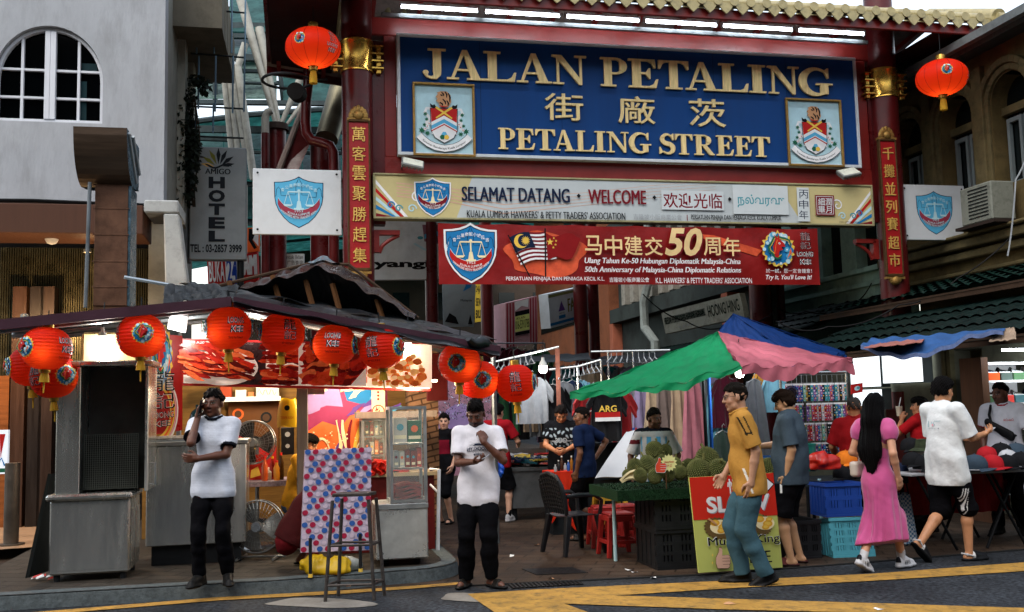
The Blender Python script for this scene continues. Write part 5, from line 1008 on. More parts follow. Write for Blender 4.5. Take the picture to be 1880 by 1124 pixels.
for dz,yy in((.28,.16),(.0,.1),(-.5,.2)):mb=MB(FP.M);mb.box(t0,.001,tz+dz,t1,yy,tz+dz+.1);mb.build('string_course',TEALW,tb,bevel=.01)
mb=MB(FP.M);rr=random.Random(4)
for j in range(7):
 x=t0+rr.random()*2.5;z=tz-.2-rr.random()*.5;mb.tube([(x+i*.45,.12+.05*math.sin(i),z-.12*math.sin(i*.9+j)-.03*i)for i in range(8)],.014,5)
mb.build('cable',mat('black_rubber','#0b0b0c',.6),tb)
F2=UPlane(9.2);g0,g1=F2.hit(1395,600)[0],F2.hit(1120,600)[0];p0_,p1_=g1+.05,F2.hit(985,600)[0]
DWALL=mat('grey_old_wall','#343a38',.85,var=.3,scale=1.2,bump=.3,dirt=.6);PEACH=mat('peach_wall','#7a4a33',.8,var=.18,scale=1.5,dirt=.35);ORP=mat('terracotta_pipe','#9a5a44',.7,var=.2)
gb=thing('grey_shophouse','dark grey shophouse with a pale shutter behind the tilted shop sign','building',F2.at((g0+g1)/2))
mb=MB(F2.M);mb.box(g0,-.4,0,g1,-.3,7);mb.box(g0,-.299,4.0,g1,0,4.4);mb.box(g0,-.299,6.4,g1,.3,6.8);mb.build('wall',DWALL,gb)
for px in(1121,1330):x=F2.hit(px,600)[0];mb=MB(F2.M);mb.box(x-.2,-.29,0,x+.12,.0,3.99);mb.build('column',ORP,gb)
mb=MB(F2.M);x=F2.hit(1205,560)[0]
for i in range(12):mb.box(g0+.3+i*.75,-.25,4.45,g0+.62+i*.75,-.05,6.38)
mb.build('shutter',mat('pale_shutter','#8e8a80',.7,dirt=.5),gb)
mb=MB(F2.M);mb.tube([(x,.15,6.3),(x,.15,4.9),(x+.4,.2,4.3),(x+.4,.2,3.6),(x-.2,.15,3.2),(x-.2,.15,0)],.12,8);mb.build('drain_pipe',mat('pale_pipe','#7d8480',.7,dirt=.4),gb,smooth=True)
pb=thing('peach_shophouse','peach shophouse with small dark windows far down the lane','building',F2.at((p0_+p1_)/2))
mb=MB(F2.M);mb.box(p0_,-.4,0,p1_,0,9);mb.build('wall',PEACH,pb)
for i in range(8):
 x=p0_+1.2+i*(p1_-p0_-2)/8
 for z in(4.3,6.6):mb=MB(F2.M);mb.box(x,.001,z,x+.9,.02,z+1.3);mb.build('window',DGL,pb)
eb=thing('end_building','peach and grey building closing the far end of the lane','building',W(820,738,62)-Vector((0,0,1.6)))
EP=Plane(820,62);mb=MB(EP.M);mb.box(-14,0,0,9,6,12);mb.build('wall',mat('far_wall','#453b33',.85,var=.3,scale=.4,dirt=.4),eb)
for i in range(9):
 for z in(4,7):mb=MB(EP.M);mb.box(-12+i*2.2,-.05,z,-11+i*2.2,-.01,z+1.7);mb.build('window',DGL,eb)
F3=UPlane(-4.6);lb2=thing('dark_shophouse','dark shophouse wall on the left side of the lane behind the stall','building',F3.at(25));mb=MB(F3.M);mb.box(19,.0,0,58,.5,4.4);mb.build('wall',DWALL,lb2);mb=MB(F3.M);mb.box(19.5,-.05,2.9,57,-.01,3.1);mb.build('ledge',CONC,lb2)
# --- tiled awning roofs in front of the ochre house
AW=UPlane(8.0);GT=mat('green_roof_tile','#0a211c',.5,.1,var=.35,scale=5,bump=.3,bscale=30,dirt=.5,dirtcol='#10201c');GT2=mat('dark_roof_tile','#081916',.55,.1,var=.4,scale=5,bump=.3,dirt=.55,dirtcol='#0a1412')
def tile_roof(name,label,s0,s1,y0,z0,y1,z1,m,rows,per,lip=.03):
 "y counts from the facade side: local y = RU-8-... along -U"
 t=thing(name,label,'awning',AW.at((s0+s1)/2,y0,z0),'tiled awning roofs on the right');mb=MB(AW.M);n=int((s1-s0)/per)
 for r in range(rows):
  f0,f1=r/rows,(r+1)/rows
  def fn(u,v,f0=f0,f1=f1):
   f=f0+(f1-f0)*v;return(s0+(s1-s0)*u,y0+(y1-y0)*f,z0+(z1-z0)*f+.035*abs(math.sin(u*n*math.pi))+lip*(1-v))
  mb.sheet(fn,n*5,1)
 mb.sheet(lambda u,v:(s0+(s1-s0)*u,y0+(y1-y0)*v,z0+(z1-z0)*v-.05),1,1);mb.build('tiles',m,t)
 mb=MB(AW.M);mb.box(s0,y0-.06,z0-.12,s1,y0-.01,z0-.02);mb.build('eave_board',mat('old_timber','#3a2c22',.8,var=.3),t);return t
zf0=(AW.hit(1575,640)[1]+AW.hit(1870,612)[1])/2
tile_roof('tiled_awning','lower dark green tiled awning above the blue tarpaulin',8.4,15.6,0.0,zf0,-1.7,zf0+.62,GT2,4,.24)
tile_roof('tiled_awning','upper teal green tiled awning against the ochre house',9.0,17.0,-1.5,zf0+.85,-3.24,zc0-.45,GT,5,.26)
tile_roof('tiled_awning','far dark tiled awning below the teal house',17.1,26.0,-.9,zf0+.5,-3.2,zf0+1.25,GT2,4,.26)
SHW=UPlane(9.55);WALLG=mat('shop_wall','#5d5d50',.7,var=.2,scale=2,bump=.2,dirt=.4)
shop=thing('market_shop','dim shop wall with a doorway under the tiled awnings','building',SHW.at(14))
sA,sB,sC=SHW.hit(1700,700)[0],SHW.hit(1752,700)[0],SHW.hit(1806,700)[0]
mb=MB(SHW.M);mb.box(9,-.3,0,sC,0,2.7);mb.box(sB,-.3,0,27,0,2.7);mb.box(sC,-.3,2.3,sB,0,2.7);mb.build('wall',WALLG,shop)
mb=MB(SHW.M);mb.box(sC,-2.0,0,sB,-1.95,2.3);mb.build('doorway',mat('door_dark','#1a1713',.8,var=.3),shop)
for px in(1742,1752):x=SHW.hit(px,700)[0];mb=MB(SHW.M);mb.box(x-.04,.001,0,x+.04,.08,2.7);mb.build('door_post',mat('post_olive','#5b563f',.6,dirt=.4),shop)
mb=MB(SHW.M);xa,xb=SHW.hit(1660,730)[0],SHW.hit(1628,730)[0];mb.box(xa,.001,0,xb,.03,1.72);mb.build('red_shutter',mat('dark_red_shutter','#4a1712',.6,var=.2,scale=3),shop)
mb=MB(SHW.M);mb.box(8.0,-1.2,0,sC-.05,-1.1,2.7);mb.build('inner_wall',WALLG,shop)
LBX=mat('lightbox_white','#ffffff',.4,var=.0,bump=0,emit=4.5,ecol='#f3fbff')
for i,(x0,x1,y0,y1)in enumerate(((1560,1618,640,712),(1619,1696,640,704),(1566,1622,714,752))):
 a,b=SHW.hit(x0,(y0+y1)/2,.2),SHW.hit(x1,(y0+y1)/2,.2);z1,z0=SHW.hit((x0+x1)/2,y0,.2)[1],SHW.hit((x0+x1)/2,y1,.2)[1]
 t=thing('light_box',('white lit panel farther from the door','white lit panel nearest the doorway','lower white lit panel')[i]+' under the tiled awning','light box',SHW.at(a[0],.2,z0),'lit white panels of the shop');mb=MB(SHW.M);mb.box(b[0]+.015,.05,z0+.015,a[0]-.015,.2,z1-.015);mb.build('diffuser',LBX,t);mb=MB(SHW.M)
 for p in((b[0],z0,b[0]+.014,z1),(a[0]-.014,z0,a[0],z1),(b[0]+.014,z0,a[0]-.014,z0+.014),(b[0]+.014,z1-.014,a[0]-.014,z1)):mb.box(p[0],.05,p[1],p[2],.215,p[3])
 mb.build('frame',FRM,t)
ob=thing('unseen_row','row of four storey shophouses across the road facing the gate','building',(0,-13,0));mb=MB();mb.box(-60,-16,0,60,-13,17);mb.build('wall',mat('opposite_wall','#5d5850',.85,var=.25,scale=.6,dirt=.4),ob)  # unseen row behind the camera, added to cut frontal light and darken reflections
for i in range(20):
 for z in(1,4.6,7.8,10.6,13.6):mb=MB();mb.box(-57+i*6,-12.99,z,-54+i*6,-12.9,z+1.9);mb.build('window',DGL,ob)
# --- behind the gate, left: hotel sign, glass canopy, steel tree columns
TGL=mat('teal_glass','#5f8f8c',.25,var=.35,scale=2.2,bump=.1,dirt=.45,dirtcol='#2a3a38',transl=.75);SGL=mat('dirty_glass','#8fa8a0',.3,var=.4,scale=5,bump=.2,dirt=.6,dirtcol='#39443f',transl=.75)
DST=mat('dark_steel','#26282a',.5,.5);GST=mat('canopy_steel','#3a4446',.6,.2,var=.3,scale=5,dirt=.3);WST=mat('white_steel','#a09f96',.6,.1,var=.2,scale=3,dirt=.45,dirtcol='#56524a')
gc=thing('glass_canopy','teal glass canopy on dark steel beams high over the lane left of the gate','canopy',W(480,700,22)*1)
def panel(name,pts,m,th=.03,parent=gc):
 mb=MB();P=[Vector(p)for p in pts];n=(P[1]-P[0]).cross(P[3]-P[0]).normalized()*th;mb.hexa([p for p in P]+[p+n for p in P]);return mb.build(name,m,parent)
rows=[(-40,60,24,27,TGL),(62,104,23,27,TGL),(106,182,21,24,SGL),(236,276,26,27,TGL),(278,330,26,28,TGL),(336,400,27,28,TGL)]
for i,(y0,y1,d0,d1,m)in enumerate(rows):
 xa,xb=((352,700)if i<2 else(354,510)if i==2 else(340,700))
 n=5 if i!=2 else 2
 for j in range(n):
  a,b=xa+(xb-xa)*j/n,xa+(xb-xa)*(j+1)/n-2;panel('glass_pane',[W(a,y1,d0),W(b,y1,d0),W(b,y0,d1),W(a,y0,d1)],m)
panel('glass_pane',[W(520,192,22),W(700,200,22),W(700,70,25),W(520,70,25)],TGL)
for y0,y1,d,x0,x1 in((97,108,20.8,345,520),(182,190,20.8,345,700),(60,68,22.8,345,700),(40,58,24,345,700),(124,129,21,345,510),(147,150,21,345,510),(230,242,25.5,340,700),(250,256,25,340,450),(275,280,25.5,340,700),(332,340,26,340,700),(95,101,23,500,700),(122,128,23.3,500,700),(148,154,23,500,700),(10,16,25,345,520),(400,412,27,340,700)):
 mb=MB();a,b,c,e=W(x0,y1,d),W(x1,y1+4,d+.6),W(x1,y0+4,d+.6),W(x0,y0,d);th=Vector((0,.12,0));mb.hexa([a,b,b+th,a+th,e,c,c+th,e+th]);mb.build('beam',GST,gc)
for x0,y0,x1,y1,d in((505,40,520,190,22.5),(560,70,585,190,22.8),(640,75,660,195,23),(395,100,395,185,21.2),(440,100,440,185,21.2)):
 mb=MB();mb.tube([W(x0,y0,d),W(x1,y1,d)],.06,6);mb.build('rafter',GST,gc)
tr=thing('trellis','blue grey trellis of thin steel rods beside the white shophouse','trellis',W(402,700,16.5));ROD=mat('blue_rod','#5f7788',.5,.4,var=.1)
for x0,y0,x1,y1 in((362,-20,361,98),(394,-20,393,98),(426,-20,425,98),(451,-20,448,205),(365,103,364,200),(396,103,395,205),(428,103,427,208),(340,120,339,262),(392,190,391,245),(360,195,359,240)):
 mb=MB();mb.tube([W(x0,y0,16.5),W(x1,y1,16.5)],.017,6);mb.build('rod',ROD,tr)
for x0,y0,x1,y1 in((350,16,452,24),(345,195,447,200),(350,98,450,106),(352,250,447,254)):mb=MB();mb.tube([W(x0,y0,16.55),W(x1,y1,16.55)],.016,6);mb.build('crossbar',mat('dark_rod','#1f2426',.6),tr)
tc1=thing('steel_tree_column','white steel branches spreading from a red round base beside the shield board','column',W(508,738,18)-Vector((0,0,1.6)))
b=W(508,240,18);mb=MB();mb.cone((b.x,b.y,0),(b.x,b.y,b.z),.17,.17,20);mb.build('base',RED,tc1,smooth=True);mb=MB();mb.cone((b.x,b.y,b.z),(b.x,b.y,b.z+.12),.22,.20,20);mb.build('collar',mat('rust_steel','#2d2420',.8),tc1)
for x0,y0,x1,y1,r in((507,228,440,-10,.085),(512,226,476,52,.075),(517,226,566,110,.075),(524,232,556,190,.05)):mb=MB();mb.cone(W(x0,y0,18),W(x1,y1,18.2),r*.55,r*1.1,12);mb.build('branch',WST,tc1,smooth=True)
tc2=thing('steel_tree_column','cluster of pale steel struts rising behind the hotel sign','column',W(425,738,19.5)-Vector((0,0,1.6)))
for x0,y0,x1,y1,r in((425,275,408,105,.06),(436,275,418,108,.06),(450,275,421,110,.06),(466,330,436,120,.075),(436,125,450,80,.07)):mb=MB();mb.cone(W(x0,y0,19.5),W(x1,y1,19.5),r,r,12);mb.build('strut',WST,tc2,smooth=True)
mb=MB();p=W(445,340,19.5);mb.cone((p.x,p.y,0),p,.1,.1,12);mb.build('post',WST,tc2)
pp=thing('red_drain_pipe','red drain pipe with bends behind the left gate pillar','pipe',W(575,738,17)-Vector((0,0,1.6)));mb=MB();mb.tube([W(*q,16.4)for q in((566,60),(566,150),(562,190),(561,225),(563,245),(572,258),(590,262),(606,268),(612,280),(613,300),(613,520))],.085,14);mb.build('pipe',RED,pp,smooth=True)
pr=thing('red_post','thick red post behind the white shield board','post',W(588,738,17.5)-Vector((0,0,1.6)));p=W(590,265,17.6);mb=MB();mb.cone((p.x,p.y,0),p,.2,.2,20);mb.build('shaft',RED,pr,smooth=True);mb=MB();mb.cone(p,p+Vector((0,0,.1)),.23,.2,20);mb.build('cap',RED,pr)
wp=thing('white_pipe','white vent pipe with an elbow beside the red base','pipe',W(489,738,17.6)-Vector((0,0,1.6)));mb=MB();mb.tube([W(*q,17.6)for q in((500,203),(491,206),(487,216),(487,245))],.07,12);mb.build('elbow',WST,wp,smooth=True);mb=MB();p=W(487,245,17.6);mb.cone((p.x,p.y,0),p,.075,.075,12);mb.build('pipe',RED,wp)
sd=thing('silver_duct','wide dull silver duct leaning behind the left gate pillar','duct',W(610,738,18)-Vector((0,0,1.6)));mb=MB();mb.cone(W(600,255,17.3),W(648,90,18.3),.20,.23,24);mb.build('pipe',mat('dull_silver','#6f6a55',.4,.7,var=.3,scale=2,dirt=.3),sd,smooth=True)
db=thing('diagonal_brace','pale steel brace leaning behind the shield board','beam',W(540,738,17.2)-Vector((0,0,1.6)));mb=MB();mb.tube([W(512,312,17.0),W(560,188,17.4)],.055,8);mb.build('beam',mat('pale_brace','#8d7f78',.5,.2),db,smooth=True);mb=MB();mb.hexa([W(514,312,17.1),W(548,312,17.1),W(548,312,17.2),W(514,312,17.2),W(556,200,17.3),W(570,262,17.3),W(570,262,17.4),W(556,200,17.4)]);mb.build('gusset_plate',mat('gate_red'),db)
rg=thing('ring_lamp_frame','empty black steel ring hanging left of the gate lantern','lamp frame',W(527,150,14.8));mb=MB();c=W(527,149,14.6);mb.tube([(c.x+.36*math.cos(t),c.y+.36*math.sin(t),c.z)for t in np.linspace(0,6.283,33)[:-1]],.022,8,closed=True);mb.build('ring',DST,rg,smooth=True);mb=MB();mb.tube([c+Vector((.36,0,0)),W(600,146,14.9)],.02,6);mb.build('arm',DST,rg);mb=MB();mb.cone(c+Vector((.1,.1,-.12)),c+Vector((.1,.35,-.1)),.13,.13,18);mb.build('loudspeaker',mat('speaker_black','#0c0c0d',.7),rg)
HP=Plane(400,17.0);q=HP.box(348,270,452,477);hs=thing('hotel_sign','tall grey vertical hotel sign with dark letters and a phone number','sign',HP.at((q[0]+q[2])/2,0,q[1]));mb=MB(HP.M);mb.box(q[0],0,q[1],q[2],.22,q[3]);hp=mb.build('panel',mat('sign_grey','#868e92',.5,var=.08,scale=1.5,bump=.03,dirt=.15),hs,bevel=.015)
k=Ink(HP.M,-.001);INK=paint('slate','#151b22');B=lambda*p:HP.box(*p)
for a,l,m in((-78,.30,P_GOLD),(-52,.34,paint('olive','#6b6b2a')),(-24,.38,paint('olive','#6b6b2a')),(0,.40,INK),(22,.38,INK),(48,.34,INK),(74,.28,INK)):
 t=math.radians(a);c=HP.hit(401,307);dx,dz=math.sin(t),math.cos(t);k.poly([(c[0]+dx*.07,c[1]+dz*.05),(c[0]+dx*l*.6-dz*.035,c[1]+dz*l*.55+dx*.035),(c[0]+dx*l,c[1]+dz*l*.85),(c[0]+dx*l*.6+dz*.035,c[1]+dz*l*.55-dx*.035)],m)
c=HP.hit(401,302);k.stroke([(c[0]-.22+.044*i,c[1]-.03+.035*math.cos(i*.75+.4))for i in range(11)],[.01,.03,.035,.03,.03,.03,.03,.03,.03,.02,.01],INK)
k.text('AMIGO',*B(377,310,423,320),INK,.03)
for ch,y0,y1 in(('H',325,346),('O',349,371),('T',374,395),('E',399,420),('L',424,444)):k.text(ch,*B(383,y0,413,y1),INK,.05)
k.text('TEL : 03-2857 3999',*B(349,449,444,464),INK,.03);k.text('53A-55 JALAN SULTAN 50000 K.L.',*B(378,467,444,472),P_GREY);k.build('lettering',hp)
p=HP.at(q[2]-.1,.12);mb=MB();mb.cone((p.x,p.y,0),(p.x,p.y,q[1]),.06,.06,10);mb.build('post',DST,hs)
cb=thing('cable_box','grey upright cable cabinet on the wall left of the hotel sign','cabinet',W(332,480,17));mb=MB();a,b_=W(327,480,16.9),W(343,322,16.9);mb.box(a.x,a.y,a.z,b_.x,a.y+.3,b_.z);mb.build('case',mat('cabinet_grey','#6d757c',.5,.2,dirt=.3),cb,bevel=.01);k=Ink(Matrix.Translation((0,a.y,0)),-.001);k.text('1234',a.x+.06,a.z+.5,b_.x-.06,a.z+.6,P_BLACK)if False else None
LEAF=mat('creeper_leaf','#10180f',.6,var=.4,scale=3,bump=0,transl=.25);rr=random.Random(11);cr=thing('creeper','dark leafy creeper hanging down beside the hotel sign','plant',W(350,560,16.4));mb=MB()
def leaves(mb,cx,cy,d,rx,ry,n,sz):
 for i in range(n):
  t=rr.random()*6.28;r=rr.random()**.5;p=W(cx+rx*r*math.cos(t),cy+ry*r*math.sin(t),d+rr.uniform(-.35,.35));a=Vector((rr.uniform(-1,1),rr.uniform(-1,1),rr.uniform(-1.3,.3))).normalized();b=a.orthogonal().normalized()*sz*.35;a=a*sz*rr.uniform(.7,1.3);mb.add([p,p+a*.5+b,p+a,p+a*.5-b],[(0,1,2,3)])
for c in((345,175,13,22,70),(340,215,13,35,190),(344,250,18,40,330),(346,290,18,40,380),(340,330,18,45,330),(362,145,18,9,60),(374,160,8,12,60),(356,262,10,22,120)):leaves(mb,c[0],c[1],16.4,c[2],c[3],c[4],.10)
mb.build('leaves',LEAF,cr);mb=MB()
for j in range(5):mb.tube([W(338+j*6+5*math.sin(i*.8+j),380-i*25,16.4)for i in range(9)],.012,5)
mb.build('stems',mat('stem_brown','#2a2118',.9),cr)
rf=thing('roof_plant','small green plant growing on the ochre house gutter','plant',W(1665,130,17.6));mb=MB();leaves(mb,1668,125,17.5,32,14,240,.10);mb.build('leaves',mat('roof_leaf','#27452f',.6,var=.4,scale=3,transl=.2),rf);mb=MB();mb.tube([W(1665,148,17.5),W(1668,125,17.5)],.02,5);mb.build('stem',mat('stem_brown'),rf)
# --- signs beyond the gate
def flat_sign(name,label,cat,corners,d,face,th=.08,bk=None,group=None):
 "a board with four pixel corners (tl, tr, br, bl) at depths d=(left,right)"
 tl,tr,br,bl=[W(*c,dd)for c,dd in zip(corners,(d[0],d[1],d[1],d[0]))]
 u=(tr-tl);u.z=0;u.normalize();n=Vector((-u.y,u.x,0));t=thing(name,label,cat,(bl+br)/2,group);mb=MB();mb.hexa([bl,br,br+n*th,bl+n*th,tl,tr,tr+n*th,tl+n*th]);o=mb.build('panel',face,t)
 e=[(tl-n*.002),(tr-n*.002),(br-n*.002),(bl-n*.002)]
 def mp(k):
  k.mb.v=[tuple((e[3].lerp(e[2],x)).lerp(e[0].lerp(e[1],x),z)+n*y)for x,y,z in k.mb.v];return k.build('artwork',o)
 return t,o,mp
t,o,mp=flat_sign('city_board','large faded grey board with a coat of arms and black words behind the red banner','sign',((684,405),(870,410),(870,512),(684,514)),(18.5,19.3),mat('board_grey','#d0d6d8',.5,dirt=.2,scale=2),.15)
k=Ink(Matrix(),-.001);k.text('yangi Kuala',.0,.17,1.25,.34,P_BLACK,.04)
F_=paint('fadedred','#7d5663');k.poly([(.48,.95),(.72,.95),(.70,.66),(.6,.6),(.5,.66)],F_);k.stroke([(.40,.62),(.5,.52),(.6,.48),(.7,.52),(.8,.62)],.03,P_PALE);k.poly([(.50,.78),(.6,.86),(.70,.78),(.7,.70),(.6,.78),(.5,.70)],P_SKY);k.disc(.46,.72,.03,P_TEAL,8);k.disc(.75,.72,.03,P_TEAL,8);mp(k)
t,o,mp=flat_sign('open_sign','red and white sign reading Buka 24 Jam with an orange arrow panel above','sign',((380,478),(472,462),(474,521),(382,522)),(19,19),P_RED,.12)
k=Ink(Matrix(),-.001);k.rect(.36,.02,.62,.98,P_WHITE);k.text('BUKA',.03,.08,.34,.92,P_WHITE,.02);k.text('24',.38,.0,.6,.98,paint('royal','#1f3f9a'),.03);k.text('JAM',.65,.08,.97,.92,P_WHITE,.02);mp(k)
t,o,mp=flat_sign('arrow_sign','orange sign with a black angle mark above the Buka sign','sign',((454,418),(475,418),(475,461),(454,464)),(19.2,19.2),P_ORANGE,.1)
k=Ink(Matrix(),-.001);k.poly([(.15,.95),(.85,.95),(.85,.7),(.45,.5),(.85,.15),(.6,.1),(.1,.5)],P_BLACK);k.poly([(.85,.97),(.98,.97),(.98,.2),(.5,.5)],P_WHITE);mp(k)
t,o,mp=flat_sign('advert_board','small grey board offering advertising space behind the shield board','sign',((524,466),(558,466),(558,500),(524,500)),(18.5,18.5),mat('board_grey'),.06);k=Ink(Matrix(),-.001);k.text('Untuk Iklan',-.1,.72,.95,.92,P_BLACK);k.text('广告查询',.1,.4,.95,.64,P_BLACK);k.text('03-7954',.1,.1,.9,.3,P_BLACK,.02);mp(k)
t,o,mp=flat_sign('cloth_banner','tall white cloth banner with a blue swirl in the lane','banner',((812,510),(874,510),(870,600),(814,600)),(20,20.2),mat('banner_white','#8d9698',.8,var=.1,scale=4,bump=.3,bscale=8),.02)
k=Ink(Matrix(),-.001);k.poly([(.55,1.0),(.95,1),(.85,.8),(.62,.72),(.7,.85)],P_BLUE);k.poly([(.9,.98),(.66,.86),(.95,.9)],P_SKY);k.text('Malaysia',.55,.5,.9,.56,P_BLACK,.02);k.poly([(.05,.1),(.2,.28),(.4,.2),(.5,.05)],P_BLACK);k.poly([(.8,.05),(.86,.25),(.95,.05)],P_BLACK);mp(k)
for i,(c,d,tx)in enumerate(((((872,518),(888,518),(888,590),(872,592)),24,('24JAM','SEWA','BILIK')),(((908,582),(930,578),(930,618),(908,622)),23,('TILAM','BARU','HARI')))):
 t,o,mp=flat_sign('yellow_poster',('narrow yellow poster beside the white cloth banner' if i==0 else 'small yellow poster left of the pink striped poster'),'poster',c,(d,d),paint('posteryellow','#a78f2e'),.04);k=Ink(Matrix(),-.001)
 for j,w_ in enumerate(tx):k.text(w_,.1,.7-.3*j,.95,.9-.3*j,P_BLACK,.02)
 mp(k)
t,o,mp=flat_sign('striped_poster','pink and white striped poster box with a black phone number','poster',((928,557),(986,543),(987,630),(929,640)),(21,21.4),paint('palepink','#b78f96'),.5)
k=Ink(Matrix(),-.001)
for i in range(3):
 for x in(.03+i*.09,.76+i*.085):k.rect(x,.02,x+.045,.98,paint('stripered','#93303c'))
k.poly([(.28,.98),(.72,.98),(.7,.8),(.5,.86),(.3,.78)],P_WHITE);k.rect(.29,.32,.74,.68,P_LIME);k.text('016-539 0788',.30,.37,.73,.56,P_BLACK,.01);k.rect(.29,.66,.74,.76,P_BLACK);k.text('IKLAN',.33,.58,.6,.63,P_BLACK);k.rect(.29,.24,.74,.31,P_BLACK);mp(k)
t,o,mp=flat_sign('family_sign','white sign box with a blue base stripe reading Family','sign',((1006,540),(1098,520),(1100,578),(1011,603)),(21,22.5),paint('boxwhite','#c4cdd2'),.25)
k=Ink(Matrix(),-.001);k.rect(0,.88,1,.96,paint('olivegreen','#7a8050'));k.rect(0,.06,1,.14,P_BLUE);k.poly([(.17,.42),(.30,.42),(.235,.72)],P_PURPLE);k.rect(.17,.20,.30,.30,P_BLUE);k.text('FAMILY',.36,.34,.74,.74,paint('olive','#6b6b2a'),.01);k.text('HOTEL',.18,.33,.29,.38,P_BLACK);mp(k)
t,o,mp=flat_sign('shop_board','tilted grey weathered shop board with tall narrow letters above the blue canopy','sign',((1214,575),(1358,538),(1367,582),(1222,613)),(21.5,19),mat('weathered_board','#a3a698',.7,var=.15,scale=3,dirt=.5),.12)
k=Ink(Matrix(),-.001);DG=paint('bottle','#1c2a22');k.text('KEDAI PERMAINAN KANAK KANAK',.03,.42,.56,.74,DG,.02);k.text('HOONG HING',.60,.30,.97,.80,DG,.01);k.text('K A K A',.2,.12,.4,.22,P_GREY);mp(k)
# --- lanterns
LRED=mat('lantern_red','#b8140c',.5,var=.1,scale=3,bump=.0,transl=.5,tcol='#e34c1e');LGOLD=mat('lantern_gold','#a8843a',.35,.7,var=.2);TAS=mat('tassel_yellow','#b8902a',.7,var=.25,scale=30,stretch=(6,6,.5),transl=.2)
SEAM=mat('seam_red','#7c0f0a',.6,var=0,bump=0)
def lantern(name,label,r,hz,silk,group,energy,loc=(0,0,0)):
 t=thing(name,label,'lantern',(0,0,0),group)
 prof=[];n=35
 ex=.46 if silk else .42
 for i in range(n):
  a=-math.pi/2+math.pi*i/(n-1);a*=.90;z=hz*math.sin(a)/math.sin(math.pi*.45);q=r*max(0,math.cos(a))**(.80 if not silk else .95)*(1-(0 if silk else .022)*(i%2));prof.append((q,z))
 mb=MB();wob=(lambda t,z:1-.018*abs(math.sin(t*8))**8)if silk else(lambda t,z:1-.012*abs(math.cos(t*3))**30)
 mb.lathe(prof,n=72 if silk else 60,cap=False,wob=wob);sh_=mb.build('shade',LRED,t,smooth=silk)
 rt=prof[-1][0]
 if silk:
  mb=MB()
  for i in range(12):t_=i*math.pi/6+.15;mb.tube([(q*1.002*math.cos(t_),q*1.002*math.sin(t_),z)for q,z in prof[::3]],.003,4)
  mb.build('seam',SEAM,sh_)
 mb=MB();mb.lathe([(rt*1.0,hz-.01),(rt*1.05,hz-.012),(rt*1.05,hz+.045*r/.22),(rt*.95,hz+.05*r/.22),(rt*.3,hz+.05*r/.22)],n=24,cap=False);mb.build('top_cap',LGOLD,t,smooth=True)
 mb=MB();mb.lathe([(rt*.3,-hz-.03*r/.22),(rt*.95,-hz-.03*r/.22),(rt*1.04,-hz+.012),(rt,-hz+.014)],n=24,cap=False);mb.build('bottom_cap',LGOLD,t,smooth=True)
 mb=MB();L=(.085 if not silk else .19);b0=-hz-.032*r/.22
 mb.lathe([(rt*.62,b0),(rt*.80,b0-L*.5),(rt*.86,b0-L),(rt*.3,b0-L*.97)],n=36,cap=False,wob=lambda t,z:1+.06*math.sin(t*18));mb.build('tassel',TAS,t)
 if not silk:mb=MB();mb.cone((0,0,b0-L),(0,0,b0-L-.10),.008,.006,6);mb.build('tail',TAS,t)
 mb=MB();mb.tube([(0,0,hz+.04),(0,0,hz+(.16 if not silk else .45))],.006,5);mb.build('cord',DST,t)
 def wrap(k,ang):
  out=[]
  for x,y,z in k.mb.v:
   a=math.asin(max(-1,min(1,z/hz*math.sin(math.pi*.45))));q=r*max(0,math.cos(a))**(.80 if not silk else .95)+.004-y*1.0;th=x/r+ang-math.pi/2;out.append((q*math.cos(th),q*math.sin(th),z))
  k.mb.v=out;return k.build('artwork',sh_)
 if silk:
  for a in(0,math.pi):k=Ink(Matrix(),-.001);dragon(k,0,.02,r*.22,3,.6);wrap(k,a)
  k=Ink(Matrix(),-.001);loong(k,lambda u0,v0,u1,v1:(-.10+.2*u0,.16-.32*v1,-.10+.2*u1,.16-.32*v0));wrap(k,math.radians(72))
 else:
  for a in(0,math.pi):k=Ink(Matrix(),-.001);dragon(k,0,.0,r*.45,5);wrap(k,a)
  S_=r/.22
  k=Ink(Matrix(),-.001)
  for m,b in((P_WHITE,.012),(P_BLACK,0)):k.text('龍',-.07*S_,.01*S_,.06*S_,.125*S_,m,b);k.text('記',-.06*S_,-.085*S_,.07*S_,.005*S_,m,b)
  k.text('試一試您會鍾意',-.075*S_,-.13*S_,.075*S_,-.107*S_,P_BLACK);wrap(k,math.radians(-78))
  k=Ink(Matrix(),-.001)
  for m,b in((P_WHITE,.05),(P_BLACK,.005)):k.text('LOONG',-.085*S_,.035*S_,.085*S_,.10*S_,m,b,.1);k.text('KEE',-.06*S_,-.045*S_,.07*S_,.02*S_,m,b,.1)
  k.text("Try It, You'll Love It!",-.075*S_,-.11*S_,.075*S_,-.08*S_,P_BLACK,.01,.2);wrap(k,math.radians(102))
 if energy:
  l=bpy.data.lights.new('lantern_bulb','POINT');l.energy=energy;l.color=(1,.72,.42);l.shadow_soft_size=.03;o=bpy.data.objects.new('lantern_bulb',l);COL.objects.link(o);o.parent=t;o.location=(0,0,-hz*.5)if silk else(r*.42,-r*.5,-hz*.2)
 return t
big1=lantern('silk_lantern','',.40,.285,True,'large silk lanterns hung from the gate roof',13)
for(px,py,d),rz,lab in(((575,88,14.2),-.3,'large round red silk lantern hung left of the left gate pillar'),((1729,143,15.8),-.2,'large round red silk lantern hung in front of the ochre house')):
 place(big1,USED,W(px,py,d),rz,lab)
lt=lantern('paper_lantern','',.218,.195,False,'paper lanterns along the front of the food stall',1.9)
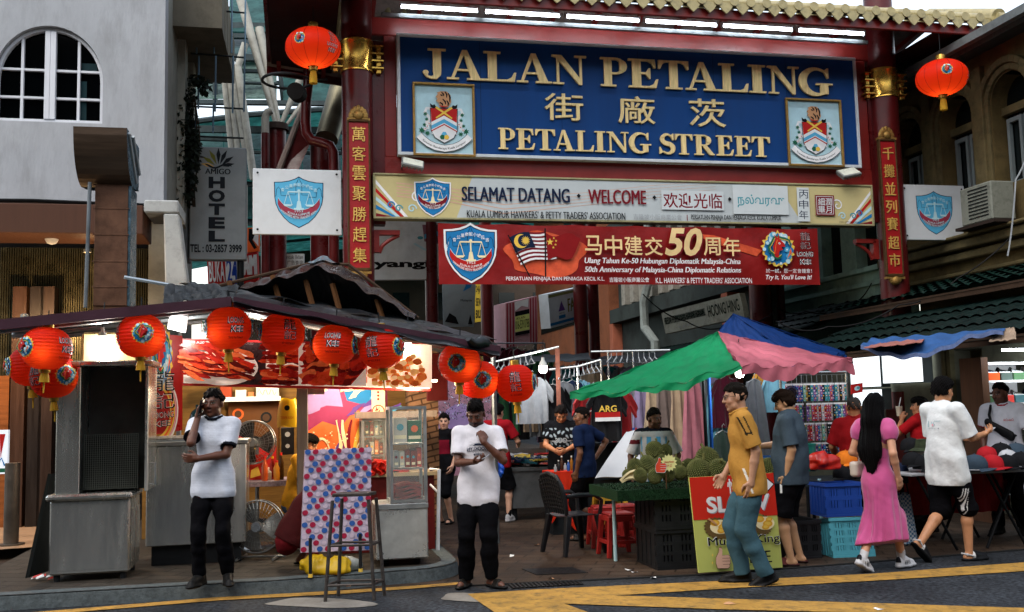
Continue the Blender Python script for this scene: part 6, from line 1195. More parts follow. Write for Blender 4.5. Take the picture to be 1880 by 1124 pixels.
for px,py,d,rz,lab in((85,640,8.95,-.45,'front red paper lantern of the cluster at the far left end of the stall'),(100,692,9.5,.9,'low red paper lantern behind the front one at the left end of the stall'),(60,672,9.8,2.2,'rearmost red paper lantern of the cluster at the left end'),(259,617,9.2,.42,'red paper lantern with a bright dragon roundel above the steel grill hood'),(419,603,9.5,-1.15,'red paper lantern over the left end of the food photo board'),(518,612,9.65,1.95,'red paper lantern over the second food photo'),(615,633,9.75,-1.72,'red paper lantern lettered to the front above the balloon cloth'),(700,640,9.85,1.05,'orange lit paper lantern over the fried chicken photo'),(844,667,10.4,-.1,'red paper lantern with dragon roundel at the right corner of the stall'),(878,697,10.9,.25,'smaller lantern half hidden behind the corner one'),(947,704,10.9,1.35,'rightmost red paper lantern with black characters')):
 rj=random.Random(px);place(lt,USED,W(px,py,d),0,lab,rot=(rj.uniform(-.07,.07),rj.uniform(-.07,.07),rz),scale=(rj.uniform(.96,1.04),rj.uniform(.96,1.04),rj.uniform(.94,1.05)))
for i,(pts,d,lb)in enumerate(((((1425,590),(1520,600),(1650,560),(1760,510),(1890,395)),15.6,'long black cable sagging from the gate pillar to the ochre house'),(((1420,560),(1480,572),(1560,558),(1600,520)),19.5,'tangled black cable on the teal house wall'),(((1180,540),(1260,590),(1330,600),(1420,575)),20,'thin cable looping below the red banner'),(((1905,215),(1865,330),(1850,470)),14.8,'pale hanging wire loop below the arched window'))):
 mb=MB();P=[W(*q,d)for q in pts];n=len(P)-1;L=[]
 for a,b in zip(P[:-1],P[1:]):
  for j in range(8):t=j/8;L.append(a.lerp(b,t)-Vector((0,0,.10*4*t*(1-t))))
 mb.tube(L+[P[-1]],.012,5);tag(mb.build('overhead_cable',mat('black_rubber')if i<3 else P_GREY,smooth=True),lb,'cable','loose cables on the right hand houses')
rr=random.Random(77)
for i,(px,py)in enumerate(((1012,1062),(1155,1046),(1165,1050),(640,1075),(905,1010),(940,1020),(1340,1108),(1615,1118),(1200,1060),(985,1000))):
 q=G(px,py,.012 if i!=3 else KH+.004);mb=MB();a=rr.random()*3;s_=rr.uniform(.02,.05);mb.sheet(lambda u,v:(q.x+s_*((u-.5)*2*math.cos(a)-(v-.5)*math.sin(a)),q.y+s_*((u-.5)*2*math.sin(a)+(v-.5)*math.cos(a)),q.z+.012*math.sin(u*4+i)*v),4,3);tag(mb.build('paper_scrap',P_WHITE if i%3 else P_TAN),'small scrap of pale paper lying on the ground','litter','paper scraps on the ground')
# --- the food stall at the left
def pbox(mb,P,x0,y0,x1,y1,off,th,mi=None):
 q=P.box(x0,y0,x1,y1,off);mb.box(q[0],off,q[1],q[2],off+th,q[3],mi);return q
def simple_box(name,label,cat,px,d,th,m,bevel=.008,part='body',group=None):
 P=Plane((px[0]+px[2])/2,d);q=P.box(*px);t=thing(name,label,cat,P.at((q[0]+q[2])/2,0,q[1]),group);mb=MB(P.M);mb.box(q[0],0,q[1],q[2],th,q[3]);o=mb.build(part,m,t,bevel=bevel);return t,o,P,q
GLOW={}
def led_bulb(px,py,d,label,e,r=.045,col=(1,.93,.82),cord=.25,group='bare bulbs of the stalls'):
 p=W(px,py,d);t=thing('light_bulb',label,'lamp',p,group);mb=MB();mb.lathe([(0,-r*1.15),(r*.7,-r*1.0),(r*.98,-r*.5),(r,.0),(r*.96,r*.5)],p,18,cap=False);mb.build('globe',mat('bulb_glow','#ffffff',.4,var=0,bump=0,emit=25,ecol='#fff4e4'),t,smooth=True)
 mb=MB();mb.lathe([(r*.96,r*.5),(r*.8,r*1.1),(r*.4,r*1.8),(r*.35,r*2.4),(0,r*2.4)],p,18,cap=False);mb.build('socket',mat('bulb_body','#b9bcb8',.5,bump=0),t,smooth=True);mb=MB();mb.tube([p+Vector((0,0,r*2.3)),p+Vector((.01,.02,r*2.3+cord))],.006,5);mb.build('cord',DST,t)
 l=bpy.data.lights.new('bulb_light','POINT');l.energy=e;l.color=col;l.shadow_soft_size=r*1.2;o=bpy.data.objects.new('bulb_light',l);COL.objects.link(o);o.location=p+Vector((0,-.0,-r*1.6));return t
CORR=mat('corrugated_zinc','#8b8c88',.45,.6,var=.2,scale=4,dirt=.35);PURP=mat('purple_beam','#3d2630',.6,var=.15,dirt=.3);TARP=mat('black_tarp','#0a0e11',.34,var=.3,scale=4,bump=.5,bscale=9);PLAST=mat('dirty_plastic','#2e2320',.3,var=.35,scale=3,bump=.4,bscale=10,dirt=.7,dirtcol='#2a1712')
roof=thing('stall_roof','corrugated zinc stall roof with a purple front beam and black tarpaulin over its right half','roof',W(420,700,10.4))
A0,A1,A2=W(-60,598,8.7),W(425,550,9.25),W(918,640,10.25);bk=UY*2.6
def corr(a,b,back,n,name,drop=0):
 up=Vector((0,0,.012))
 mb=MB();mb.sheet(lambda u,v:a.lerp(b,u)+back*v+Vector((0,0,.018*math.sin(u*n*2*math.pi)+drop*v)),n*6,1,thick=.002);return mb.build(name,CORR,roof,smooth=True)
corr(A0,A1,bk,22,'zinc_sheet',.12);corr(A1+Vector((.01,0,0)),A2,bk*.9,26,'zinc_sheet',.12)
for a,b in((A0,A1),(A1+Vector((.02,0,0)),A2)):
 mb=MB();h=Vector((0,0,.075));th=UY*-.04;mb.hexa([a-h*.9+th,b-h*.9+th,b-h*.9,a-h*.9,a+h*.3+th,b+h*.3+th,b+h*.3,a+h*.3]);mb.build('front_beam',PURP,roof)
for f in(.15,.55,.95):
 mb=MB();a,b=A0+bk*f+Vector((0,0,.12*f-.05)),A1+bk*f+Vector((0,0,.12*f-.05));mb.tube([a,b],.03,6);mb.build('purlin',mat('pipe_steel'),roof);mb=MB();a,b=A1+bk*f*.9+Vector((0,0,.12*f-.05)),A2+bk*f*.9+Vector((0,0,.12*f-.05));mb.tube([a,b],.03,6);mb.build('purlin',mat('pipe_steel'),roof)
for px,py,d in((330,566,11.6),(905,640,11.4)):p=W(px,py,d);mb=MB();mb.cone((p.x,p.y,KH),(p.x,p.y,p.z-.05),.03,.03,8);mb.build('roof_post',mat('pipe_steel'),roof)
rr=random.Random(5)
def crumple(a,b,c,d,nu,nv,amp,seed=1):
 a,b,c,d=Vector(a),Vector(b),Vector(c),Vector(d)
 def fn(u,v):
  p=(a.lerp(b,u)).lerp(d.lerp(c,u),v);w_=math.sin(u*23+v*5+seed)*.5+math.sin(u*41-v*9+2*seed)*.3+math.sin(v*17+u*7)*.4;return p+Vector((0,-amp*.4*w_,amp*w_))
 mb=MB();mb.sheet(fn,nu,nv,thick=.006);return mb
z_=Vector((0,0,1))
tp=thing('black_tarpaulin','black plastic tarpaulin draped over the right eave of the stall','tarpaulin',W(680,600,10.2));crumple(W(428,556,9.15),W(918,652,10.1),W(912,628,10.5),W(420,534,9.7),50,5,.02).build('front_flap',TARP,tp,smooth=True);crumple(W(420,534,9.7),W(912,628,10.5),W(770,585,12.2),W(330,520,11.6),40,8,.035,3).build('top_sheet',TARP,tp,smooth=True)
mb=MB();mb.tube([W(860+7*i,622+3.2*i+5*math.sin(i*1.3),10.0+.05*i)for i in range(9)],[.03,.05,.06,.07,.075,.07,.06,.05,.03],10);mb.build('rolled_end',TARP,tp,smooth=True)
tp=thing('black_tarpaulin','folded black tarpaulin lying on the left half of the stall roof','tarpaulin',W(370,535,9.8));crumple(W(300,560,9.3),W(430,546,9.3),W(440,524,10.4),W(302,521,10.0),20,6,.03,7).build('sheet',TARP,tp,smooth=True)
pl_=thing('tent_pole','bare aluminium pole end sticking out above the stall roof','pole',W(228,510,10.0));mb=MB();mb.tube([W(228,509,9.9),W(310,523,10.1)],.018,8);mb.build('tube',mat('alu','#9aa3a8',.35,.8,var=.1),pl_)
pc=thing('plastic_cover','dirty clear plastic sheet pitched over battens above the stall roof','canopy',W(590,580,12));ap,ap2=W(560,486,11.9),W(640,486,12.0);L0,L1,R0,R1=W(362,534,11.2),W(420,560,10.9),W(765,582,12.2),W(690,572,11.8)
rr=random.Random(9)
def ridge(u,v):
 top=W(375+u*390,534-58*max(0,1-abs(u-.58)/.42)**.8+(48 if u>.6 else 0)*max(0,(u-.6)/.4),11.9);low=top-Vector((0,.45,.06+.10*math.sin(u*math.pi)));p=top.lerp(low,v);return p+Vector((0,0,.02*math.sin(u*38+v*6)+.015*math.sin(u*70)))
mb=MB();mb.sheet(ridge,70,8,thick=.004);mb.build('plastic',PLAST,pc,smooth=True)
mb=MB();mb.sheet(lambda u,v:ridge(u,.9).lerp(W(372+u*395,566+u*30,12.0),v),30,3);mb.build('dark_lining',TARP,pc)
mb=MB();mb.sheet(lambda u,v:ridge(.5+u*.14,v*.30)+Vector((0,-.012,.03)),12,4);mb.build('clear_fold',mat('clear_fold','#59636a',.12,var=.3,bump=.4,bscale=12),pc,smooth=True)
for a,b in(((362,534),(570,484)),((570,484),(640,486)),((640,486),(768,584))):mb=MB();mb.tube([W(*a,11.88),W(*b,11.9)],.02,6);mb.build('batten',mat('old_timber','#3a2c22'),pc)
for x,y in((420,540),(500,530),(560,535),(610,545),(690,565)):mb=MB();mb.tube([W(x,y-24,11.6),W(x+14,y+28,11.6)],.035,6);mb.build('stick',mat('raw_timber','#553820',.7,var=.2),pc)
BP=Plane(520,12.9);bw=thing('stall_back_wall','dim yellow boarded wall closing the back of the food stall','wall',BP.at(0));mb=MB(BP.M);q=BP.box(262,640,800,1010);mb.box(q[0],0,KH,q[2],.08,2.35);mb.build('boards',mat('ochre_boards','#7a5a2c',.7,var=.3,scale=3,stretch=(.5,.5,6),dirt=.35),bw)
P2=Plane(800,12.3);bp=thing('brick_pillar','pale brick pillar at the right end of the food stall','pillar',P2.at(0));mb=MB(P2.M);q=P2.box(752,640,806,1000);mb.box(q[0],0,0,q[2],.4,2.5);o=mb.build('shaft',ground_mat('pale_brick','#a5805f','paver',.8),bp)
for nd in MATS['pale_brick'].node_tree.nodes:
 if nd.type=='TEX_BRICK':nd.inputs['Brick Width'].default_value=.2;nd.inputs['Row Height'].default_value=.07
 if nd.type=='MAPPING':nd.inputs['Rotation'].default_value=(math.pi/2,0,ANG)
simple_box('hanging_sheet','dark red sheet panel hanging beside the food photo board','panel',(783,648,822,736),11.6,.04,mat('oxblood_sheet','#4c110f',.5,var=.25,scale=5,dirt=.3),part='sheet')
PH=mat('photo_white','#d9cfc4',.35,var=.06,bump=0,emit=.8,ecol='#ffd9b8');RB=mat('board_red','#8f1614',.4,bump=0,emit=.15)
t,o,mp=flat_sign('food_photo_board','long lit board of four glazed meat and fried chicken photographs','sign',((335,622),(790,632),(790,718),(335,708)),(10.35,10.9),RB,.12);k=Ink(Matrix(),-.001)
def lit(n,c,e=.6):return mat('print_'+n,c,.3,var=.25,scale=14,bump=0,emit=e*1.1,ecol='base')
MEAT=[lit('meat%d'%i,c)for i,c in enumerate(('#4a0806','#8a140c','#a81f10','#b93416','#5c0d08','#c85a30'))];HI=lit('shine','#e8b89a',.7);DK=lit('dark','#2a1a1a',.3);PLATE=lit('plate','#dccabb',.75)
FR=[lit('fried%d'%i,c,1.2)for i,c in enumerate(('#c8672a','#d98a45','#e3a25e','#a84c1c','#f0c48c'))]
rr=random.Random(21);k.rect(.004,.05,.996,.955,PLATE)
k.rect(.17,.05,.325,.955,DK);k.poly([(.0045+.29*(1+math.cos(t))/2*1.0+.0,.42+.40*math.sin(t))for t in np.linspace(0,6.28,30)[:-1]],PLATE);k.rect(.004,.05,.03,.2,PLATE)
def strips(x0,x1,z0,z1,n,ang,ln,wd,ms):
 for i in range(n):
  x,z=rr.uniform(x0,x1),rr.uniform(z0,z1);a=ang+rr.uniform(-.35,.35);l=ln*rr.uniform(.6,1.2);P=[(min(x1+.02,max(x0-.01,x+math.cos(a)*l*s)),min(.94,max(.07,z+math.sin(a)*l*s*4+.03*math.sin(s*6+i))))for s in np.linspace(-.5,.5,7)];w_=wd*rr.uniform(.6,1.3);k.stroke(P,[w_*.3,w_*.8,w_,w_,w_,w_*.8,w_*.3],rr.choice(ms))
  if rr.random()<.22:j=rr.randint(1,4);k.stroke([P[j],P[j+1]],w_*.11,HI)
strips(.015,.25,.2,.86,95,-.35,.12,.045,MEAT);strips(.335,.45,.08,.92,95,-.1,.06,.06,MEAT);k.rect(.455,.05,.475,.955,PLATE)
strips(.485,.71,.10,.92,120,.9,.07,.055,MEAT);k.poly([(.66,.06),(.725,.06),(.725,.45)],PLATE)
k.rect(.728,.05,.992,.955,lit('backdrop','#f0d9bc',2.0))
for i in range(95):
 x,z=.735+.22*rr.random(),.08+.62*rr.random()*(1-.0*rr.random());r=rr.uniform(.006,.018);k.poly([(x+r*(1+.4*rr.random())*math.cos(t),z+r*3.6*(1+.4*rr.random())*math.sin(t))for t in np.linspace(0,6.28,9)[:-1]],rr.choice(FR))
k.rect(.06,.84,.10,.93,P_RED);k.text('A20',.065,.86,.095,.91,P_WHITE);k.text('SMOKED',.235,.86,.28,.91,P_WHITE);mp(k)
t,o,mp=flat_sign('tall_banner','tall red hanging banner with a dragon roundel and the stall name','banner',((272,610),(335,617),(335,790),(276,800)),(10.75,10.9),mat('banner_red2','#96120f',.35,var=.2,scale=3,bump=.2,bscale=8),.01);k=Ink(Matrix(),-.002)
for i in range(5):k.stroke([(.1+.55*math.cos(t)*(1+.12*i)*.8+.1,.22+.26*math.sin(t)*(1+.1*i))for t in np.linspace(-1.5,1.4,16)],.035,(P_YELLOW,P_ORANGE,P_YELLOW,P_PINK,P_WHITE)[i])
dragon(k,.38,.78,.33,5);k.mb.v=[(x,y,.78+(z-.78)*.36 if z>.45 and False else z)for x,y,z in k.mb.v]
for m,b in((P_WHITE,.012),(P_BLACK,0)):k.text('龍',.1,.42,.75,.62,m,b);k.text('記',.1,.24,.75,.41,m,b);k.text('LOONG',.0,.15,.72,.22,m,.03 if b else .0);k.text('KEE',.1,.07,.62,.13,m,.03 if b else .0)
mp(k)
KP=Plane(180,9.55);SST=mat('sheen_stained_steel','#d4d4ce',.25,.92,var=.2,scale=1.3,bump=.45,bscale=2.5,stretch=(3,3,.5),dirt=.18,dirtcol='#2a2624');DKI=mat('soot_steel','#3f423f',.5,.5,var=.3,scale=3)  # steel's vertical colour streaks paint in smeared reflections; dirt adds the real stains
gr=thing('grill_cabinet','tall dented stainless grill cabinet with an open dark hood on the pavement','grill',KP.at(0,0,KH))
q=KP.box(90,918,238,1043);X0,X1,ZA,ZB_=q[0],q[2],KH+.06,q[3];dp=.62
mb=MB(KP.M);mb.box(X0,.0,ZA,X1,dp,ZB_);bd=mb.build('cabinet',SST,gr,bevel=.015)
mb=MB(KP.M);mb.box(X0+.07,-.004,ZA+.04,X1-.02,-.001,ZB_-.03);mb.build('front_sheet',SST,bd,bevel=.002)
for i in range(2):mb=MB(KP.M);mb.box(X1+.001,.06+i*.27,ZA+.08,X1+.012,.29+i*.27,ZB_-.1);mb.build('side_door',SST,bd,bevel=.004)
mb=MB(KP.M);mb.box(X0-.03,-.05,ZB_,X1+.03,dp+.02,ZB_+.06);mb.build('ledge',SST,gr,bevel=.02)
zt=KP.hit(190,672)[1];hx0,hxo,hx1=KP.hit(103,780)[0],KP.hit(147,780)[0],KP.hit(272,780)[0]
mb=MB(KP.M);mb.box(hx0,.0,ZB_+.061,hxo,.6,zt);mb.box(hx1-.03,.0,ZB_+.061,hx1,.6,zt);mb.box(hxo,.56,ZB_+.061,hx1-.03,.6,zt);mb.build('hood_walls',SST,gr,bevel=.006)
mb=MB(KP.M);mb.box(hx0-.05,-.04,zt+.001,hx1+.04,.64,zt+.05);mb.build('hood_top',SST,gr,bevel=.01)
mb=MB(KP.M);mb.box(hxo+.002,.40,ZB_+.061,hx1-.032,.558,zt-.001);mb.build('soot_lining',DKI,gr)
qq=KP.box(150,798,250,905);mb=MB(KP.M)
for i in range(26):x=qq[0]+(qq[2]-qq[0])*i/25;mb.box(x-.003,.10,ZB_+.09,x+.003,.106,qq[3])
for i in range(26):z=ZB_+.09+(qq[3]-ZB_-.09)*i/25;mb.box(qq[0],.107,z-.003,qq[2],.112,z+.003)
mb.build('wire_grate',mat('grate_steel','#4f524c',.5,.6,var=.2),gr);mb=MB(KP.M);mb.box(qq[0],.16,ZB_+.09,qq[2],.17,qq[3]-.01);mb.build('fire_back',mat('fire_back','#171a18',.6),gr)
mb=MB(KP.M);x=qq[2]+.12;mb.tube([(x,.05,ZB_+.12),(x+.05,.02,ZB_+.12),(x+.05,.02,ZB_+.32),(x,.05,ZB_+.32)],.01,6);mb.build('handle',mat('alu'),gr)
for x in(X0+.06,X1-.06):
 for y in(.06,dp-.06):mb=MB(KP.M);mb.cone((x,y,KH-.004),(x,y,ZA),.03,.03,8);mb.build('foot',DST,gr)
simple_box('cardboard_box','stained cardboard box on top of the steel grill hood','box',(150,610,252,669),9.75,.35,mat('cardboard','#a08a60',.8,var=.15,scale=4,dirt=.3,dirtcol='#4b3a22'),bevel=.02,part='carton')
t=thing('leaning_board','black triangular board leaning against the grill cabinet','board',G(70,1062,KH));a,b,c=W(46,1062,9.3),W(88,1048,9.7),W(96,870,9.95);mb=MB();th=Vector((.02,.03,0));mb.add([a,b,c,W(88,870,9.9),a+th,b+th,c+th,W(88,870,9.9)+th],[(0,1,2,3),(7,6,5,4),(0,4,5,1),(1,5,6,2),(2,6,7,3),(3,7,4,0)]);mb.build('board',mat('board_black','#0f1210',.6,var=.2),t)
t=thing('litter','crumpled red and white wrapper lying by the grill cabinet','litter',G(82,1066,KH));mb=MB();p=G(80,1066,KH);rr=random.Random(3)
for i in range(9):a=p+Vector((rr.uniform(-.14,.14),rr.uniform(-.05,.05),rr.uniform(.002,.03)));mb.add([a,a+Vector((.07,.01,.02)),a+Vector((.05,.05,.035)),a+Vector((-.01,.05,.01))],[(0,1,2,3)],i%2)
mb.build('paper',[P_WHITE,P_RED],t)
CP=Plane(330,10.35);q=CP.box(268,812,452,1000);ct=thing('steel_counter','plain stainless counter behind the standing man with the phone','counter',CP.at((q[0]+q[2])/2,0,KH));mb=MB(CP.M);mb.box(q[0],0,q[1],q[2],.7,q[3]-.03);mb.build('body',SST,ct,bevel=.008);mb=MB(CP.M);mb.box(q[0]-.02,-.03,q[3]-.03,q[2]+.02,.72,q[3]+.012);mb.build('top',mat('brushed_steel'),ct,bevel=.006);mb=MB(CP.M);mb.box(q[0]+.05,.06,KH,q[2]-.05,.64,q[1]);mb.build('plinth',DST,ct)
rr=random.Random(8)
t=thing('tray_of_food','metal tray of wrapped food on the steel counter','tray',CP.at(q[0]+.3,.2,q[3]+.012));mb=MB(CP.M);mb.box(q[0]+.06,.06,q[3]+.013,q[0]+.62,.42,q[3]+.03);mb.build('tray',mat('alu'),t);mb=MB(CP.M)
for i in range(14):mb.ball((q[0]+.1+.48*rr.random(),.1+.28*rr.random(),q[3]+.045),(.06,.04,.025),8,6)
mb.build('parcels',mat('cling_food','#9a9184',.3,var=.4,scale=12),t,smooth=True)
t=thing('water_bottle','large dark teal bottle on the counter behind the man with the phone','bottle',CP.at(CP.hit(364,800,.2)[0],.2,q[3]+.012));mb=MB(CP.M);mb.lathe([(0,0),(.09,0),(.095,.02),(.095,.22),(.07,.3),(.03,.33),(.03,.37),(0,.37)],(CP.hit(364,800,.2)[0],.2,q[3]+.013),18);mb.build('bottle',mat('bottle_teal','#15343a',.2,bump=0),t,smooth=True)
WD=mat('grey_timber','#6d6259',.75,var=.25,scale=3,stretch=(5,5,.4),bump=.3)
t,o,P,q=simple_box('stall_post','grey timber post standing between the two fans and the mural','post',(545,712,566,1010),10.75,.1,WD,part='shaft');q2=P.box(566,712,596,724);mb=MB(P.M);mb.box(q[2]+.001,.01,q2[1],q2[2],.09,q2[3]);mb.build('bracket',WD,t)
SP=Plane(445,12.4);q=SP.box(372,729,515,737);t=thing('wall_shelf','white shelf on the back wall of the food stall','shelf',SP.at((q[0]+q[2])/2,0,q[1]));mb=MB(SP.M);mb.box(q[0],0,q[1],q[2],.35,q[3]);mb.build('board',P_WHITE,t);zz=q[3]
for i,(x0,x1,y,c)in enumerate(((380,402,714,'#4a2016'),(404,425,708,'#8d3a22'),(432,452,716,'#c8c2b4'),(455,466,720,'#a8633a'),(470,512,704,'#b9b6ad'))):
 u=SP.box(x0,y,x1,729,.05);t=thing('carton',('dark brown','rust coloured','small cream','tiny tan','wide white signed')[i]+' carton on the wall shelf of the food stall','carton',SP.at((u[0]+u[2])/2,.05,zz),'cartons on the stall shelf');mb=MB(SP.M);mb.box(u[0],.05,zz+.001,u[2],.28,u[3]);mb.build('box',paint('carton%d'%i,c),t,bevel=.004)
 if i==4:k=Ink(SP.M,.049);k.stroke([(u[0]+.02+.02*j,u[1]+.06+.04*math.sin(j*1.7))for j in range(12)],.006,P_BLACK);k.build('signature',t)
t=thing('plastic_bag','yellow plastic carrier bags hanging behind the timber post','bag',W(528,755,11));mb=MB();c=W(529,783,11);
def bagf(u,v):w_=.115-.035*v**3;return(c.x+w_*math.cos(u*6.283)*(1+.05*math.sin(u*30)),c.y+.05*math.sin(u*6.283),c.z+.30*v+.01*math.sin(u*20))
mb.sheet(bagf,36,8);mb.build('bag',mat('yellow_plastic','#c9a416',.4,var=.12,scale=8,bump=.4,bscale=14,transl=.25),t,smooth=True);k=Ink(Matrix.Translation((0,c.y-.052,0)),-.001);k.disc(c.x+.0,c.z+.2,.03,P_BLACK,12);k.text('TERIMA KASIH',c.x-.07,c.z+.08,c.x+.07,c.z+.11,P_RED);k.build('print',t)
def fan(label,px,py,d,r,stand,blades='fan_blade',bc='#6a6c6a'):
 p=W(px,py,d);t=thing('electric_fan',label,'fan',(p.x,p.y,KH),'electric fans of the food stall');wire=mat('fan_wire','#84888a',.35,.8,bump=0);M_=Matrix.Translation(p)
 mb=MB(M_)
 for f,y in((1,0),(.98,.12)):mb.tube([(r*f*math.cos(a),y-.06,r*f*math.sin(a))for a in np.linspace(0,6.283,33)[:-1]],.008,6,closed=True)
 for i in range(36):
  a=i*6.283/36;mb.tube([(r*.18*math.cos(a),-.09,r*.18*math.sin(a)),(r*.7*math.cos(a+.1),-.095,r*.7*math.sin(a+.1)),(r*math.cos(a+.16),-.06,r*math.sin(a+.16))],.0022,4)
 for f in(.4,.6,.8):mb.tube([(r*f*math.cos(a),-.095,r*f*math.sin(a))for a in np.linspace(0,6.283,29)[:-1]],.0022,4,closed=True)
 mb.build('cage',wire,t)
 for i in range(3):
  a0=i*2.094;mb=MB(M_);mb.sheet(lambda u,v:((.15+.78*u)*r*math.cos(a0+(v-.5)*1.25),-.02+.06*(v-.5)-.0,(.15+.78*u)*r*math.sin(a0+(v-.5)*1.25)),6,6,thick=.003);mb.build('blade',mat(blades,bc,.35,.5,bump=0),t,smooth=True)
 mb=MB(M_);mb.cone((0,-.10,0),(0,-.02,0),r*.19,r*.19,18);mb.build('hub',mat('fan_hub','#8b9298',.35,.6,bump=0),t);mb=MB(M_);mb.cone((0,.05,0),(0,.22,0),r*.28,r*.22,16);mb.build('motor',DST,t)
 mb=MB()
 if stand=='pole':mb.cone((p.x,p.y+.15,KH),p+Vector((0,.15,0)),.025,.02,8);mb.cone((p.x,p.y+.15,KH),(p.x,p.y+.15,KH+.04),.2,.18,20)
 else:
  mb.tube([(p.x-r*1.05,p.y+.02,p.z),(p.x-r*1.05,p.y+.02,KH+.03),(p.x+r*1.05,p.y+.02,KH+.03),(p.x+r*1.05,p.y+.02,p.z)],.014,8);mb.tube([(p.x-r*.7,p.y-.15,KH+.02),(p.x-r*.7,p.y+.25,KH+.02)],.014,6);mb.tube([(p.x+r*.7,p.y-.15,KH+.02),(p.x+r*.7,p.y+.25,KH+.02)],.014,6)
 mb.build('stand',wire,t);return t
fan('black pedestal fan turned towards the phone man behind the stall counter',466,812,11.4,.24,'pole','fan_blade_dark','#3a3a3a');fan('chrome floor fan with big blades standing under the stall table',474,966,10.6,.265,'floor')
TP=Plane(480,11.2);q=TP.box(436,884,548,890);t=thing('work_table','low work table with a glittery cloth edge beside the floor fan','table',TP.at((q[0]+q[2])/2,0,KH));mb=MB(TP.M);mb.box(q[0],0,q[1]-.02,q[2],.7,q[3]);mb.build('tabletop',mat('table_cloth','#7f7480',.5,var=.5,scale=30),t)
for x in(q[0]+.04,q[2]-.04):
 for y in(.05,.65):mb=MB(TP.M);mb.cone((x,y,KH),(x,y,q[1]-.02),.02,.02,8);mb.build('leg',DST,t)
zz=q[3];rr=random.Random(13)
def bottle(label,px,d_off,h,r,c,P=TP,z=None,cap='#b8241c',cat='bottle',group='bottles and jars on the stall table'):
 z=zz if z is None else z;s_=P.hit(px,870,d_off)[0];t=thing('bottle',label,cat,P.at(s_,d_off,z),group);mb=MB(P.M);mb.lathe([(0,.001),(r,.001),(r,h*.62),(r*.5,h*.78),(r*.42,h*.9),(0,h*.9)],(s_,d_off,z),14);mb.build('bottle',mat('bottle_'+c[1:],c,.25,bump=0,var=.1),t,smooth=True);mb=MB(P.M);mb.cone((s_,d_off,z+h*.9),(s_,d_off,z+h),r*.5,r*.5,12);mb.build('cap',paint('cap'+cap[1:],cap),t);return t
for i,(px,h,r,c,cap,lb)in enumerate(((486,.27,.035,'#a7471c','#b8241c','tall chilli sauce bottle with red cap on the stall table'),(491,.14,.045,'#c9c9c4','#c9c9c4','squat white tub at the table edge'),(500,.26,.03,'#8d2016','#d8b020','dark red sauce bottle with yellow cap'),(508,.22,.035,'#c98a2a','#b8241c','amber oil bottle at the right of the stall table'),(516,.30,.03,'#3d2a16','#b8241c','brown soy bottle next to the timber post'))):bottle(lb,px,.12+.1*(i%3),h,r,c,cap=cap)
t,o,P,q=simple_box('red_packet','red snack packet standing on the stall work table','packet',(456,835,482,883),11.5,.1,paint('packred','#a5271a'),part='pack');k=Ink(P.M,-.001);k.poly([(q[0]+.02,q[1]+.03),(q[2]-.02,q[1]+.06),(q[2]-.05,q[1]+.16),(q[0]+.03,q[1]+.12)],P_YELLOW);k.build('print',o)
t,o,P,q=simple_box('camera_box','black electric meter box below the yellow bag','box',(516,785,540,835),11.8,.12,P_BLACK,part='case');k=Ink(P.M,-.001);k.disc((q[0]+q[2])/2,q[3]-.08,.03,P_GREY,12);k.disc((q[0]+q[2])/2,q[1]+.1,.025,P_GREY,12);k.build('dial',o)
t,o,P,q=simple_box('brown_poster','brown and gold poster with lantern drawings on the stall back wall','poster',(418,738,512,885),12.75,.02,paint('posterbrown','#5e3a1a'),part='sheet');k=Ink(P.M,-.001);w_,h_=q[2]-q[0],q[3]-q[1]
for i,(u,v)in enumerate(((.2,.85),(.25,.62),(.75,.8),(.7,.3),(.45,.45))):k.disc(q[0]+w_*u,q[1]+h_*v,.07,(P_ORANGE,P_RED,P_BLACK,P_RED,P_YELLOW)[i],14);k.disc(q[0]+w_*u,q[1]+h_*v,.045,P_BROWN,12)
k.rect(q[0]+w_*.6,q[1]+.05,q[0]+w_*.95,q[1]+h_*.45,P_RED);k.build('print',o)
t,o,P,q=simple_box('mural_panel','bright orange and purple flame patterned mural at the back of the stall','mural',(562,712,712,872),11.75,.04,mat('mural_orange','#d2622a',.45,var=.2,scale=5,bump=0),part='panel');k=Ink(P.M,-.001);w_,h_=q[2]-q[0],q[3]-q[1];X=lambda u:q[0]+w_*u;Z=lambda v:q[1]+h_*v;rr=random.Random(17)
k.poly([(X(0),Z(.5)),(X(.2),Z(.62)),(X(.42),Z(.55)),(X(.6),Z(.75)),(X(1),Z(.6)),(X(1),Z(1)),(X(0),Z(1))],mat('mural_magenta','#8c3358',.5,bump=0));k.poly([(X(0),Z(.72)),(X(.25),Z(.8)),(X(.45),Z(.78)),(X(.4),Z(1)),(X(0),Z(1))],P_LILAC);k.poly([(X(.5),Z(.85)),(X(.9),Z(.75)),(X(.9),Z(1)),(X(.45),Z(1))],P_BLUE)
for i in range(16):
 a=rr.random();b=rr.uniform(.55,.95);k.stroke([(X(a+.05*j+.02*math.sin(j*2+i)),Z(min(.985,b+.035*j)))for j in range(5)],[.01,.05,.06,.04,.01],(P_CREAM,P_PURPLE,P_SKY,P_CREAM,P_LILAC)[i%5])
for i in range(4):k.stroke([(X(.18+.22*i+.10*math.cos(t)*(1-t/12)),Z(.28+.16*math.sin(t+i)*(1-t/14)))for t in np.linspace(0,6,22)],[.01,.03,.035,.02,.01],(P_CREAM,P_PURPLE,P_CREAM,P_ORANGE)[i])
for i in range(5):k.stroke([(X(.36+.07*i+.06*math.sin(t*3+i)),Z(.08+.55*t))for t in np.linspace(0,1,12)],[.015,.04,.045,.02],(P_CREAM,mat('mural_magenta'),P_CREAM,P_MAROON,P_YELLOW)[i])
for i in range(46):k.disc(X(rr.uniform(.05,.6)),Z(rr.uniform(.05,.5)),rr.uniform(.005,.011),P_CREAM,6)
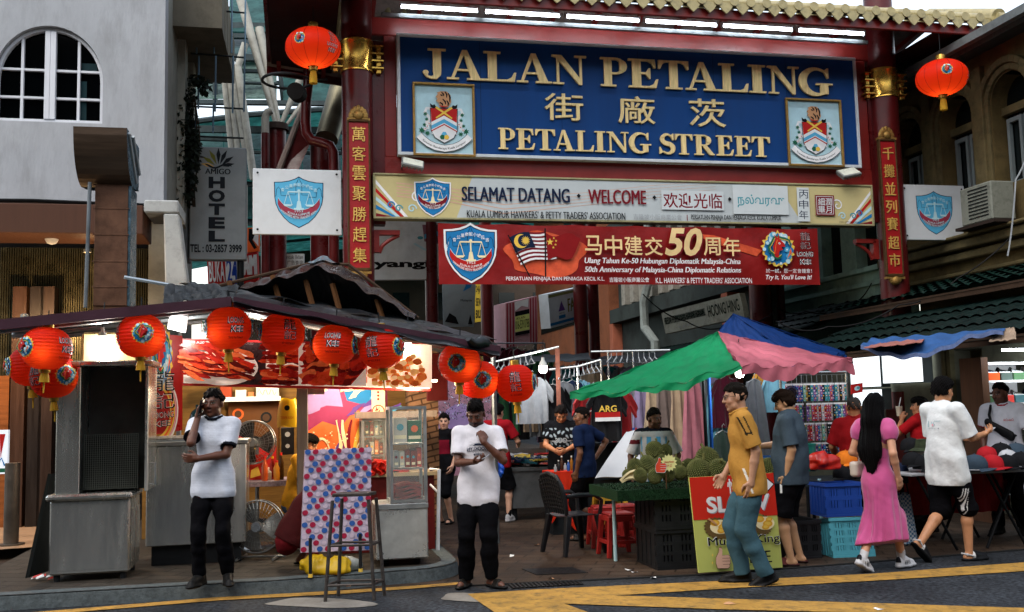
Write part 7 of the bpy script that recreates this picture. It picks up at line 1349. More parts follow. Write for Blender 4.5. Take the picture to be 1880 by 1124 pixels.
k.rect(X(.80),Z(.35),X(.965),Z(.99),P_CREAM);k.disc(X(.88),Z(.72),.075,P_RED,18);k.disc(X(.88),Z(.72),.062,P_CREAM,18);k.text('竹',X(.84),Z(.665),X(.92),Z(.775),P_RED,.02);k.disc(X(.88),Z(.46),.075,P_RED,18);k.disc(X(.88),Z(.46),.062,P_CREAM,18)
for v in(.9,.86,.94):k.disc(X(.88),Z(v),.014,P_RED,8)
k.build('painting',o)
ALU=mat('alu_frame','#a3a8a8',.4,.75,var=.15,scale=8);GLS=glass('case_glass','#cfe0dc',.07)
def glass_case(name,label,px,d,dep,shelves,group=None):
 P=Plane((px[0]+px[2])/2,d);q=P.box(*px);t=thing(name,label,'display case',P.at((q[0]+q[2])/2,0,q[1]),group);f=.03;mb=MB(P.M)
 for x in(q[0],q[2]-f):
  for y in(0,dep-f):mb.box(x,y,q[1],x+f,y+f,q[3])
 for z in(q[1],q[3]-f):
  for y in(0,dep-f):mb.box(q[0]+f,y+.001,z,q[2]-f,y+f-.001,z+f)
  for x in(q[0],q[2]-f):mb.box(x+.001,f,z,x+f-.001,dep-f,z+f)
 mb.build('frame',ALU,t)
 for y in(.010,dep-.016):mb=MB(P.M);mb.box(q[0]+f,y,q[1]+f,q[2]-f,y+.004,q[3]-f);mb.build('glass_pane',GLS,t)
 for x in(q[0]+.012,q[2]-.016):mb=MB(P.M);mb.box(x,f,q[1]+f,x+.004,dep-f,q[3]-f);mb.build('glass_pane',GLS,t)
 for z in shelves:z=q[1]+(q[3]-q[1])*z;mb=MB(P.M);mb.box(q[0]+f,f,z,q[2]-f,dep-f,z+.008);mb.build('shelf',ALU,t)
 return t,P,q
BXN=dict(zip(('#7a2c1c','#c9793a','#2c5a3c','#8d8f8a','#a33a2a','#c2a05a','#3a2a22','#b5b0a0'),('brick red','orange','green','grey','red','gold','dark brown','cream')))
BX=['#7a2c1c','#c9793a','#2c5a3c','#8d8f8a','#a33a2a','#c2a05a','#3a2a22','#b5b0a0']
def gift_boxes(P,q,zs,dep,n,h,seed,what):
 rr=random.Random(seed)
 for zi,z in enumerate(zs):
  x=q[0]+.04
  for i in range(n):
   w_=(q[2]-q[0]-.08)/n;c=rr.choice(BX);hh=h*rr.uniform(.75,1);z0=q[1]+(q[3]-q[1])*z+.009;t=thing('gift_box',BXN[c]+' gift carton '+(f'on the {("lower", "middle", "upper")[zi]} shelf ' if len(zs)>1 else '')+what.split(' ',2)[2],'box',P.at(x+w_/2,.1,z0),what);mb=MB(P.M);mb.box(x+.004,.08,z0,x+w_-.004,min(dep-.06,.24),z0+hh);o=mb.build('carton',paint('gift'+c[1:],c),t,bevel=.003)
   k=Ink(P.M,.079);k.rect(x+.012,z0+hh*.15,x+w_-.012,z0+hh*.3,P_CREAM);k.disc(x+w_/2,z0+hh*.62,w_*.25,rr.choice([P_ORANGE,P_YELLOW,P_TEAL,P_MAROON]),10);k.build('print',o);x+=w_
t,P,q=glass_case('glass_cabinet','wooden topped glass cabinet of gift boxes behind the display cart',(664,768,712,872),11.2,.4,(.32,.66));gift_boxes(P,q,(.05,.34,.68),.4,4,.17,1,'gift boxes inside the glass cabinet behind the cart');mb=MB(P.M);mb.box(q[0]-.05,-.04,q[3],q[2]+.55,.45,q[3]+.07);mb.build('top',WD,t)
P3=Plane(730,11.0);q=P3.box(628,868,808,985);t=thing('shop_counter','dark red counter with a pale top behind the display cart','counter',P3.at((q[0]+q[2])/2,0,KH));mb=MB(P3.M);mb.box(q[0],.0,KH,q[2]-.06,.5,q[3]-.04);mb.build('body',mat('counter_red','#561717',.5,var=.2,dirt=.3),t);mb=MB(P3.M);mb.box(q[0]-.03,-.04,q[3]-.04,q[2],.52,q[3]);mb.build('top',mat('counter_top','#9a8a6c',.4,var=.15),t)
CPZ=q[3];RBG=mat('red_plastic','#a01a10',.35,var=.2,scale=10,bump=.3,bscale=20);rr=random.Random(6)
t=thing('bag_stack','loose stack of red plastic bags on the shop counter','bags',P3.at(P3.hit(715,905,.15)[0],.15,CPZ))
for i in range(8):
 mb=MB(P3.M);x0=P3.hit(688,900,.1)[0]+rr.uniform(-.03,.03);x1=P3.hit(752,900,.1)[0]+rr.uniform(-.03,.03);z=CPZ+.002+i*.018;mb.sheet(lambda u,v:(x0+(x1-x0)*u,.0+.34*v,z+.008*math.sin(u*11+i)+.006*math.sin(v*9+i)),12,4,thick=.014);mb.build('bag',RBG,t,smooth=True)
mb=MB(P3.M);x=P3.hit(693,900,.0)[0];mb.sheet(lambda u,v:(x-.12+.2*u+.02*math.sin(v*9),-.06+.03*math.sin(u*14+v*5),CPZ-.02+.16*v*(1-.5*abs(u-.5))),10,8,thick=.01);mb.build('bag',RBG,t,smooth=True)
P4=Plane(738,9.95);q=P4.box(690,925,786,1027);dpt=.55;t=thing('display_cart','wheeled steel cart carrying a narrow glass display case at the pavement end','cart',P4.at((q[0]+q[2])/2,0,KH));mb=MB(P4.M);mb.box(q[0],0,q[1],q[2],dpt,q[3]);mb.build('steel_base',mat('bright_steel','#cfd2ce',.32,.7,var=.22,scale=2.5,bump=.2,bscale=6,dirt=.18),t,bevel=.012)
mb=MB(P4.M);mb.box(q[0]-.005,-.012,q[3]-.05,q[2]+.005,-.0005,q[3]+.0);mb.build('trim',ALU,t,bevel=.004)
for x in(q[0]+.1,q[2]-.1):
 for y in(.1,dpt-.1):mb=MB(P4.M);mb.cone((x-.025,y,KH+.07),(x+.025,y,KH+.07),.07,.07,16);mb.build('wheel',P_BLACK,t);mb=MB(P4.M);mb.box(x-.035,y-.02,KH+.1,x+.035,y+.02,q[1]);mb.build('caster',DST,t)
t2,P5,q5=glass_case('glass_case','narrow aluminium framed glass case on the steel cart',(716,746,784,923),9.97,.42,(.34,.60))
gift_boxes(P5,q5,(.35,),.42,5,.2,4,'gift boxes on the lower shelf of the cart case');gift_boxes(P5,q5,(.61,),.42,2,.27,9,'large boxes on the upper shelf of the cart case')
t=thing('bag_bundle','maroon packets lying in the bottom of the cart case','packets',P5.at((q5[0]+q5[2])/2,.2,q5[1]+.03));mb=MB(P5.M)
for i in range(5):mb.sheet(lambda u,v:(q5[0]+.05+(q5[2]-q5[0]-.1)*u,.08+.26*v,q5[1]+.035+.035*i+.01*math.sin(u*8+i)),10,3,thick=.026)
mb.build('packet',mat('maroon_pack','#6a1c18',.35,var=.3,scale=12),t,smooth=True)
t=thing('pipe_frame','white pipe frame standing at the pavement corner behind the cart','frame',W(802,1012,10.4));a,b,c=W(804,1010,10.3),W(806,862,10.3),W(790,862,10.4);mb=MB();mb.tube([a,b,c],.018,8);mb.tube([W(790,890,10.4),W(805,905,10.3)],.012,6);mb.build('pipe',P_WHITE,t,smooth=True)
CLO=mat('balloon_cloth','#c4b4c4',.22,var=.1,scale=6,bump=.15,bscale=6,coat=.6)
t,o,mp=flat_sign('folded_table','folded table on edge wrapped in a shiny balloon patterned cloth','table',((560,827),(682,822),(679,1010),(552,1015)),(9.55,9.75),CLO,.05);k=Ink(Matrix(),-.0012,.00006);n=0
for j in range(17):
 for i in range(9):
  x,z=.04+(i+.5*(j%2))*.115,.03+j*.0595
  if x>.985 or z>.985:continue
  c=(i*2+j)%3;k.disc(x,z,.043 if c!=2 else .046,(paint('dotred','#9a2340'),paint('dotblue','#345a9c'),paint('dotpale','#a39bb5'))[c],14,rz=.043*.62)
  if c==2:k.disc(x,z,.038,CLO,12,rz=.038*.62)
mp(k);u_=(W(682,822,9.75)-W(560,827,9.55)).normalized()
for px,py in((570,1060),(662,1050)):a=G(px,py,KH);mb=MB();mb.tube([a,a+Vector((0,0,.35))+UY*.02],.016,8);mb.build('leg',DST,t);mb=MB();mb.cone(a,a+Vector((0,0,.03)),.022,.02,8);mb.build('foot_cap',P_YELLOW,t)
STL=mat('worn_iron','#4b4643',.5,.6,var=.35,scale=14,bump=.2,dirt=.3,dirtcol='#2a201a');t=thing('tall_stool','tall worn iron stool standing in the road before the balloon cloth','stool',G(650,1102));ft=[G(597,1106),G(687,1103),G(706,1094),G(621,1095)];zs=W(648,917,ft[0].y+.1).z;cen=sum(ft,Vector())/4;tops=[cen+(f-cen)*.74+Vector((0,0,zs))for f in ft]
for a,b in zip(ft,tops):mb=MB();mb.tube([a,b],.016,8);mb.build('leg',STL,t)
for f,nm in((.16,'rung'),(.55,'rung')):
 pts=[a.lerp(b,f)for a,b in zip(ft,tops)]
 for i in range(4):mb=MB();mb.tube([pts[i],pts[(i+1)%4]],.012,6);mb.build(nm,STL,t)
pts=[a.lerp(b,.55)for a,b in zip(ft,tops)];mb=MB();e=.03;mb.hexa([p+(p-cen).normalized()*e-Vector((0,0,.0))for p in tops]+[p+(p-cen).normalized()*e+Vector((0,0,.03))for p in tops]);mb.build('seat',STL,t,bevel=.006)
def lump(name,label,cat,c,r,m,seed,group=None,n=4):
 rr=random.Random(seed);S=SDF()
 for i in range(n):S.ell(np.array([rr.uniform(-.6,.6)*r[0],rr.uniform(-.5,.5)*r[1],r[2]*rr.uniform(.35,.7)]),np.array(r)*rr.uniform(.5,.75),None,.04)
 S.warp(seed,38,.03);S.warp(seed+3,80,.012);S.cut((0,0,.002),(0,0,-1));V,F=S.mesh(.012);t=thing(name,label,cat,c,group);link_mesh('bag',V+np.array(c),F,m,t,True);return t
lump('plastic_bag','crumpled yellow plastic bags on the pavement under the folded table','bag',G(598,1052,KH),(.26,.14,.13),mat('yellow_plastic'),3);lump('plastic_bag','clear crumpled plastic bag beside the yellow bags','bag',G(642,1048,KH),(.15,.12,.10),mat('clear_bag','#aab0ae',.2,var=.3,scale=10,bump=.3,transl=.4),8)
for px,py,d,lb in((188,622,9.6,'large white bulb over the cardboard box of the stall'),(748,634,10.6,'white bulb at the right end of the food photo board')):led_bulb(px,py,d,lb,95)
for i,(px,py,d)in enumerate(((326,592,9.9),(468,575,10.4))):
 p=W(px,py,d);t=thing('led_floodlight',('square LED lamp under the zinc roof left of the photo board' if i==0 else 'small LED lamp behind the third lantern'),'lamp',p,'LED lamps of the stall');mb=MB(Matrix.Translation(p)@Matrix.Rotation(.6,4,'X')@Matrix.Rotation(.3,4,'Y'));s_=.09-.035*i;mb.box(-s_,-.0,-s_*1.1,s_,.03,s_*1.1);mb.build('housing',P_WHITE,t);mb=MB(Matrix.Translation(p)@Matrix.Rotation(.6,4,'X')@Matrix.Rotation(.3,4,'Y'));mb.box(-s_*.85,-.006,-s_*.95,-s_*.1,-.001,s_*.95);mb.box(s_*.1,-.006,-s_*.95,s_*.85,-.001,s_*.95);mb.build('led_panel',mat('led_glow','#ffffff',emit=6,ecol='#f2f6ff',var=0,bump=0),t)
 l=bpy.data.lights.new('stall_lamp','POINT');l.energy=50-20*i;l.color=(1,.95,.88);l.shadow_soft_size=.06;o=bpy.data.objects.new('stall_lamp',l);COL.objects.link(o);o.location=p+Vector((0,.05,-.14))
for px,py,d,e in((480,690,11.7,260),(640,690,11.0,220),(760,700,10.8,240)):
 p=W(px,py,d);led=thing('tube_lamp','warm tube lamp behind the food photo board, '+{480:'left',640:'middle',760:'right'}[px]+' one','lamp',p,'tube lamps inside the stall');mb=MB();mb.cone(p-UX*.25,p+UX*.25,.014,.014,8);mb.build('tube',mat('warm_tube','#ffffff',emit=7,ecol='#ffdcae',var=0,bump=0),led)
 l=bpy.data.lights.new('stall_lamp','POINT');l.energy=e;l.color=(1,.80,.55);l.shadow_soft_size=.12;o=bpy.data.objects.new('stall_lamp',l);COL.objects.link(o);o.location=p-Vector((0,.0,.06))
# --- parasols and canopies on the right
NYG=mat('green_nylon','#0f7a4c',.5,var=.16,scale=4,bump=.7,bscale=7,transl=.3,dirt=.3,dirtcol='#0a4a30');NYP=mat('pink_nylon','#ab5c68',.5,var=.2,scale=4,bump=.7,bscale=7,transl=.3,dirt=.15);NYB=mat('blue_nylon','#0f3168',.55,var=.12,scale=4,bump=.25,bscale=10,transl=.2)
def tri_panel(name,A_,L,M_,m,parent,sag=.10,val=.12,seed=1,n=44):
 mb=MB();rr=random.Random(seed)
 def fn(u,v):
  e=L.lerp(M_,u);p=e.lerp(A_,v);s_=sag*4*u*(1-u)*(1-v)*.6+sag*4*v*(1-v)*.35;return p-Vector((0,0,s_))+Vector((0,0,.018*math.sin(u*31+v*9+seed)*(1-v)+.012*math.sin(u*17-v*23)+.006*math.sin(u*70+v*31)))
 mb.sheet(fn,n,14);mb.build(name,m,parent,smooth=True);mb=MB()
 mb.sheet(lambda u,v:fn(u,0)-Vector((0,0,v*val*(.75+.25*math.sin(u*9+seed))))+UY*(.015*math.sin(u*40+v*3)-.02*v),n*2,3);mb.build('valance',m,parent,smooth=True)
Ap,Mp,Lp,Rp=W(1318,610,11.2),W(1360,672,9.75),W(1046,722,10.6),W(1566,660,11.3);Bp=W(1290,655,12.6)
ps=thing('market_parasol','green and pink square market parasol over the durian table','parasol',W(1295,738,11.2)-Vector((0,0,EYE)));tri_panel('canopy_panel',Ap,Lp,Mp,NYG,ps,.10,.08,2);tri_panel('canopy_panel',Ap,Mp,Rp,NYP,ps,.05,.15,5);tri_panel('canopy_panel',Ap,Rp,Bp,NYP,ps,.05,.1,7);tri_panel('canopy_panel',Ap,Bp,Lp,NYG,ps,.05,.1,9)
for px,c in((1291,P_BLACK),(1301,paint('poleblue','#1d4f9a'))):a=W(px,690,11.2);mb=MB();mb.cone((a.x,a.y,0),(a.x,a.y,a.z+.25),.02,.02,8);mb.build('pole',c,ps)
for q in(Lp,Mp,Rp,Bp):mb=MB();mb.tube([Ap-Vector((0,0,.04)),(Ap+q)/2-Vector((0,0,.06)),q-Vector((0,0,.03))],.009,6);mb.build('rib',DST,ps)
bc=thing('blue_gazebo','blue peaked gazebo roof with pale seams behind the green parasol','gazebo',W(1420,738,13.5)-Vector((0,0,EYE)));T_,c0_,c1_,c2_,c3_=W(1346,577,13.6),W(1285,640,12.8),W(1470,662,12.7),W(1552,648,14.4),W(1320,640,14.6)
for i,(a,b)in enumerate(((c0_,c1_),(c1_,c2_),(c2_,c3_),(c3_,c0_))):tri_panel('roof_panel',T_,a,b,NYB,bc,.04,.1,i)
for q in(c1_,c2_):mb=MB();mb.tube([T_+Vector((0,0,.006)),q+Vector((0,0,.004))],.006,6);mb.build('seam',NYB,bc)
for q in(c1_,c2_,c3_):mb=MB();mb.cone((q.x,q.y,0),q,.022,.022,8);mb.build('leg',DST,bc)
bt=thing('blue_tarpaulin','faded blue tarpaulin sagging below the tiled awnings','tarpaulin',W(1710,640,11.8));a,b=W(1580,634,12.4),W(1842,606,10.9);c,d=W(1850,604,11.6),W(1600,622,13.2)
def bfn2(u,v):p=(a.lerp(b,u)).lerp(d.lerp(c,u),v);return p-Vector((0,0,.17*math.sin(min(1,u*1.25)*math.pi)*(1-v)))+Vector((0,0,.015*math.sin(u*35+v*8)))
mb=MB();mb.sheet(bfn2,40,8,thick=.004);mb.build('sheet',mat('denim_tarp','#2b4f80',.7,var=.3,scale=6,bump=.4,bscale=40,dirt=.3),bt,smooth=True);mb=MB();mb.sheet(lambda u,v:bfn2(u,0)-Vector((0,0,.05*v)),40,2);mb.build('hem',mat('denim_hem','#5a6a90',.8,var=.3,scale=20),bt)
sp=thing('striped_awning','red and cream striped cloth lying on the green tiles','cloth',W(1640,632,12.6));crumple(W(1585,640,12.0),W(1692,628,11.7),W(1700,620,12.6),W(1610,628,13.0),20,6,.01).build('cloth',mat('stripe_cloth','#8d5a52',.8,var=.2,scale=9),sp,smooth=True)
wf=thing('canvas_flap','pale canvas flap at the right end of the blue tarpaulin','cloth',W(1845,615,11.2));crumple(W(1815,628,11.0),W(1866,622,10.8),W(1862,600,11.2),W(1838,606,11.3),12,8,.012).build('cloth',mat('pale_canvas','#8d7a68',.8,var=.2),wf,smooth=True)
for i,(c,lb)in enumerate(((((935,668,15),(1085,660,15),(1080,648,18),(950,655,18)),'dark tarpaulin over the clothes racks in the lane'),(((1090,672,16),(1290,655,16),(1290,640,20),(1100,655,20)),'dark tarpaulin over the clothes stall behind the green parasol'),(((760,690,17),(930,690,17),(925,672,21),(780,672,21)),'dark tarpaulin deep in the lane left of the clothes racks'))):t=thing('stall_cover',lb,'tarpaulin',W(*c[0]));crumple(*[W(*q)for q in c],20,6,.02,i).build('sheet',mat('dark_cover','#1d2226',.6,var=.3,scale=3),t,smooth=True)
lc=thing('lane_roof','long teal glazed roof high over the market lane','canopy',W(700,300,40));mb=MB();r0,r1=UX*-6+UY*32,UX*12+UY*32;mb.sheet(lambda u,v:r0.lerp(r1,u)+UY*(30*v)+Vector((0,0,10.2+1.2*math.sin(u*math.pi))),8,8,thick=.04);mb.build('glazing',TGL,lc)
for i in range(6):mb=MB();a=UX*-6+UY*(32+5*i);mb.tube([a+UX*18*t+Vector((0,0,10.1+1.2*math.sin(t*math.pi)))for t in np.linspace(0,1,9)],.09,6);mb.build('rib',GST,lc)
# --- clothes
CL=lambda n,c:mat('cloth_'+n,c,.85,var=.18,scale=6,bump=.3,bscale=120,sheen=.1)
def tee(label,px,py,d,w_,h_,m,ang=ANG,stripes=None,group='garments hanging in the lane stalls',sleeve=True,name='hanging_shirt',words=None,long=False):
 if 900<px<1300 and d<15:d*=1.13;w_*=1.07;h_*=1.07
 p=W(px,py,d);R_=Matrix.Translation(p)@Matrix.Rotation(ang,4,'Z');t=thing(name,label,'garment',p,group);mb=MB(R_);a=w_/2
 def side(y):
  def fn(u,v):
   z=-h_*(1-v);taper=.78+.06*(1-v)if sleeve else(.55+.45*(1-v)if long else .9);sh_=1 if v<.97 else .8;x=(u-.5)*w_*taper*sh_;return(x,y+.02*math.sin(u*14+v*3+px)+.012*math.sin(u*29+px)*(1-v),z-.10*abs(u-.5)*v)
  return fn
 mb.sheet(side(0),16,10,thick=.03)
 if sleeve:
  for sx in(-1,1):mb.sheet(lambda u,v:(sx*(a*.74+u*a*.42),.0+.02*math.sin(v*5),-.05-.16*u-(1-v)*.17*h_/.7-.0*v),5,5,thick=.035)
 o=mb.build('cloth',m,t,smooth=True);k=Ink(R_,-.045,.004)
 if stripes:
  for z0,z1,c in stripes:k.rect(-a*.7,-h_*z1,a*.7,-h_*z0,c)
 if words:k.text(words[0],-a*.5,-h_*.45,a*.5,-h_*.33,words[1],.02)
 if stripes or words:k.build('print',o)
 mb=MB(R_);mb.tube([(-a*.5,0,-.05),(0,0,.0),(a*.5,0,-.05)],.006,5);mb.tube([(0,0,0),(0,0,.05),(.02,0,.075),(.035,0,.055)],.004,5);mb.build('hanger',mat('hanger_wire','#9aa0a0',.4,.6,bump=0),t)
 return t
WHI=CL('white','#85888f');GRY=CL('grey','#6f747a');BLK=CL('black','#101114');NVY=CL('navy','#14233f');RDC=CL('red','#8a1a1e');MRN=CL('maroon','#4a1526');TLC=CL('teal','#1d5a60');BGE=CL('beige','#a08c74');PNK=CL('pink','#a86a76');LIL=CL('lilac','#7d7290');SKC=CL('sky','#6fa3b8');OCC=CL('ochre','#a3742a');GRN=CL('green','#2c5a3c')
tee('grey t-shirt hanging below the white bulb in the lane',975,690,12.4,.5,.62,GRY)
for i,(px,py,d,m,lb)in enumerate(((1015,705,12.6,BLK,'black shirt hanging behind the rusty post'),(1034,700,12.8,GRY,'grey shirt hanging on the lane rack beside a black one'),(1050,698,12.9,NVY,'long navy shirt at the middle of the lane rack'),(1066,697,13,SKC,'pale blue shirt near the red jersey'))):tee(lb,px,py,d,.42,.75,m)
tee('red football jersey with white numbers left of the black jersey',1088,712,11.9,.46,.66,RDC,words=('CFC',P_WHITE));tee('black jersey with yellow trim and a crest on the lane rack',1112,712,11.8,.46,.66,BLK,stripes=((.45,.55,P_RED),(.55,.62,P_WHITE),(.05,.12,P_YELLOW)),words=('ARG',P_YELLOW));tee('plain red jersey at the right end of the jersey rack',1136,716,12,.4,.62,RDC)
for i,(px,py,d,m,h_,lb)in enumerate(((1160,700,12.6,GRY,1.0,'long grey dress under plastic left of the vendor'),(1180,698,12.6,LIL,1.05,'lilac dress under plastic behind the vendor'),(1200,702,12.5,BGE,1.1,'beige embroidered dress behind the vendor'),(1222,696,12.5,CL('taupe','#6a5d58'),1.1,'taupe glitter dress right of the vendor'),(1246,690,12.4,BGE,1.15,'sand coloured lace dress near the poles'),(1270,690,12.3,PNK,1.15,'rose lace dress next to the black pole'),(1286,690,12.6,GRY,1.1,'dull grey dress at the end of the dress row'))):tee(lb,px,py,d,.36,h_,m,sleeve=False,long=True,name='hanging_dress',group='dresses hanging behind the durian vendor')
for i,(px,py,d,m,h_,lb)in enumerate(((1318,700,12.2,SKC,.8,'pale blue blouse behind the blue pole'),(1332,690,12.1,MRN,.62,'dark plum shirt near the yellow polo man'),(1352,700,12.4,WHI,1.0,'white robe in plastic behind the man in yellow'),(1385,695,12.4,GRY,1.1,'silver plastic covered gown right of the man in yellow'),(1326,790,12.0,CL('floral','#3b4a44'),.45,'dark floral skirt hanging low by the blue pole'),(1405,680,12.6,OCC,.5,'bright patterned beach shirt under the pink canopy'),(1420,690,12.5,SKC,.45,'blue and yellow children shirt under the pink canopy'))):tee(lb,px,py,d,.38,h_,m,sleeve=(i in(1,5,6)),long=True,group='garments under the parasols')
rr=random.Random(31);pal=[BLK,NVY,GRY,MRN,TLC,RDC,BLK,BGE,GRN,LIL];names=['black','navy','grey','maroon','teal','red','dark','beige','green','lilac']
rows=[(815,1000,640,19.5,13),(860,1080,700,17.4,16),(1000,1300,672,16.5,22),(1080,1300,740,14.6,15)]
pos=['in the far row of the lane','in the low dark row deep in the lane','in the row behind the jersey rack','in the row behind the dresses']
for ri,(x0,x1,y,d,n)in enumerate(rows):
 for i in range(n):
  j=rr.randrange(10);tee(names[j]+' garment hanging '+pos[ri],x0+(x1-x0)*(i+.5)/n,y+rr.uniform(-2,2),d+rr.uniform(-.2,.2),.42,rr.uniform(.75,1.05),pal[j],sleeve=rr.random()<.5,long=False,group='garments '+pos[ri])
 t=thing('clothes_rail','steel clothes rail '+pos[ri],'rail',W((x0+x1)/2,y,d));mb=MB();a,b=W(x0,y-4,d),W(x1,y-4,d);mb.tube([a+Vector((0,0,.06)),b+Vector((0,0,.06))],.014,6);mb.build('rail',mat('pipe_steel'),t)
 for q in(a,b):mb=MB();mb.cone((q.x,q.y,0),(q.x,q.y,q.z+.06),.016,.016,6);mb.build('upright',mat('pipe_steel'),t)
CHR=mat('chrome_pipe','#a3a8a8',.3,.85,var=.1,bump=0)
def rail(label,pts,d,legs):
 t=thing('clothes_rail',label,'rail',W(*pts[0],d));mb=MB();mb.tube([W(*p,d)for p in pts],.016,8);mb.build('rail',CHR,t)
 for p in legs:q=W(*p,d);mb=MB();mb.cone((q.x,q.y,0),q,.016,.016,8);mb.build('upright',CHR,t)
 return t
rail('thin steel rail with wire hangers behind the right lantern',((895,668),(1026,637)),14.1,((1024,638),));rail('chrome rail with hangers above the jerseys',((1008,679),(1062,673),(1103,661)),14.1,((1103,661),(1060,674)));rail('long chrome rail with empty white hangers left of the green parasol',((1085,646),(1230,643)),14.6,((1116,647),(1162,646)))
HG=thing('coat_hanger','','hanger',(0,0,0),'empty coat hangers on the lane rails');mb=MB();mb.tube([(-.18,0,-.14),(0,0,-.06),(.18,0,-.14)],.008,5);mb.tube([(-.18,0,-.14),(.18,0,-.14)],.006,5);mb.tube([(0,0,-.06),(0,0,0),(.02,0,.025),(.04,0,.01)],.005,5);mb.build('wire',P_GREY,HG)
for i in range(7):place(HG,USED,W(915+10*i,664-2.4*i,14.1),1.2+.1*i,'empty wire hanger on the thin rail behind the right lantern')
for i in range(9):place(HG,USED,W(1030+8*i,678-1.6*i,14.1),1.3+.06*i,'empty wire hanger on the chrome rail above the jerseys')
for i in range(9):place(HG,USED,W(1122+10*i,648,14.6),1.1+.09*i,'empty white hanger on the long rail left of the green parasol')
led_bulb(997,676,13.6,'glowing white bulb hanging over the grey t-shirt in the lane',75,.06,(1,.98,.95));led_bulb(1358,684,11.0,'cold white bulb under the parasol above the man in yellow',90,.05,(.9,1,1))
pst=thing('rusty_post','thin rusty post standing in the lane beside the bulb','post',W(1023,738,14.0)-Vector((0,0,EYE)));q=W(1023,640,14.0);mb=MB();mb.box(q.x-.03,q.y-.03,0,q.x+.03,q.y+.03,q.z);mb.build('shaft',mat('rusty_paint','#6a4236',.7,var=.4,scale=8),pst)
t,o,mp=flat_sign('party_banner','pink party banner with a plain purple disc and silver tinsel beyond the stall corner','banner',((800,690),(905,690),(905,870),(800,875)),(15.6,15.8),mat('pink_film','#9c7384',.3,var=.2,scale=6,bump=.3,bscale=8),.02)
k=Ink(Matrix(),-.002);k.disc(.45,.42,.42,P_LILAC,28,rz=.30);mp(k);mb=MB();rr=random.Random(2)
for i in range(420):a=W(rr.uniform(800,900),rr.uniform(712,770),15.5+rr.uniform(-.06,.06));v1=Vector((rr.uniform(-1,1),rr.uniform(-1,1),rr.uniform(-1,1)))*.04;mb.add([a,a+v1,a+v1.orthogonal().normalized()*.02],[(0,1,2)])
mb.build('tinsel',mat('tinsel','#a9adb5',.15,.95,var=0,bump=0),t)
# --- durian table
TURF=mat('plastic_turf','#122b17',.9,var=.35,scale=20,bump=.8,bscale=160);BCR=mat('black_crate','#15171a',.45,var=.2,scale=6,bump=.1)
DT=Plane(1129,9.9);q0=DT.hit(1129,893);q1=DT.hit(1440,893);dt=thing('durian_table','low display table covered in plastic turf and piled with durians','table',DT.at(1,.4,0));zT=.80
mb=MB(DT.M);mb.box(0,0,zT-.035,q1[0],.95,zT);mb.box(-.005,-.012,zT-.10,q1[0],-.0,zT+.002);mb.box(-.012,-.012,zT-.10,-.0,.95,zT+.002);mb.build('turf_top',TURF,dt)
mb=MB(DT.M);r_=random.Random(1)
for i in range(2600):x,y=r_.uniform(-.012,q1[0]),r_.uniform(-.012,.95);e=r_.random();z=zT+.001;x,y,z=(x,-.013,r_.uniform(zT-.1,zT))if e<.3 else(x,y,z);mb.add([(x,y,z),(x+.006,y,z),(x+.003+r_.uniform(-.01,.01),y-.012,z+.014)],[(0,1,2)])
mb.build('turf_blades',TURF,dt)
for x in(.22,1.75,2.6):
 for y in(.84,):mb=MB(DT.M);mb.cone((x,y,0),(x,y,zT-.04),.02,.02,8);mb.build('leg',P_PALE,dt)
def crate(name,m,wx,dy,hz,rows,cols,slots=True):
 t=thing(name,'','crate',(0,0,0));mb=MB();th=.02
 mb.box(-wx/2,0,0,wx/2,dy,.02);mb.box(-wx/2+.001,th,.021,-wx/2+th,dy-th,hz);mb.box(wx/2-th,th,.021,wx/2-.001,dy-th,hz);mb.box(-wx/2+.001,dy-th,.021,wx/2-.001,dy-.001,hz)
 zz=np.linspace(.04,hz-.06,rows+1)
 mb.box(-wx/2+.001,.001,hz-.05,wx/2-.001,th,hz);mb.box(-wx/2+.001,.001,.021,wx/2-.001,th,.045)
 mb.box(-wx/2-.012,-.012,hz-.03,wx/2+.012,.0,hz+.006);mb.box(-wx/2-.012,.0,hz-.03,-wx/2-.0005,dy+.01,hz+.006);mb.box(wx/2+.0005,0,hz-.03,wx/2+.012,dy+.01,hz+.006)
 for r in range(rows):
  z0,z1=.045+(hz-.095)*r/rows,.045+(hz-.095)*(r+1)/rows;mb.box(-wx/2+.001,.002,z0,wx/2-.001,th-.001,z0+(z1-z0)*.35)
  for c in range(cols+1):x=-wx/2+.02+(wx-.04)*c/cols;wv=.011 if c%5 else .03;mb.box(x-wv,.003,z0+(z1-z0)*.35,x+wv,th-.002,z1)
 for sx in(-1,1):
  for i in range(5):y=.05+(dy-.1)*i/4;mb.box(sx*(wx/2)-.006,y-.012,.03,sx*(wx/2)+.006,y+.012,hz-.035)
 mb.build('shell',m,t);mb=MB();mb.box(-wx/2+.03,.03,.03,wx/2-.03,.035,hz-.03);mb.build('inside',P_BLACK,t);return t
bk_=crate('plastic_crate',BCR,.62,.62,.385,3,15)
for i,(x,y,z,lb)in enumerate(((.72,.10,.003,'lower black plastic crate under the durian table'),(.71,.08,.395,'upper black plastic crate with torn stickers under the durian table'),(1.40,.12,.003,'lower black crate hidden behind the price board'),(1.40,.10,.395,'upper black crate hidden behind the price board'),(DT.hit(1500,1000)[0],.25,.003,'black crate standing on the ground by the blue crates'))):
 o=place(bk_,USED,DT.at(x,y,z),ANG,lb,scale=(.6,1,1)if i==4 else None);o['group']='black crates of the durian stall'
k=Ink(DT.M,.066);x0=.80;k.poly([(x0,.62),(x0+.2,.66),(x0+.21,.72),(x0+.08,.74),(x0+.06,.70),(x0-.01,.70)],P_PALE);k.poly([(x0+.02,.53),(x0+.08,.54),(x0+.13,.51),(x0+.05,.505)],P_PALE);k.build('sticker_scrap',None,base=tuple(DT.at(x0,.07,.5)))
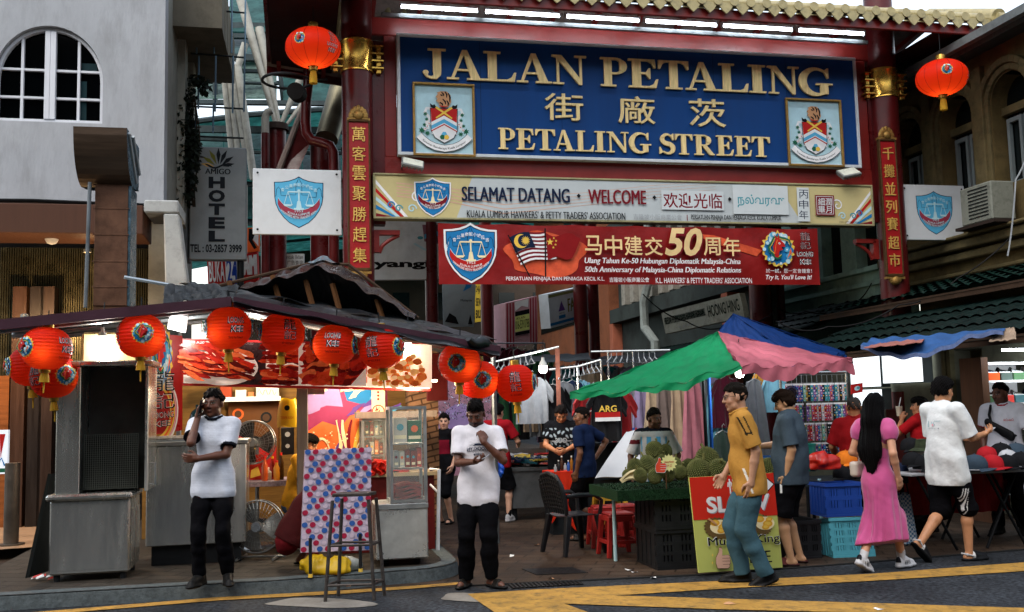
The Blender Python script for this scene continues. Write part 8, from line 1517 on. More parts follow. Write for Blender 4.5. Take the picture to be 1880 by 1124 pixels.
so=bpy.data.objects['sticker_scrap'];tag(so,'torn white sticker scraps on the upper black crate','sticker')
def durian_proto():
 t=thing('durian','','durian',(0,0,0),'whole durians piled on the turf table');mb=MB();mb.ball((0,0,0),(.083,.083,.098),20,14);N=420
 for i in range(N):
  zz=1-2*(i+.5)/N;ph=i*2.39996;rr_=math.sqrt(1-zz*zz);n_=Vector((rr_*math.cos(ph),rr_*math.sin(ph),zz));p=Vector((n_.x*.082,n_.y*.082,n_.z*.097));a=n_.orthogonal().normalized()*.0085;b=n_.cross(a);mb.add([p+a,p+b,p-a,p-b,p+n_*.0145],[(0,1,4),(1,2,4),(2,3,4),(3,0,4)],1)
 mb.build('husk',[mat('durian_base','#2f3a1c',.8,var=.3,scale=20),mat('durian_spike','#5c5f38',.75,var=.35,scale=14)],t);mb=MB();mb.tube([(0,0,.095),(.005,0,.125),(.018,0,.15)],[.014,.011,.013],8);mb.build('stem',mat('stem_green','#5b5a34',.8),t);return t
du_=durian_proto()
dpos=[(1166,858,10.2,1.0,'left front durian of the pile standing upright'),(1190,853,10.3,1.05,'green durian in the middle of the pile'),(1201,826,10.55,1.1,'brown durian topmost of the pile'),(1214,848,10.5,.95,'durian behind the thumb sign'),(1239,855,10.4,1.0,'durian right of the starburst card'),(1176,873,10.0,.85,'small durian at the front of the pile, left'),(1203,874,10.05,.95,'brown durian at the front below the thumb sign'),(1227,871,10.1,.9,'durian at the front right of the thumb sign'),(1249,868,10.2,.9,'right end durian of the main pile'),(1152,872,10.25,.7,'smallest durian at the left end of the turf'),(1221,832,10.7,.95,'durian behind the starburst card'),(1299,845,10.35,1.6,'big round green durian topmost of the right trio'),(1281,866,10.2,1.5,'durian with a stem at the left of the right trio'),(1319,864,10.2,1.45,'right durian of the right trio beside the man in yellow'),(1407,862,10.3,1.4,'durian between the man in yellow and the man in grey'),(1262,858,10.6,1.0,'durian behind the gap between both piles')]
for i,(px,py,d,s_,lb)in enumerate(dpos):o=place(du_,USED,W(px,py,d),0,lb,rot=(random.Random(i).uniform(-.7,.7),random.Random(i+9).uniform(-.7,.7),i*1.3),scale=(s_*.84*random.Random(i).uniform(.92,1.1),s_*.84,s_*.84*random.Random(i+5).uniform(.9,1.15)))
t=thing('cut_durian','pale opened durian shell piece at the front left of the turf','durian',W(1155,882,9.98));mb=MB();c=W(1157,878,10.0);mb.sheet(lambda u,v:(c.x-.09+.18*u,c.y+.03*math.sin(v*3),c.z-.03+.10*u*v+.03*math.sin(u*3.1)),8,5,thick=.02);mb.build('flesh',mat('durian_flesh','#b9ad84',.6,var=.15),t,smooth=True)
t,o,mp=flat_sign('price_card','pale yellow starburst price card with a red thumbs up among the durians','sign',((1204,832),(1242,832),(1242,872),(1204,872)),(10.0,10.02),P_BROWN,.004);bpy.data.objects.remove(o)
P6=Plane(1220,9.98);k=Ink(P6.M,0);c=P6.hit(1228,850);k.poly([(c[0]+(.088 if i%2 else .066)*math.cos(i*math.pi/14),c[1]+(.088 if i%2 else .066)*math.sin(i*math.pi/14))for i in range(28)],mat('card_lime','#c9c98a',.5,bump=0),0);k.text('Udang Merah',c[0]-.05,c[1]-.005,c[0]+.05,c[1]+.02,P_RED,.01);k.text('RM 22',c[0]-.03,c[1]-.04,c[0]+.03,c[1]-.015,P_RED)
def thumb(k,cx,cz,s_,m,ln):
 pts=[(-.32,-.45),(.28,-.48),(.40,-.40),(.38,-.30),(.46,-.22),(.42,-.12),(.48,-.04),(.42,.05),(.46,.13),(.38,.2),(.02,.2),(.06,.5),(.0,.62),(-.12,.6),(-.16,.38),(-.34,.12),(-.38,-.2)]
 k.poly([(cx+a*s_*1.06,cz+b*s_*1.05)for a,b in pts],ln);k.poly([(cx+a*s_,cz+b*s_)for a,b in pts],m)
 for z in(-.27,-.1,.05):k.stroke([(cx-.0*s_,cz+z*s_),(cx+.4*s_,cz+(z-.01)*s_)],.02*s_,ln)
c2=P6.hit(1212,856);thumb(k,c2[0],c2[1],.13,paint('thumbred','#c4432c'),P_PALE);k.build('card',t);mb=MB(P6.M);mb.cone((c[0]-.03,.01,zT),(c[0]-.03,.01,c[1]),.005,.005,6);mb.build('stick',P_BROWN,t)
t,o,mp=flat_sign('durian_board','tall red and lime durian price board leaning before the table','sign',((1265,877),(1419,868),(1437,1042),(1283,1052)),(9.62,9.98),mat('board_lime','#a9b05e',.5,var=.05,bump=.03),.015);k=Ink(Matrix(),-.001,.0006)
k.rect(0,.55,1,1,mat('board_orange','#b8281a',.5,var=.06,bump=0))
k.text('慢',.43,.80,.60,.96,P_WHITE,.015);k.text('SLOW',.175,.605,.93,.775,P_GREY,.03);k.text('SLOW',.165,.615,.92,.785,P_WHITE,.03)
k.poly([(.70,.80),(.86,.80),(.86,.76),(1.0,.88),(.86,1.0),(.86,.96),(.70,.96)],P_BLACK);k.poly([(.715,.812),(.87,.812),(.87,.785),(.985,.88),(.87,.975),(.87,.948),(.715,.948)],P_WHITE);k.text('50m',.73,.845,.90,.915,P_BLACK,.01)
for cx_,cz_,op,sz in((.27,.45,1,.15),(.80,.46,2,.14)):
 HK=paint('husk','#5d4a2a');n=40;k.poly([(cx_+sz*(1.12 if i%2 else .98)*math.cos(i*6.283/n)*(1.0 if op==1 else .8),cz_+.72*sz*(1.12 if i%2 else .98)*math.sin(i*6.283/n)-.12*sz*math.cos(i*6.283/n)*(op==1))for i in range(n)],HK)
 if op==2:k.disc(cx_-.07,cz_+.06,sz*.7,paint('huskg','#7a7434'),20,rz=sz*.5)
 k.disc(cx_+.03,cz_+.015,sz*.82,P_CREAM,22,rz=sz*.50)
 for a,b,r in((-.04,.05,.055),(.05,.0,.06),(.02,-.035,.045),(.07,.045,.04)):k.disc(cx_+a+.01,cz_+b+.01,r,paint('flesh','#cf9c32'),14,rz=r*.6);k.disc(cx_+a+.01,cz_+b+.014,r*.6,P_YELLOW,10,rz=r*.35)
k.stroke([(.16,.56),(.22,.52),(.25,.49)],.02,P_TAN)
k.text('Musang King',.125,.245,.985,.365,P_WHITE,.012);k.text('Musang King',.13,.25,.98,.36,P_BLACK,.008);k.text('猫山王',.44,.06,.86,.20,P_BLACK,.012)
thumb(k,.27,.13,.2,paint('thumbskin','#c9a08a'),P_BROWN)
for a,b in((.16,.18),(.15,.10),(.40,.2),(.39,.12)):k.poly([(a-.015,b),(a,b+.006),(a+.015,b),(a,b-.006)],P_YELLOW);k.poly([(a-.004,b),(a,b+.022),(a+.004,b),(a,b-.022)],P_YELLOW)
mp(k)
t=thing('white_sheet','white plastic sheet slanting over a stall table left of the vendor','sheet',W(1140,872,11.2));a,b,c,d=W(1092,878,12.9),W(1180,872,12.9),W(1184,790,13.4),W(1150,792,13.4);mb=MB();mb.sheet(lambda u,v:(a.lerp(b,u)).lerp(d.lerp(c,u),v)+Vector((0,0,.008*math.sin(u*9+v*4))),14,8,thick=.01);mb.build('sheet',mat('white_vinyl','#a7abb0',.4,var=.06,bump=.1,bscale=8),t,smooth=True);mb=MB();p,q=W(1092,882,13.0),W(1180,876,13.0);mb.add([p,q,(q.x,q.y,0),(p.x,p.y,0)],[(0,1,2,3)]);mb.build('skirt',mat('dark_cover'),t)
P7=Plane(1145,13.8);zc_=P7.hit(1145,815)[1];rr=random.Random(12);t=thing('goods_table','table of small bottles and packets behind the slanted white sheet','table',P7.at(0));q=P7.box(1105,812,1180,818);mb=MB(P7.M);mb.box(q[0]-.2,0,q[1],q[2]+.1,.6,q[3]);mb.box(q[0]-.15,.1,0,q[2]+.05,.5,q[1]-.001);mb.build('table',mat('dark_cover'),t);zc_=q[3]
for i in range(22):
 px=1108+3.3*i;c=rr.choice(['#c9c9c9','#a52a2a','#2a5a9c','#1a1a1a','#c9a02a','#7a3a2a','#3a8a9c']);s_=P7.hit(px,800,.1)[0];y=.08+.16*(i%3);h_=rr.uniform(.07,.19);t=thing('goods_packet','small coloured bottle or packet on the goods table behind the white sheet','packet',P7.at(s_,y,zc_),'small packets on the goods table');mb=MB(P7.M);w_=rr.uniform(.02,.035)
 if i%2:mb.box(s_-w_,y,zc_+.001,s_+w_,y+.04,zc_+h_)
 else:mb.lathe([(0,.001),(w_,.001),(w_,h_*.8),(w_*.5,h_*.9),(w_*.5,h_),(0,h_)],(s_,y,zc_),12)
 mb.build('pack',paint('pk'+c[1:],c),t)
P8=Plane(975,14.7);q=P8.box(938,858,1020,864);t=thing('clothes_table','grey market table heaped with folded clothes in plastic','table',P8.at((q[0]+q[2])/2));zF=q[3];mb=MB(P8.M);mb.box(q[0],0,zF-.05,q[2]+.15,1.3,zF);mb.build('top',mat('grey_sheet','#55585a',.5,.3,dirt=.3),t);mb=MB(P8.M);mb.box(q[0]+.02,.02,.18,q[2]+.13,.06,zF-.051);mb.build('front_sheet',mat('grey_sheet'),t)
for x in(q[0]+.06,q[2]+.08):mb=MB(P8.M);mb.cone((x,.1,0),(x,.1,.18),.04,.04,8);mb.build('wheel_leg',DST,t)
rr=random.Random(19);pk=None
FC=[('white','#a9a9ae'),('teal','#1c4a55'),('navy','#1d2a48'),('red','#8a2a2a'),('black','#1a1b1e'),('grey','#6a6c70'),('yellow','#a8903a')]
for i in range(64):
 c=FC[rr.randrange(7)];x,y=rr.uniform(q[0]+.1,q[2]+.05),rr.uniform(.08,1.2);z=zF+.004+.035*(i//20)+.02*rr.random();t=thing('folded_garment',c[0]+' folded garment in clear plastic on the heaped market table','garment',P8.at(x,y,z),'folded garments on the market table');mb=MB(P8.M@Matrix.Translation((x,y,z))@Matrix.Rotation(rr.uniform(-1,1),4,'Z')@Matrix.Rotation(rr.uniform(-.25,.25),4,'X'));mb.sheet(lambda u,v:((u-.5)*.24,(v-.5)*.18,.03+.01*math.sin(u*9+i)*math.sin(v*8)),6,5,thick=.025);mb.build('cloth',mat('film_'+c[0],c[1],.18,var=.35,scale=18,bump=.6,bscale=24),t,smooth=True)
P9=Plane(1035,13.0);q=P9.box(1012,866,1062,950);t=thing('cloth_stand','small stand draped in a bright orange red cloth with little bottles','table',P9.at((q[0]+q[2])/2));ORC=mat('orange_cloth','#b82a14',.7,var=.12,scale=5,bump=.2);mb=MB(P9.M);mb.box(q[0],0,q[3]-.03,q[2],.45,q[3]);mb.build('top',ORC,t);mb=MB(P9.M);mb.sheet(lambda u,v:(q[0]-.01+(q[2]-q[0]+.02)*u,-.02-.03*math.sin(u*16)*(1-v)-.01,q[1]*.7+(q[3]-q[1]*.7)*v+(.12*math.sin(u*5)if v<.2 else 0)),24,8,thick=.006);mb.build('drape',ORC,t,smooth=True);mb=MB(P9.M);mb.box(q[0]+.02,.02,0,q[2]-.02,.43,q[3]-.035);mb.build('box_frame',mat('dark_cover'),t)
for i in range(7):bottle(('white topped','black','brown','clear','blue','amber','dark')[i]+' little bottle on the orange cloth stand',1020+6*i,.05+.08*(i%4),.09+.05*(i%3),.02,('#8a8d90','#1a1a1c','#3d2418','#9aa3a8','#2a4a8a','#8a5a1c','#22262a')[i],P9,q[3],cap='#c9c9c4',group='little bottles on the orange stand')
CH=mat('chair_black','#14161a',.38,var=.1,scale=8,bump=.05)
def chair():
 t=thing('plastic_chair','black plastic armchair with a pierced back standing in the lane mouth','chair',(0,0,0));mb=MB();mb.sheet(lambda u,v:((u-.5)*.44*(1-.06*v),-.22+.43*v,.43-.018*math.sin(u*math.pi)+.01*v*0),10,8,thick=.012);mb.build('seat',CH,t,smooth=True)
 for sx in(-1,1):
  for sy,yb in((-1,-.25),(1,.27)):mb=MB();x0,x1=sx*.25,sx*.20;y1=sy*.19;mb.hexa([(x0-.022,yb-.022,0),(x0+.022,yb-.022,0),(x0+.022,yb+.022,0),(x0-.022,yb+.022,0),(x1-.034,y1-.034,.425),(x1+.034,y1-.034,.425),(x1+.034,y1+.034,.425),(x1-.034,y1+.034,.425)]);mb.build('leg',CH,t,bevel=.006)
  mb=MB();mb.tube([(sx*.235,-.20,.42),(sx*.26,-.21,.58),(sx*.265,-.12,.645),(sx*.26,.08,.65),(sx*.235,.22,.64)],[.022,.022,.026,.026,.024],8);mb.build('armrest',CH,t,smooth=True)
 mb=MB();out=[(-.2,.21,.44),(-.235,.24,.6),(-.225,.28,.76),(-.16,.305,.86),(0,.315,.89),(.16,.305,.86),(.225,.28,.76),(.235,.24,.6),(.2,.21,.44)];mb.tube(out,.024,8);mb.build('back_frame',CH,t,smooth=True);mb=MB()
 for i in range(9):
  u=(i-4)/4
  for j in range(9):v=j/8;
  mb.tube([(u*.20,.215+.10*v,.45+.42*v*(1-.12*u*u))for v in np.linspace(0,1,6)],.0155,5)
 for v in np.linspace(.15,.92,8):mb.tube([(u*.21,.215+.10*v-.0*u,.45+.42*v*(1-.12*u*u))for u in np.linspace(-1,1,7)],.0125,5)
 mb.build('pierced_back',CH,t);return t
c=chair();p=G(1055,1015);c.location=(p.x,p.y,.004);c.rotation_euler=(0,0,math.radians(118))
RP=mat('stool_red','#8d1f1c',.42,var=.12,scale=8,bump=.05,dirt=.15);YP=mat('stool_yellow','#b58a2a',.42,var=.1,scale=8,bump=.05)
def stool(m,name='plastic_stool'):
 t=thing(name,'','stool',(0,0,0),'plastic stools by the durian table');mb=MB();e=.145;mb.hexa([(-e,-e,.43),(e,-e,.43),(e,e,.43),(-e,e,.43),(-e*.95,-e*.95,.462),(e*.95,-e*.95,.462),(e*.95,e*.95,.462),(-e*.95,e*.95,.462)]);mb.build('seat',m,t,bevel=.012)
 for sx in(-1,1):
  for sy in(-1,1):
   mb=MB();b_,t_=.178,.135;w_=.026
   def ring(z,c,w):return[(sx*c-w,sy*c-w,z),(sx*c+w,sy*c-w,z),(sx*c+w,sy*c+w,z),(sx*c-w,sy*c+w,z)]
   mb.hexa(ring(0,b_,.022)+ring(.43,t_,.03));mb.build('leg',m,t,bevel=.005)
 for sx,sy in((1,0),(-1,0),(0,1),(0,-1)):
  for z,hgt,c in((.14,.035,.168),(.375,.055,.14)):mb=MB();h=c-.02;(mb.box(sx*c-.012,-h,z,sx*c+.012,h,z+hgt)if sx else mb.box(-h,sy*c-.012,z,h,sy*c+.012,z+hgt));mb.build('apron' if z>.3 else 'stretcher',m,t)
 mb=MB();mb.cone((0,0,.4625),(0,0,.4635),.022,.022,14);mb.build('finger_hole',P_BLACK,t);return t
rs=stool(RP);ys_=stool(YP)
for px,py,rz,lb in((1137,1020,.25,'front red plastic stool beside the black crates'),(1112,1003,.1,'red plastic stool half behind the front one'),(1150,1000,.4,'red plastic stool tucked against the crates')):q=G(px,py);place(rs,USED,(q.x,q.y,.004),rz,lb)
q=G(1122,985);place(ys_,USED,(q.x,q.y,.004),.2,'taller yellow plastic stool behind the red stools',scale=(1.05,1.05,1.2))
# --- strap rack, buckets, mini fan
P10=Plane(1500,12.0);q=P10.box(1440,688,1562,852);t=thing('strap_rack','wire grid rack full of patterned wrist straps under the pink canopy','rack',P10.at((q[0]+q[2])/2,0,0));mb=MB(P10.M)
for x in np.linspace(q[0],q[2],14):mb.box(x-.003,.03,q[1],x+.003,.036,q[3])
for z in np.linspace(q[1],q[3],12):mb.box(q[0],.037,z-.003,q[2],.043,z+.003)
mb.build('wire_grid',CHR,t)
for x in(q[0],q[2]):mb=MB(P10.M);mb.cone((x,.05,0),(x,.05,q[3]+.03),.016,.016,8);mb.build('upright',CHR,t)
mb=MB(P10.M);mb.tube([(q[0],.05,q[3]+.03),(q[2],.05,q[3]+.03)],.014,8);mb.build('top_rail',CHR,t)
rr=random.Random(41);SC_=[('rose','#a3475e'),('pale','#b9b3b8'),('teal','#3b7f86'),('violet','#6b4a86'),('black','#1a1a1e'),('gold','#a88a3a'),('blue','#2f5a9a'),('red','#a02a2e'),('mint','#7fae98')]
protos=[]
for j,(n_,c_)in enumerate(SC_):
 t=thing('wrist_strap',n_+' patterned wrist strap hanging on the wire rack','strap',(0,0,0),'wrist straps on the wire rack');mb=MB();mb.box(-.016,0,-.21,.016,.006,-.012);mb.build('strap',mat('strap_'+n_,c_,.5,var=.6,scale=40,bump=.1),t);k=Ink(Matrix(),-.001)
 for i in range(6):z=-.03-.03*i;k.disc(rr.uniform(-.006,.006),z,.008,(P_WHITE,P_PINK,P_SKY,P_YELLOW,P_BLACK)[(i+j)%5],8)
 k.rect(-.018,-.022,.018,-.002,P_WHITE);k.build('print',t);protos.append(t)
for r in range(4):
 for i in range(25):
  if rr.random()<.06:continue
  x=q[0]+.05+(q[2]-q[0]-.1)*i/24;z=q[3]-.10-r*(q[3]-q[1]-.12)/4;place(protos[rr.randrange(9)],USED,P10.at(x,.0+rr.uniform(-.02,.01),z),ANG+rr.uniform(-.25,.25))
t=thing('mini_fan','small black handheld fan on a stand before the strap rack','fan',W(1452,722,11.2));c=W(1452,721,11.2);M_=Matrix.Translation(c);mb=MB(M_)
for f in(1,.6,.3):mb.tube([(.075*f*math.cos(a),-.015,.075*f*math.sin(a))for a in np.linspace(0,6.283,25)[:-1]],.004,5,closed=True)
for i in range(16):a=i*.3927;mb.tube([(0,-.018,0),(.075*math.cos(a),-.013,.075*math.sin(a))],.0018,4)
mb.build('cage',P_BLACK,t);mb=MB(M_);mb.cone((0,.005,0),(0,.012,0),.07,.07,20);mb.build('blades',mat('fan_violet','#4a4660',.3),t);mb=MB(M_);mb.cone((0,0,-.075),(0,0,-.24),.012,.012,8);mb.cone((0,0,-.24),(0,0,-.33),.045,.055,14);mb.build('handle',mat('fan_green','#1d5a48',.5),t)
def bucket(name,label,px,d,m,z0=.82,tp=None):
 P=Plane((px[0]+px[2])/2,d);q=P.box(*px);t=thing(name,label,'bucket',P.at((q[0]+q[2])/2,.1,q[1]));r1=(q[2]-q[0])/2;mb=MB(P.M);mb.lathe([(0,q[1]),(r1*.82,q[1]),(r1*.97,q[3]-.02),(r1*1.04,q[3]-.018),(r1*1.04,q[3]),(r1*.92,q[3]),(r1*.8,q[1]+.03),(0,q[1]+.03)],((q[0]+q[2])/2,.1,0),24,cap=False);mb.build('pail',m,t,smooth=True);return t
bucket('bucket','teal green plastic bucket beside the strap rack',(1477,815,1506,866),10.9,mat('bucket_teal','#146a5e',.4,bump=0));bucket('basin','blue and clear plastic basin on the durian table behind the man in grey',(1402,838,1432,868),10.6,mat('basin_blue','#2a5fa0',.3,bump=0));lump('plastic_bag','red plastic bag lying beside the teal bucket','bag',W(1518,862,10.9),(.15,.1,.14),mat('red_plastic'),4)
t,o,mp=flat_sign('red_card','small red printed card hanging right of the strap rack','sign',((1563,706),(1584,703),(1584,720),(1563,724)),(11.9,12),P_RED,.01);k=Ink(Matrix(),-.001);k.disc(.5,.5,.25,P_PALE,12);k.disc(.6,.55,.15,P_TEAL,10);mp(k)
blc=crate('plastic_crate',mat('crate_blue','#1a3f8f',.4,var=.12,bump=.05),.42,.34,.34,2,12);cyc=crate('plastic_crate',mat('crate_cyan','#4a96a6',.4,var=.12,bump=.05,dirt=.2),.46,.34,.40,4,14)
a,b=G(1510,1020),G(1576,1014);a-=UY*.28;b-=UY*.28;cyc.location=((a.x+b.x)/2,(a.y+b.y)/2,.004);cyc.rotation_euler=(-.14,0,ANG-.1);cyc['label']='cyan slotted crate tilted on the pavement under the blue one';z_c=.415
blc.location=((a.x+b.x)/2-.06,(a.y+b.y)/2+.05,z_c);blc.rotation_euler=(0,0,ANG);blc['label']='deep blue slotted crate on top of the cyan crate'
for o in(blc,cyc):o['group']='coloured crates beside the hat table'
# --- hat tables
HT=Plane(1690,10.75);q=HT.box(1672,864,1960,872);zH=q[3];t=thing('hat_table','folding table of caps with black crossed legs at the right','table',HT.at(1,.3,0));mb=MB(HT.M);mb.box(q[0],0,zH-.03,q[2],.95,zH);mb.build('tabletop',mat('table_pale','#8d8f92',.6,dirt=.2),t,bevel=.006)
for px in(1722,1850,1940):
 s_=HT.hit(px,900)[0]
 for y in(.08,.85):
  for sg in(-1,1):mb=MB(HT.M);mb.tube([(s_-.24*sg,y,0.01),(s_+.2*sg,y+.03*sg,zH-.04)],.016,8);mb.build('leg',P_BLACK,t)
mb=MB(HT.M);mb.sheet(lambda u,v:(q[0]+.3+(q[2]-q[0]-.3)*u,.93+.02*math.sin(u*40),zH-.55+.54*v),30,3);mb.build('red_skirt',RDC,t)
H2=Plane(1590,11.3);q2=H2.box(1488,880,1668,888);t=thing('hat_table','low table with a grey cloth and black hats left of the woman in pink','table',H2.at(.4,.3,0));mb=MB(H2.M);mb.box(q2[0],0,q2[1]-.02,q2[2],.7,q2[3]);mb.build('tabletop',mat('dark_cover'),t);mb=MB(H2.M);mb.sheet(lambda u,v:(q2[0]+.1+(q2[2]-q2[0]-.3)*u,-.012-.01*math.sin(u*20),q2[3]-.16-.04*math.sin(u*7)+(.16+.04*math.sin(u*7))*v),24,4,thick=.005);mb.build('grey_cloth',mat('grey_canvas','#5f6264',.8,var=.15,bump=.3),t,smooth=True)
for x in(q2[0]+.05,q2[2]-.05):
 for y in(.05,.65):mb=MB(H2.M);mb.cone((x,y,0),(x,y,q2[1]-.02),.018,.018,8);mb.build('leg',P_BLACK,t)
zH2=q2[3]
def cap(name,c,brimc=None):
 t=thing(name,'','cap',(0,0,0),'caps laid out on the hat tables');m=mat('felt_'+c[1:],c,.85,var=.12,scale=12,bump=.3,bscale=200)
 mb=MB();mb.lathe([(.098,.0),(.100,.02),(.096,.055),(.080,.09),(.05,.115),(.015,.125),(0,.126)],(0,0,0),24,cap=False,wob=lambda t,z:1+.10*abs(math.sin(t)));mb.build('crown',m,t,smooth=True)
 mb=MB();mb.sheet(lambda u,v:((.095+.085*v*math.cos((u-.5)*2.0))*math.sin((u-.5)*2.2),-(.095+.085*v*math.cos((u-.5)*2.0))*math.cos((u-.5)*2.2),.006-.03*v*abs(u-.5)*2),14,5,thick=.005);mb.build('brim',mat('felt_'+(brimc or c)[1:],brimc or c,.85,var=.12,scale=12,bump=.3),t,smooth=True);mb=MB();mb.ball((0,0,.127),.008,8,6);mb.build('button',m,t);k=Ink(Matrix.Rotation(-.35,4,'X')@Matrix.Translation((0,-.075,.055)),-.024);k.poly([(-.02,-.01),(.02,-.01),(.0,.02)],P_WHITE);k.build('badge',t);return t
caps={k_:cap('baseball_cap',*v)for k_,v in{'black':('#101114',),'red':('#9a1a22',),'slate':('#33414e',),'orange':('#c2691c',),'white':('#a9abb0',),'navy':('#141d33',),'striped':('#16171a','#b0b2b6')}.items()}
spots=[('orange',1553,843,10.8,.6,'orange cap topmost of the hats beside the red shirted man',1.15),('black',1546,868,10.6,2.6,'black cap with white stripe left below the orange cap',1),('striped',1580,868,10.6,.8,'black cap with a white brim under the orange cap',1.15),('black',1612,868,10.6,.4,'black cap behind the white handbag',1.1),('navy',1650,862,10.7,.2,'dark cap right of the woman in pink at the table front',1),
 ('black',1676,845,11.0,.3,'black cap beside the elbow of the woman in pink',1.1),('black',1697,852,10.9,.5,'black cap with a white mark near the plaid bag',1.15),('black',1672,818,11.3,.2,'black cap behind on the hat pile',1.1),('white',1692,832,11.2,.5,'pale cap on the hat pile behind the black caps',1),('navy',1715,838,11.2,.1,'dark blue cap left of the man in the white t-shirt',1),('slate',1790,852,10.85,1.0,'slate blue cap right of the man in the white t-shirt',1.2),('red',1822,850,10.85,.7,'bright red cap in the front row of the hat table',1.1),('black',1848,850,10.85,.5,'black cap with a white triangle in the front row',1.1),('black',1876,846,10.9,.6,'black cap at the right frame edge in the front row',1.15),('red',1812,832,11.2,.6,'red cap in the back row behind the slate cap',1),('black',1838,828,11.2,.4,'black cap in the back row below the vendor with the sling bag',1.1),('slate',1866,828,11.2,.4,'slate cap in the back row near the right edge',1.1),('white',1850,836,11.05,.3,'white and red cap between the rows',.9)]
for k_,px,py,d,rz,lb,s_ in spots:
 d+=.5 if px<1660 else 0;p=W(px,py,d);z=min(p.z-.05,9);z=max(z,(zH2 if px<1660 else zH)+.002);place(caps[k_],USED,(p.x,p.y,z),rz,lb,scale=s_)
t=thing('bucket_hat','camouflage bucket hat on the hat pile behind the woman in pink','hat',W(1698,822,11.1));c=W(1698,822,11.1);mb=MB();mb.lathe([(.17,-.03),(.11,.0),(.10,.03),(.09,.09),(.0,.1)],c,26,cap=False);mb.build('hat',mat('camouflage','#2c3324',.9,var=.6,scale=16,bump=.2),t,smooth=True)
t=thing('plaid_bag','blue and red plaid woven bag standing under the hat table','bag',G(1668,1003));PLD=mat('plaid','#3b5a78',.7,var=.2,scale=10);nt=PLD.node_tree
bq=nt.nodes.new('ShaderNodeTexChecker');bq.inputs['Scale'].default_value=42;bq.inputs['Color1'].default_value=(.05,.12,.22,1);bq.inputs['Color2'].default_value=(.38,.42,.44,1);tcn=nt.nodes.new('ShaderNodeTexCoord');nt.links.new(tcn.outputs['Object'],bq.inputs[0]);nt.links.new(bq.outputs[0],nt.nodes['Principled BSDF'].inputs['Base Color'])
p=G(1668,1003);h_=W(1668,905,p.y).z;mb=MB();mb.hexa([(p.x-.10,p.y-.02,.006),(p.x+.13,p.y+.02,.006),(p.x+.11,p.y+.2,.006),(p.x-.12,p.y+.17,.006),(p.x-.07,p.y+.02,h_),(p.x+.08,p.y+.05,h_),(p.x+.07,p.y+.12,h_),(p.x-.08,p.y+.1,h_)]);mb.build('sack',PLD,t,bevel=.02);mb=MB();mb.tube([(p.x-.04,p.y+.03,h_-.02),(p.x-.03,p.y+.03,h_+.12),(p.x+.03,p.y+.04,h_+.12),(p.x+.05,p.y+.04,h_-.02)],.008,6);mb.build('handle',P_BLACK,t)
S=SDF();S.ell((0,0,.26),(.20,.12,.27),None,.05);S.cone((-.05,0,.42),(.06,0,.60),.11,.04,.06);S.warp(3,30,.03);S.warp(8,70,.012);S.cut((0,0,.003),(0,0,-1));V,F=S.mesh(.014);p=G(1697,985);t=thing('plastic_bag','large glossy black plastic bag with gold letters beside the plaid bag','bag',p);BB=mat('black_bag','#0b0b0d',.18,var=.2,scale=6,bump=.4,bscale=14);o=link_mesh('bag',V+np.array((p.x,p.y,.004)),F,BB,t,True);k=Ink(Matrix.Translation((p.x,p.y-.14,0)),-.001);GP_=paint('goldprint','#7d6a3c');k.text('PA',-.06,.36,.07,.44,GP_);k.text('CONCEPT',-.09,.30,.10,.335,GP_);k.build('print',t)
S9=Plane(1850,13.2);q=S9.box(1816,662,1940,800);t=thing('shoe_shelf','white lit shelf of shoes and coloured boxes at the right edge','shelf',S9.at(.5));mb=MB(S9.M);mb.box(q[0],.4,.3,q[2],.44,q[3]);mb.build('back_panel',mat('lit_shelf','#d8dcdc',.5,var=0,bump=0,emit=.8,ecol='#f0f8ff'),t)
zs_=[S9.hit(1850,y)[1]for y in(698,740,786)]
for z in zs_+[q[3]-.02]:mb=MB(S9.M);mb.box(q[0],0,z-.03,q[2],.399,z);mb.build('board',P_WHITE,t)
mb=MB(S9.M);mb.box(q[0]-.1,-.02,.0,q[0]-.001,.42,q[3]+.05);mb.build('wooden_side',mat('shelf_wood','#5b4030',.6,var=.2,stretch=(5,5,.5)),t)
l=bpy.data.lights.new('shelf_lamp','AREA');l.energy=60;l.size=1.0;l.size_y=.1;l.shape='RECTANGLE';l.color=(.95,.98,1);o=bpy.data.objects.new('shelf_lamp',l);COL.objects.link(o);o.location=S9.at(.45,-.25,q[3]+.1);o.rotation_euler=(math.radians(20),0,ANG)
tl=thing('tube_lamp','white tube lamp above the shoe shelf at the right edge','lamp',S9.at(.45,-.25,q[3]+.13));mb=MB(S9.M);mb.cone((q[0]+.05,-.25,q[3]+.13),(q[2]-.05,-.25,q[3]+.13),.015,.015,8);mb.build('tube',mat('tube_glow'),tl)
rr=random.Random(3);SH=[('orange','#b8481c'),('grey','#3a4642'),('green','#3d5a40'),('red','#b03a34'),('teal','#3f5f66')]
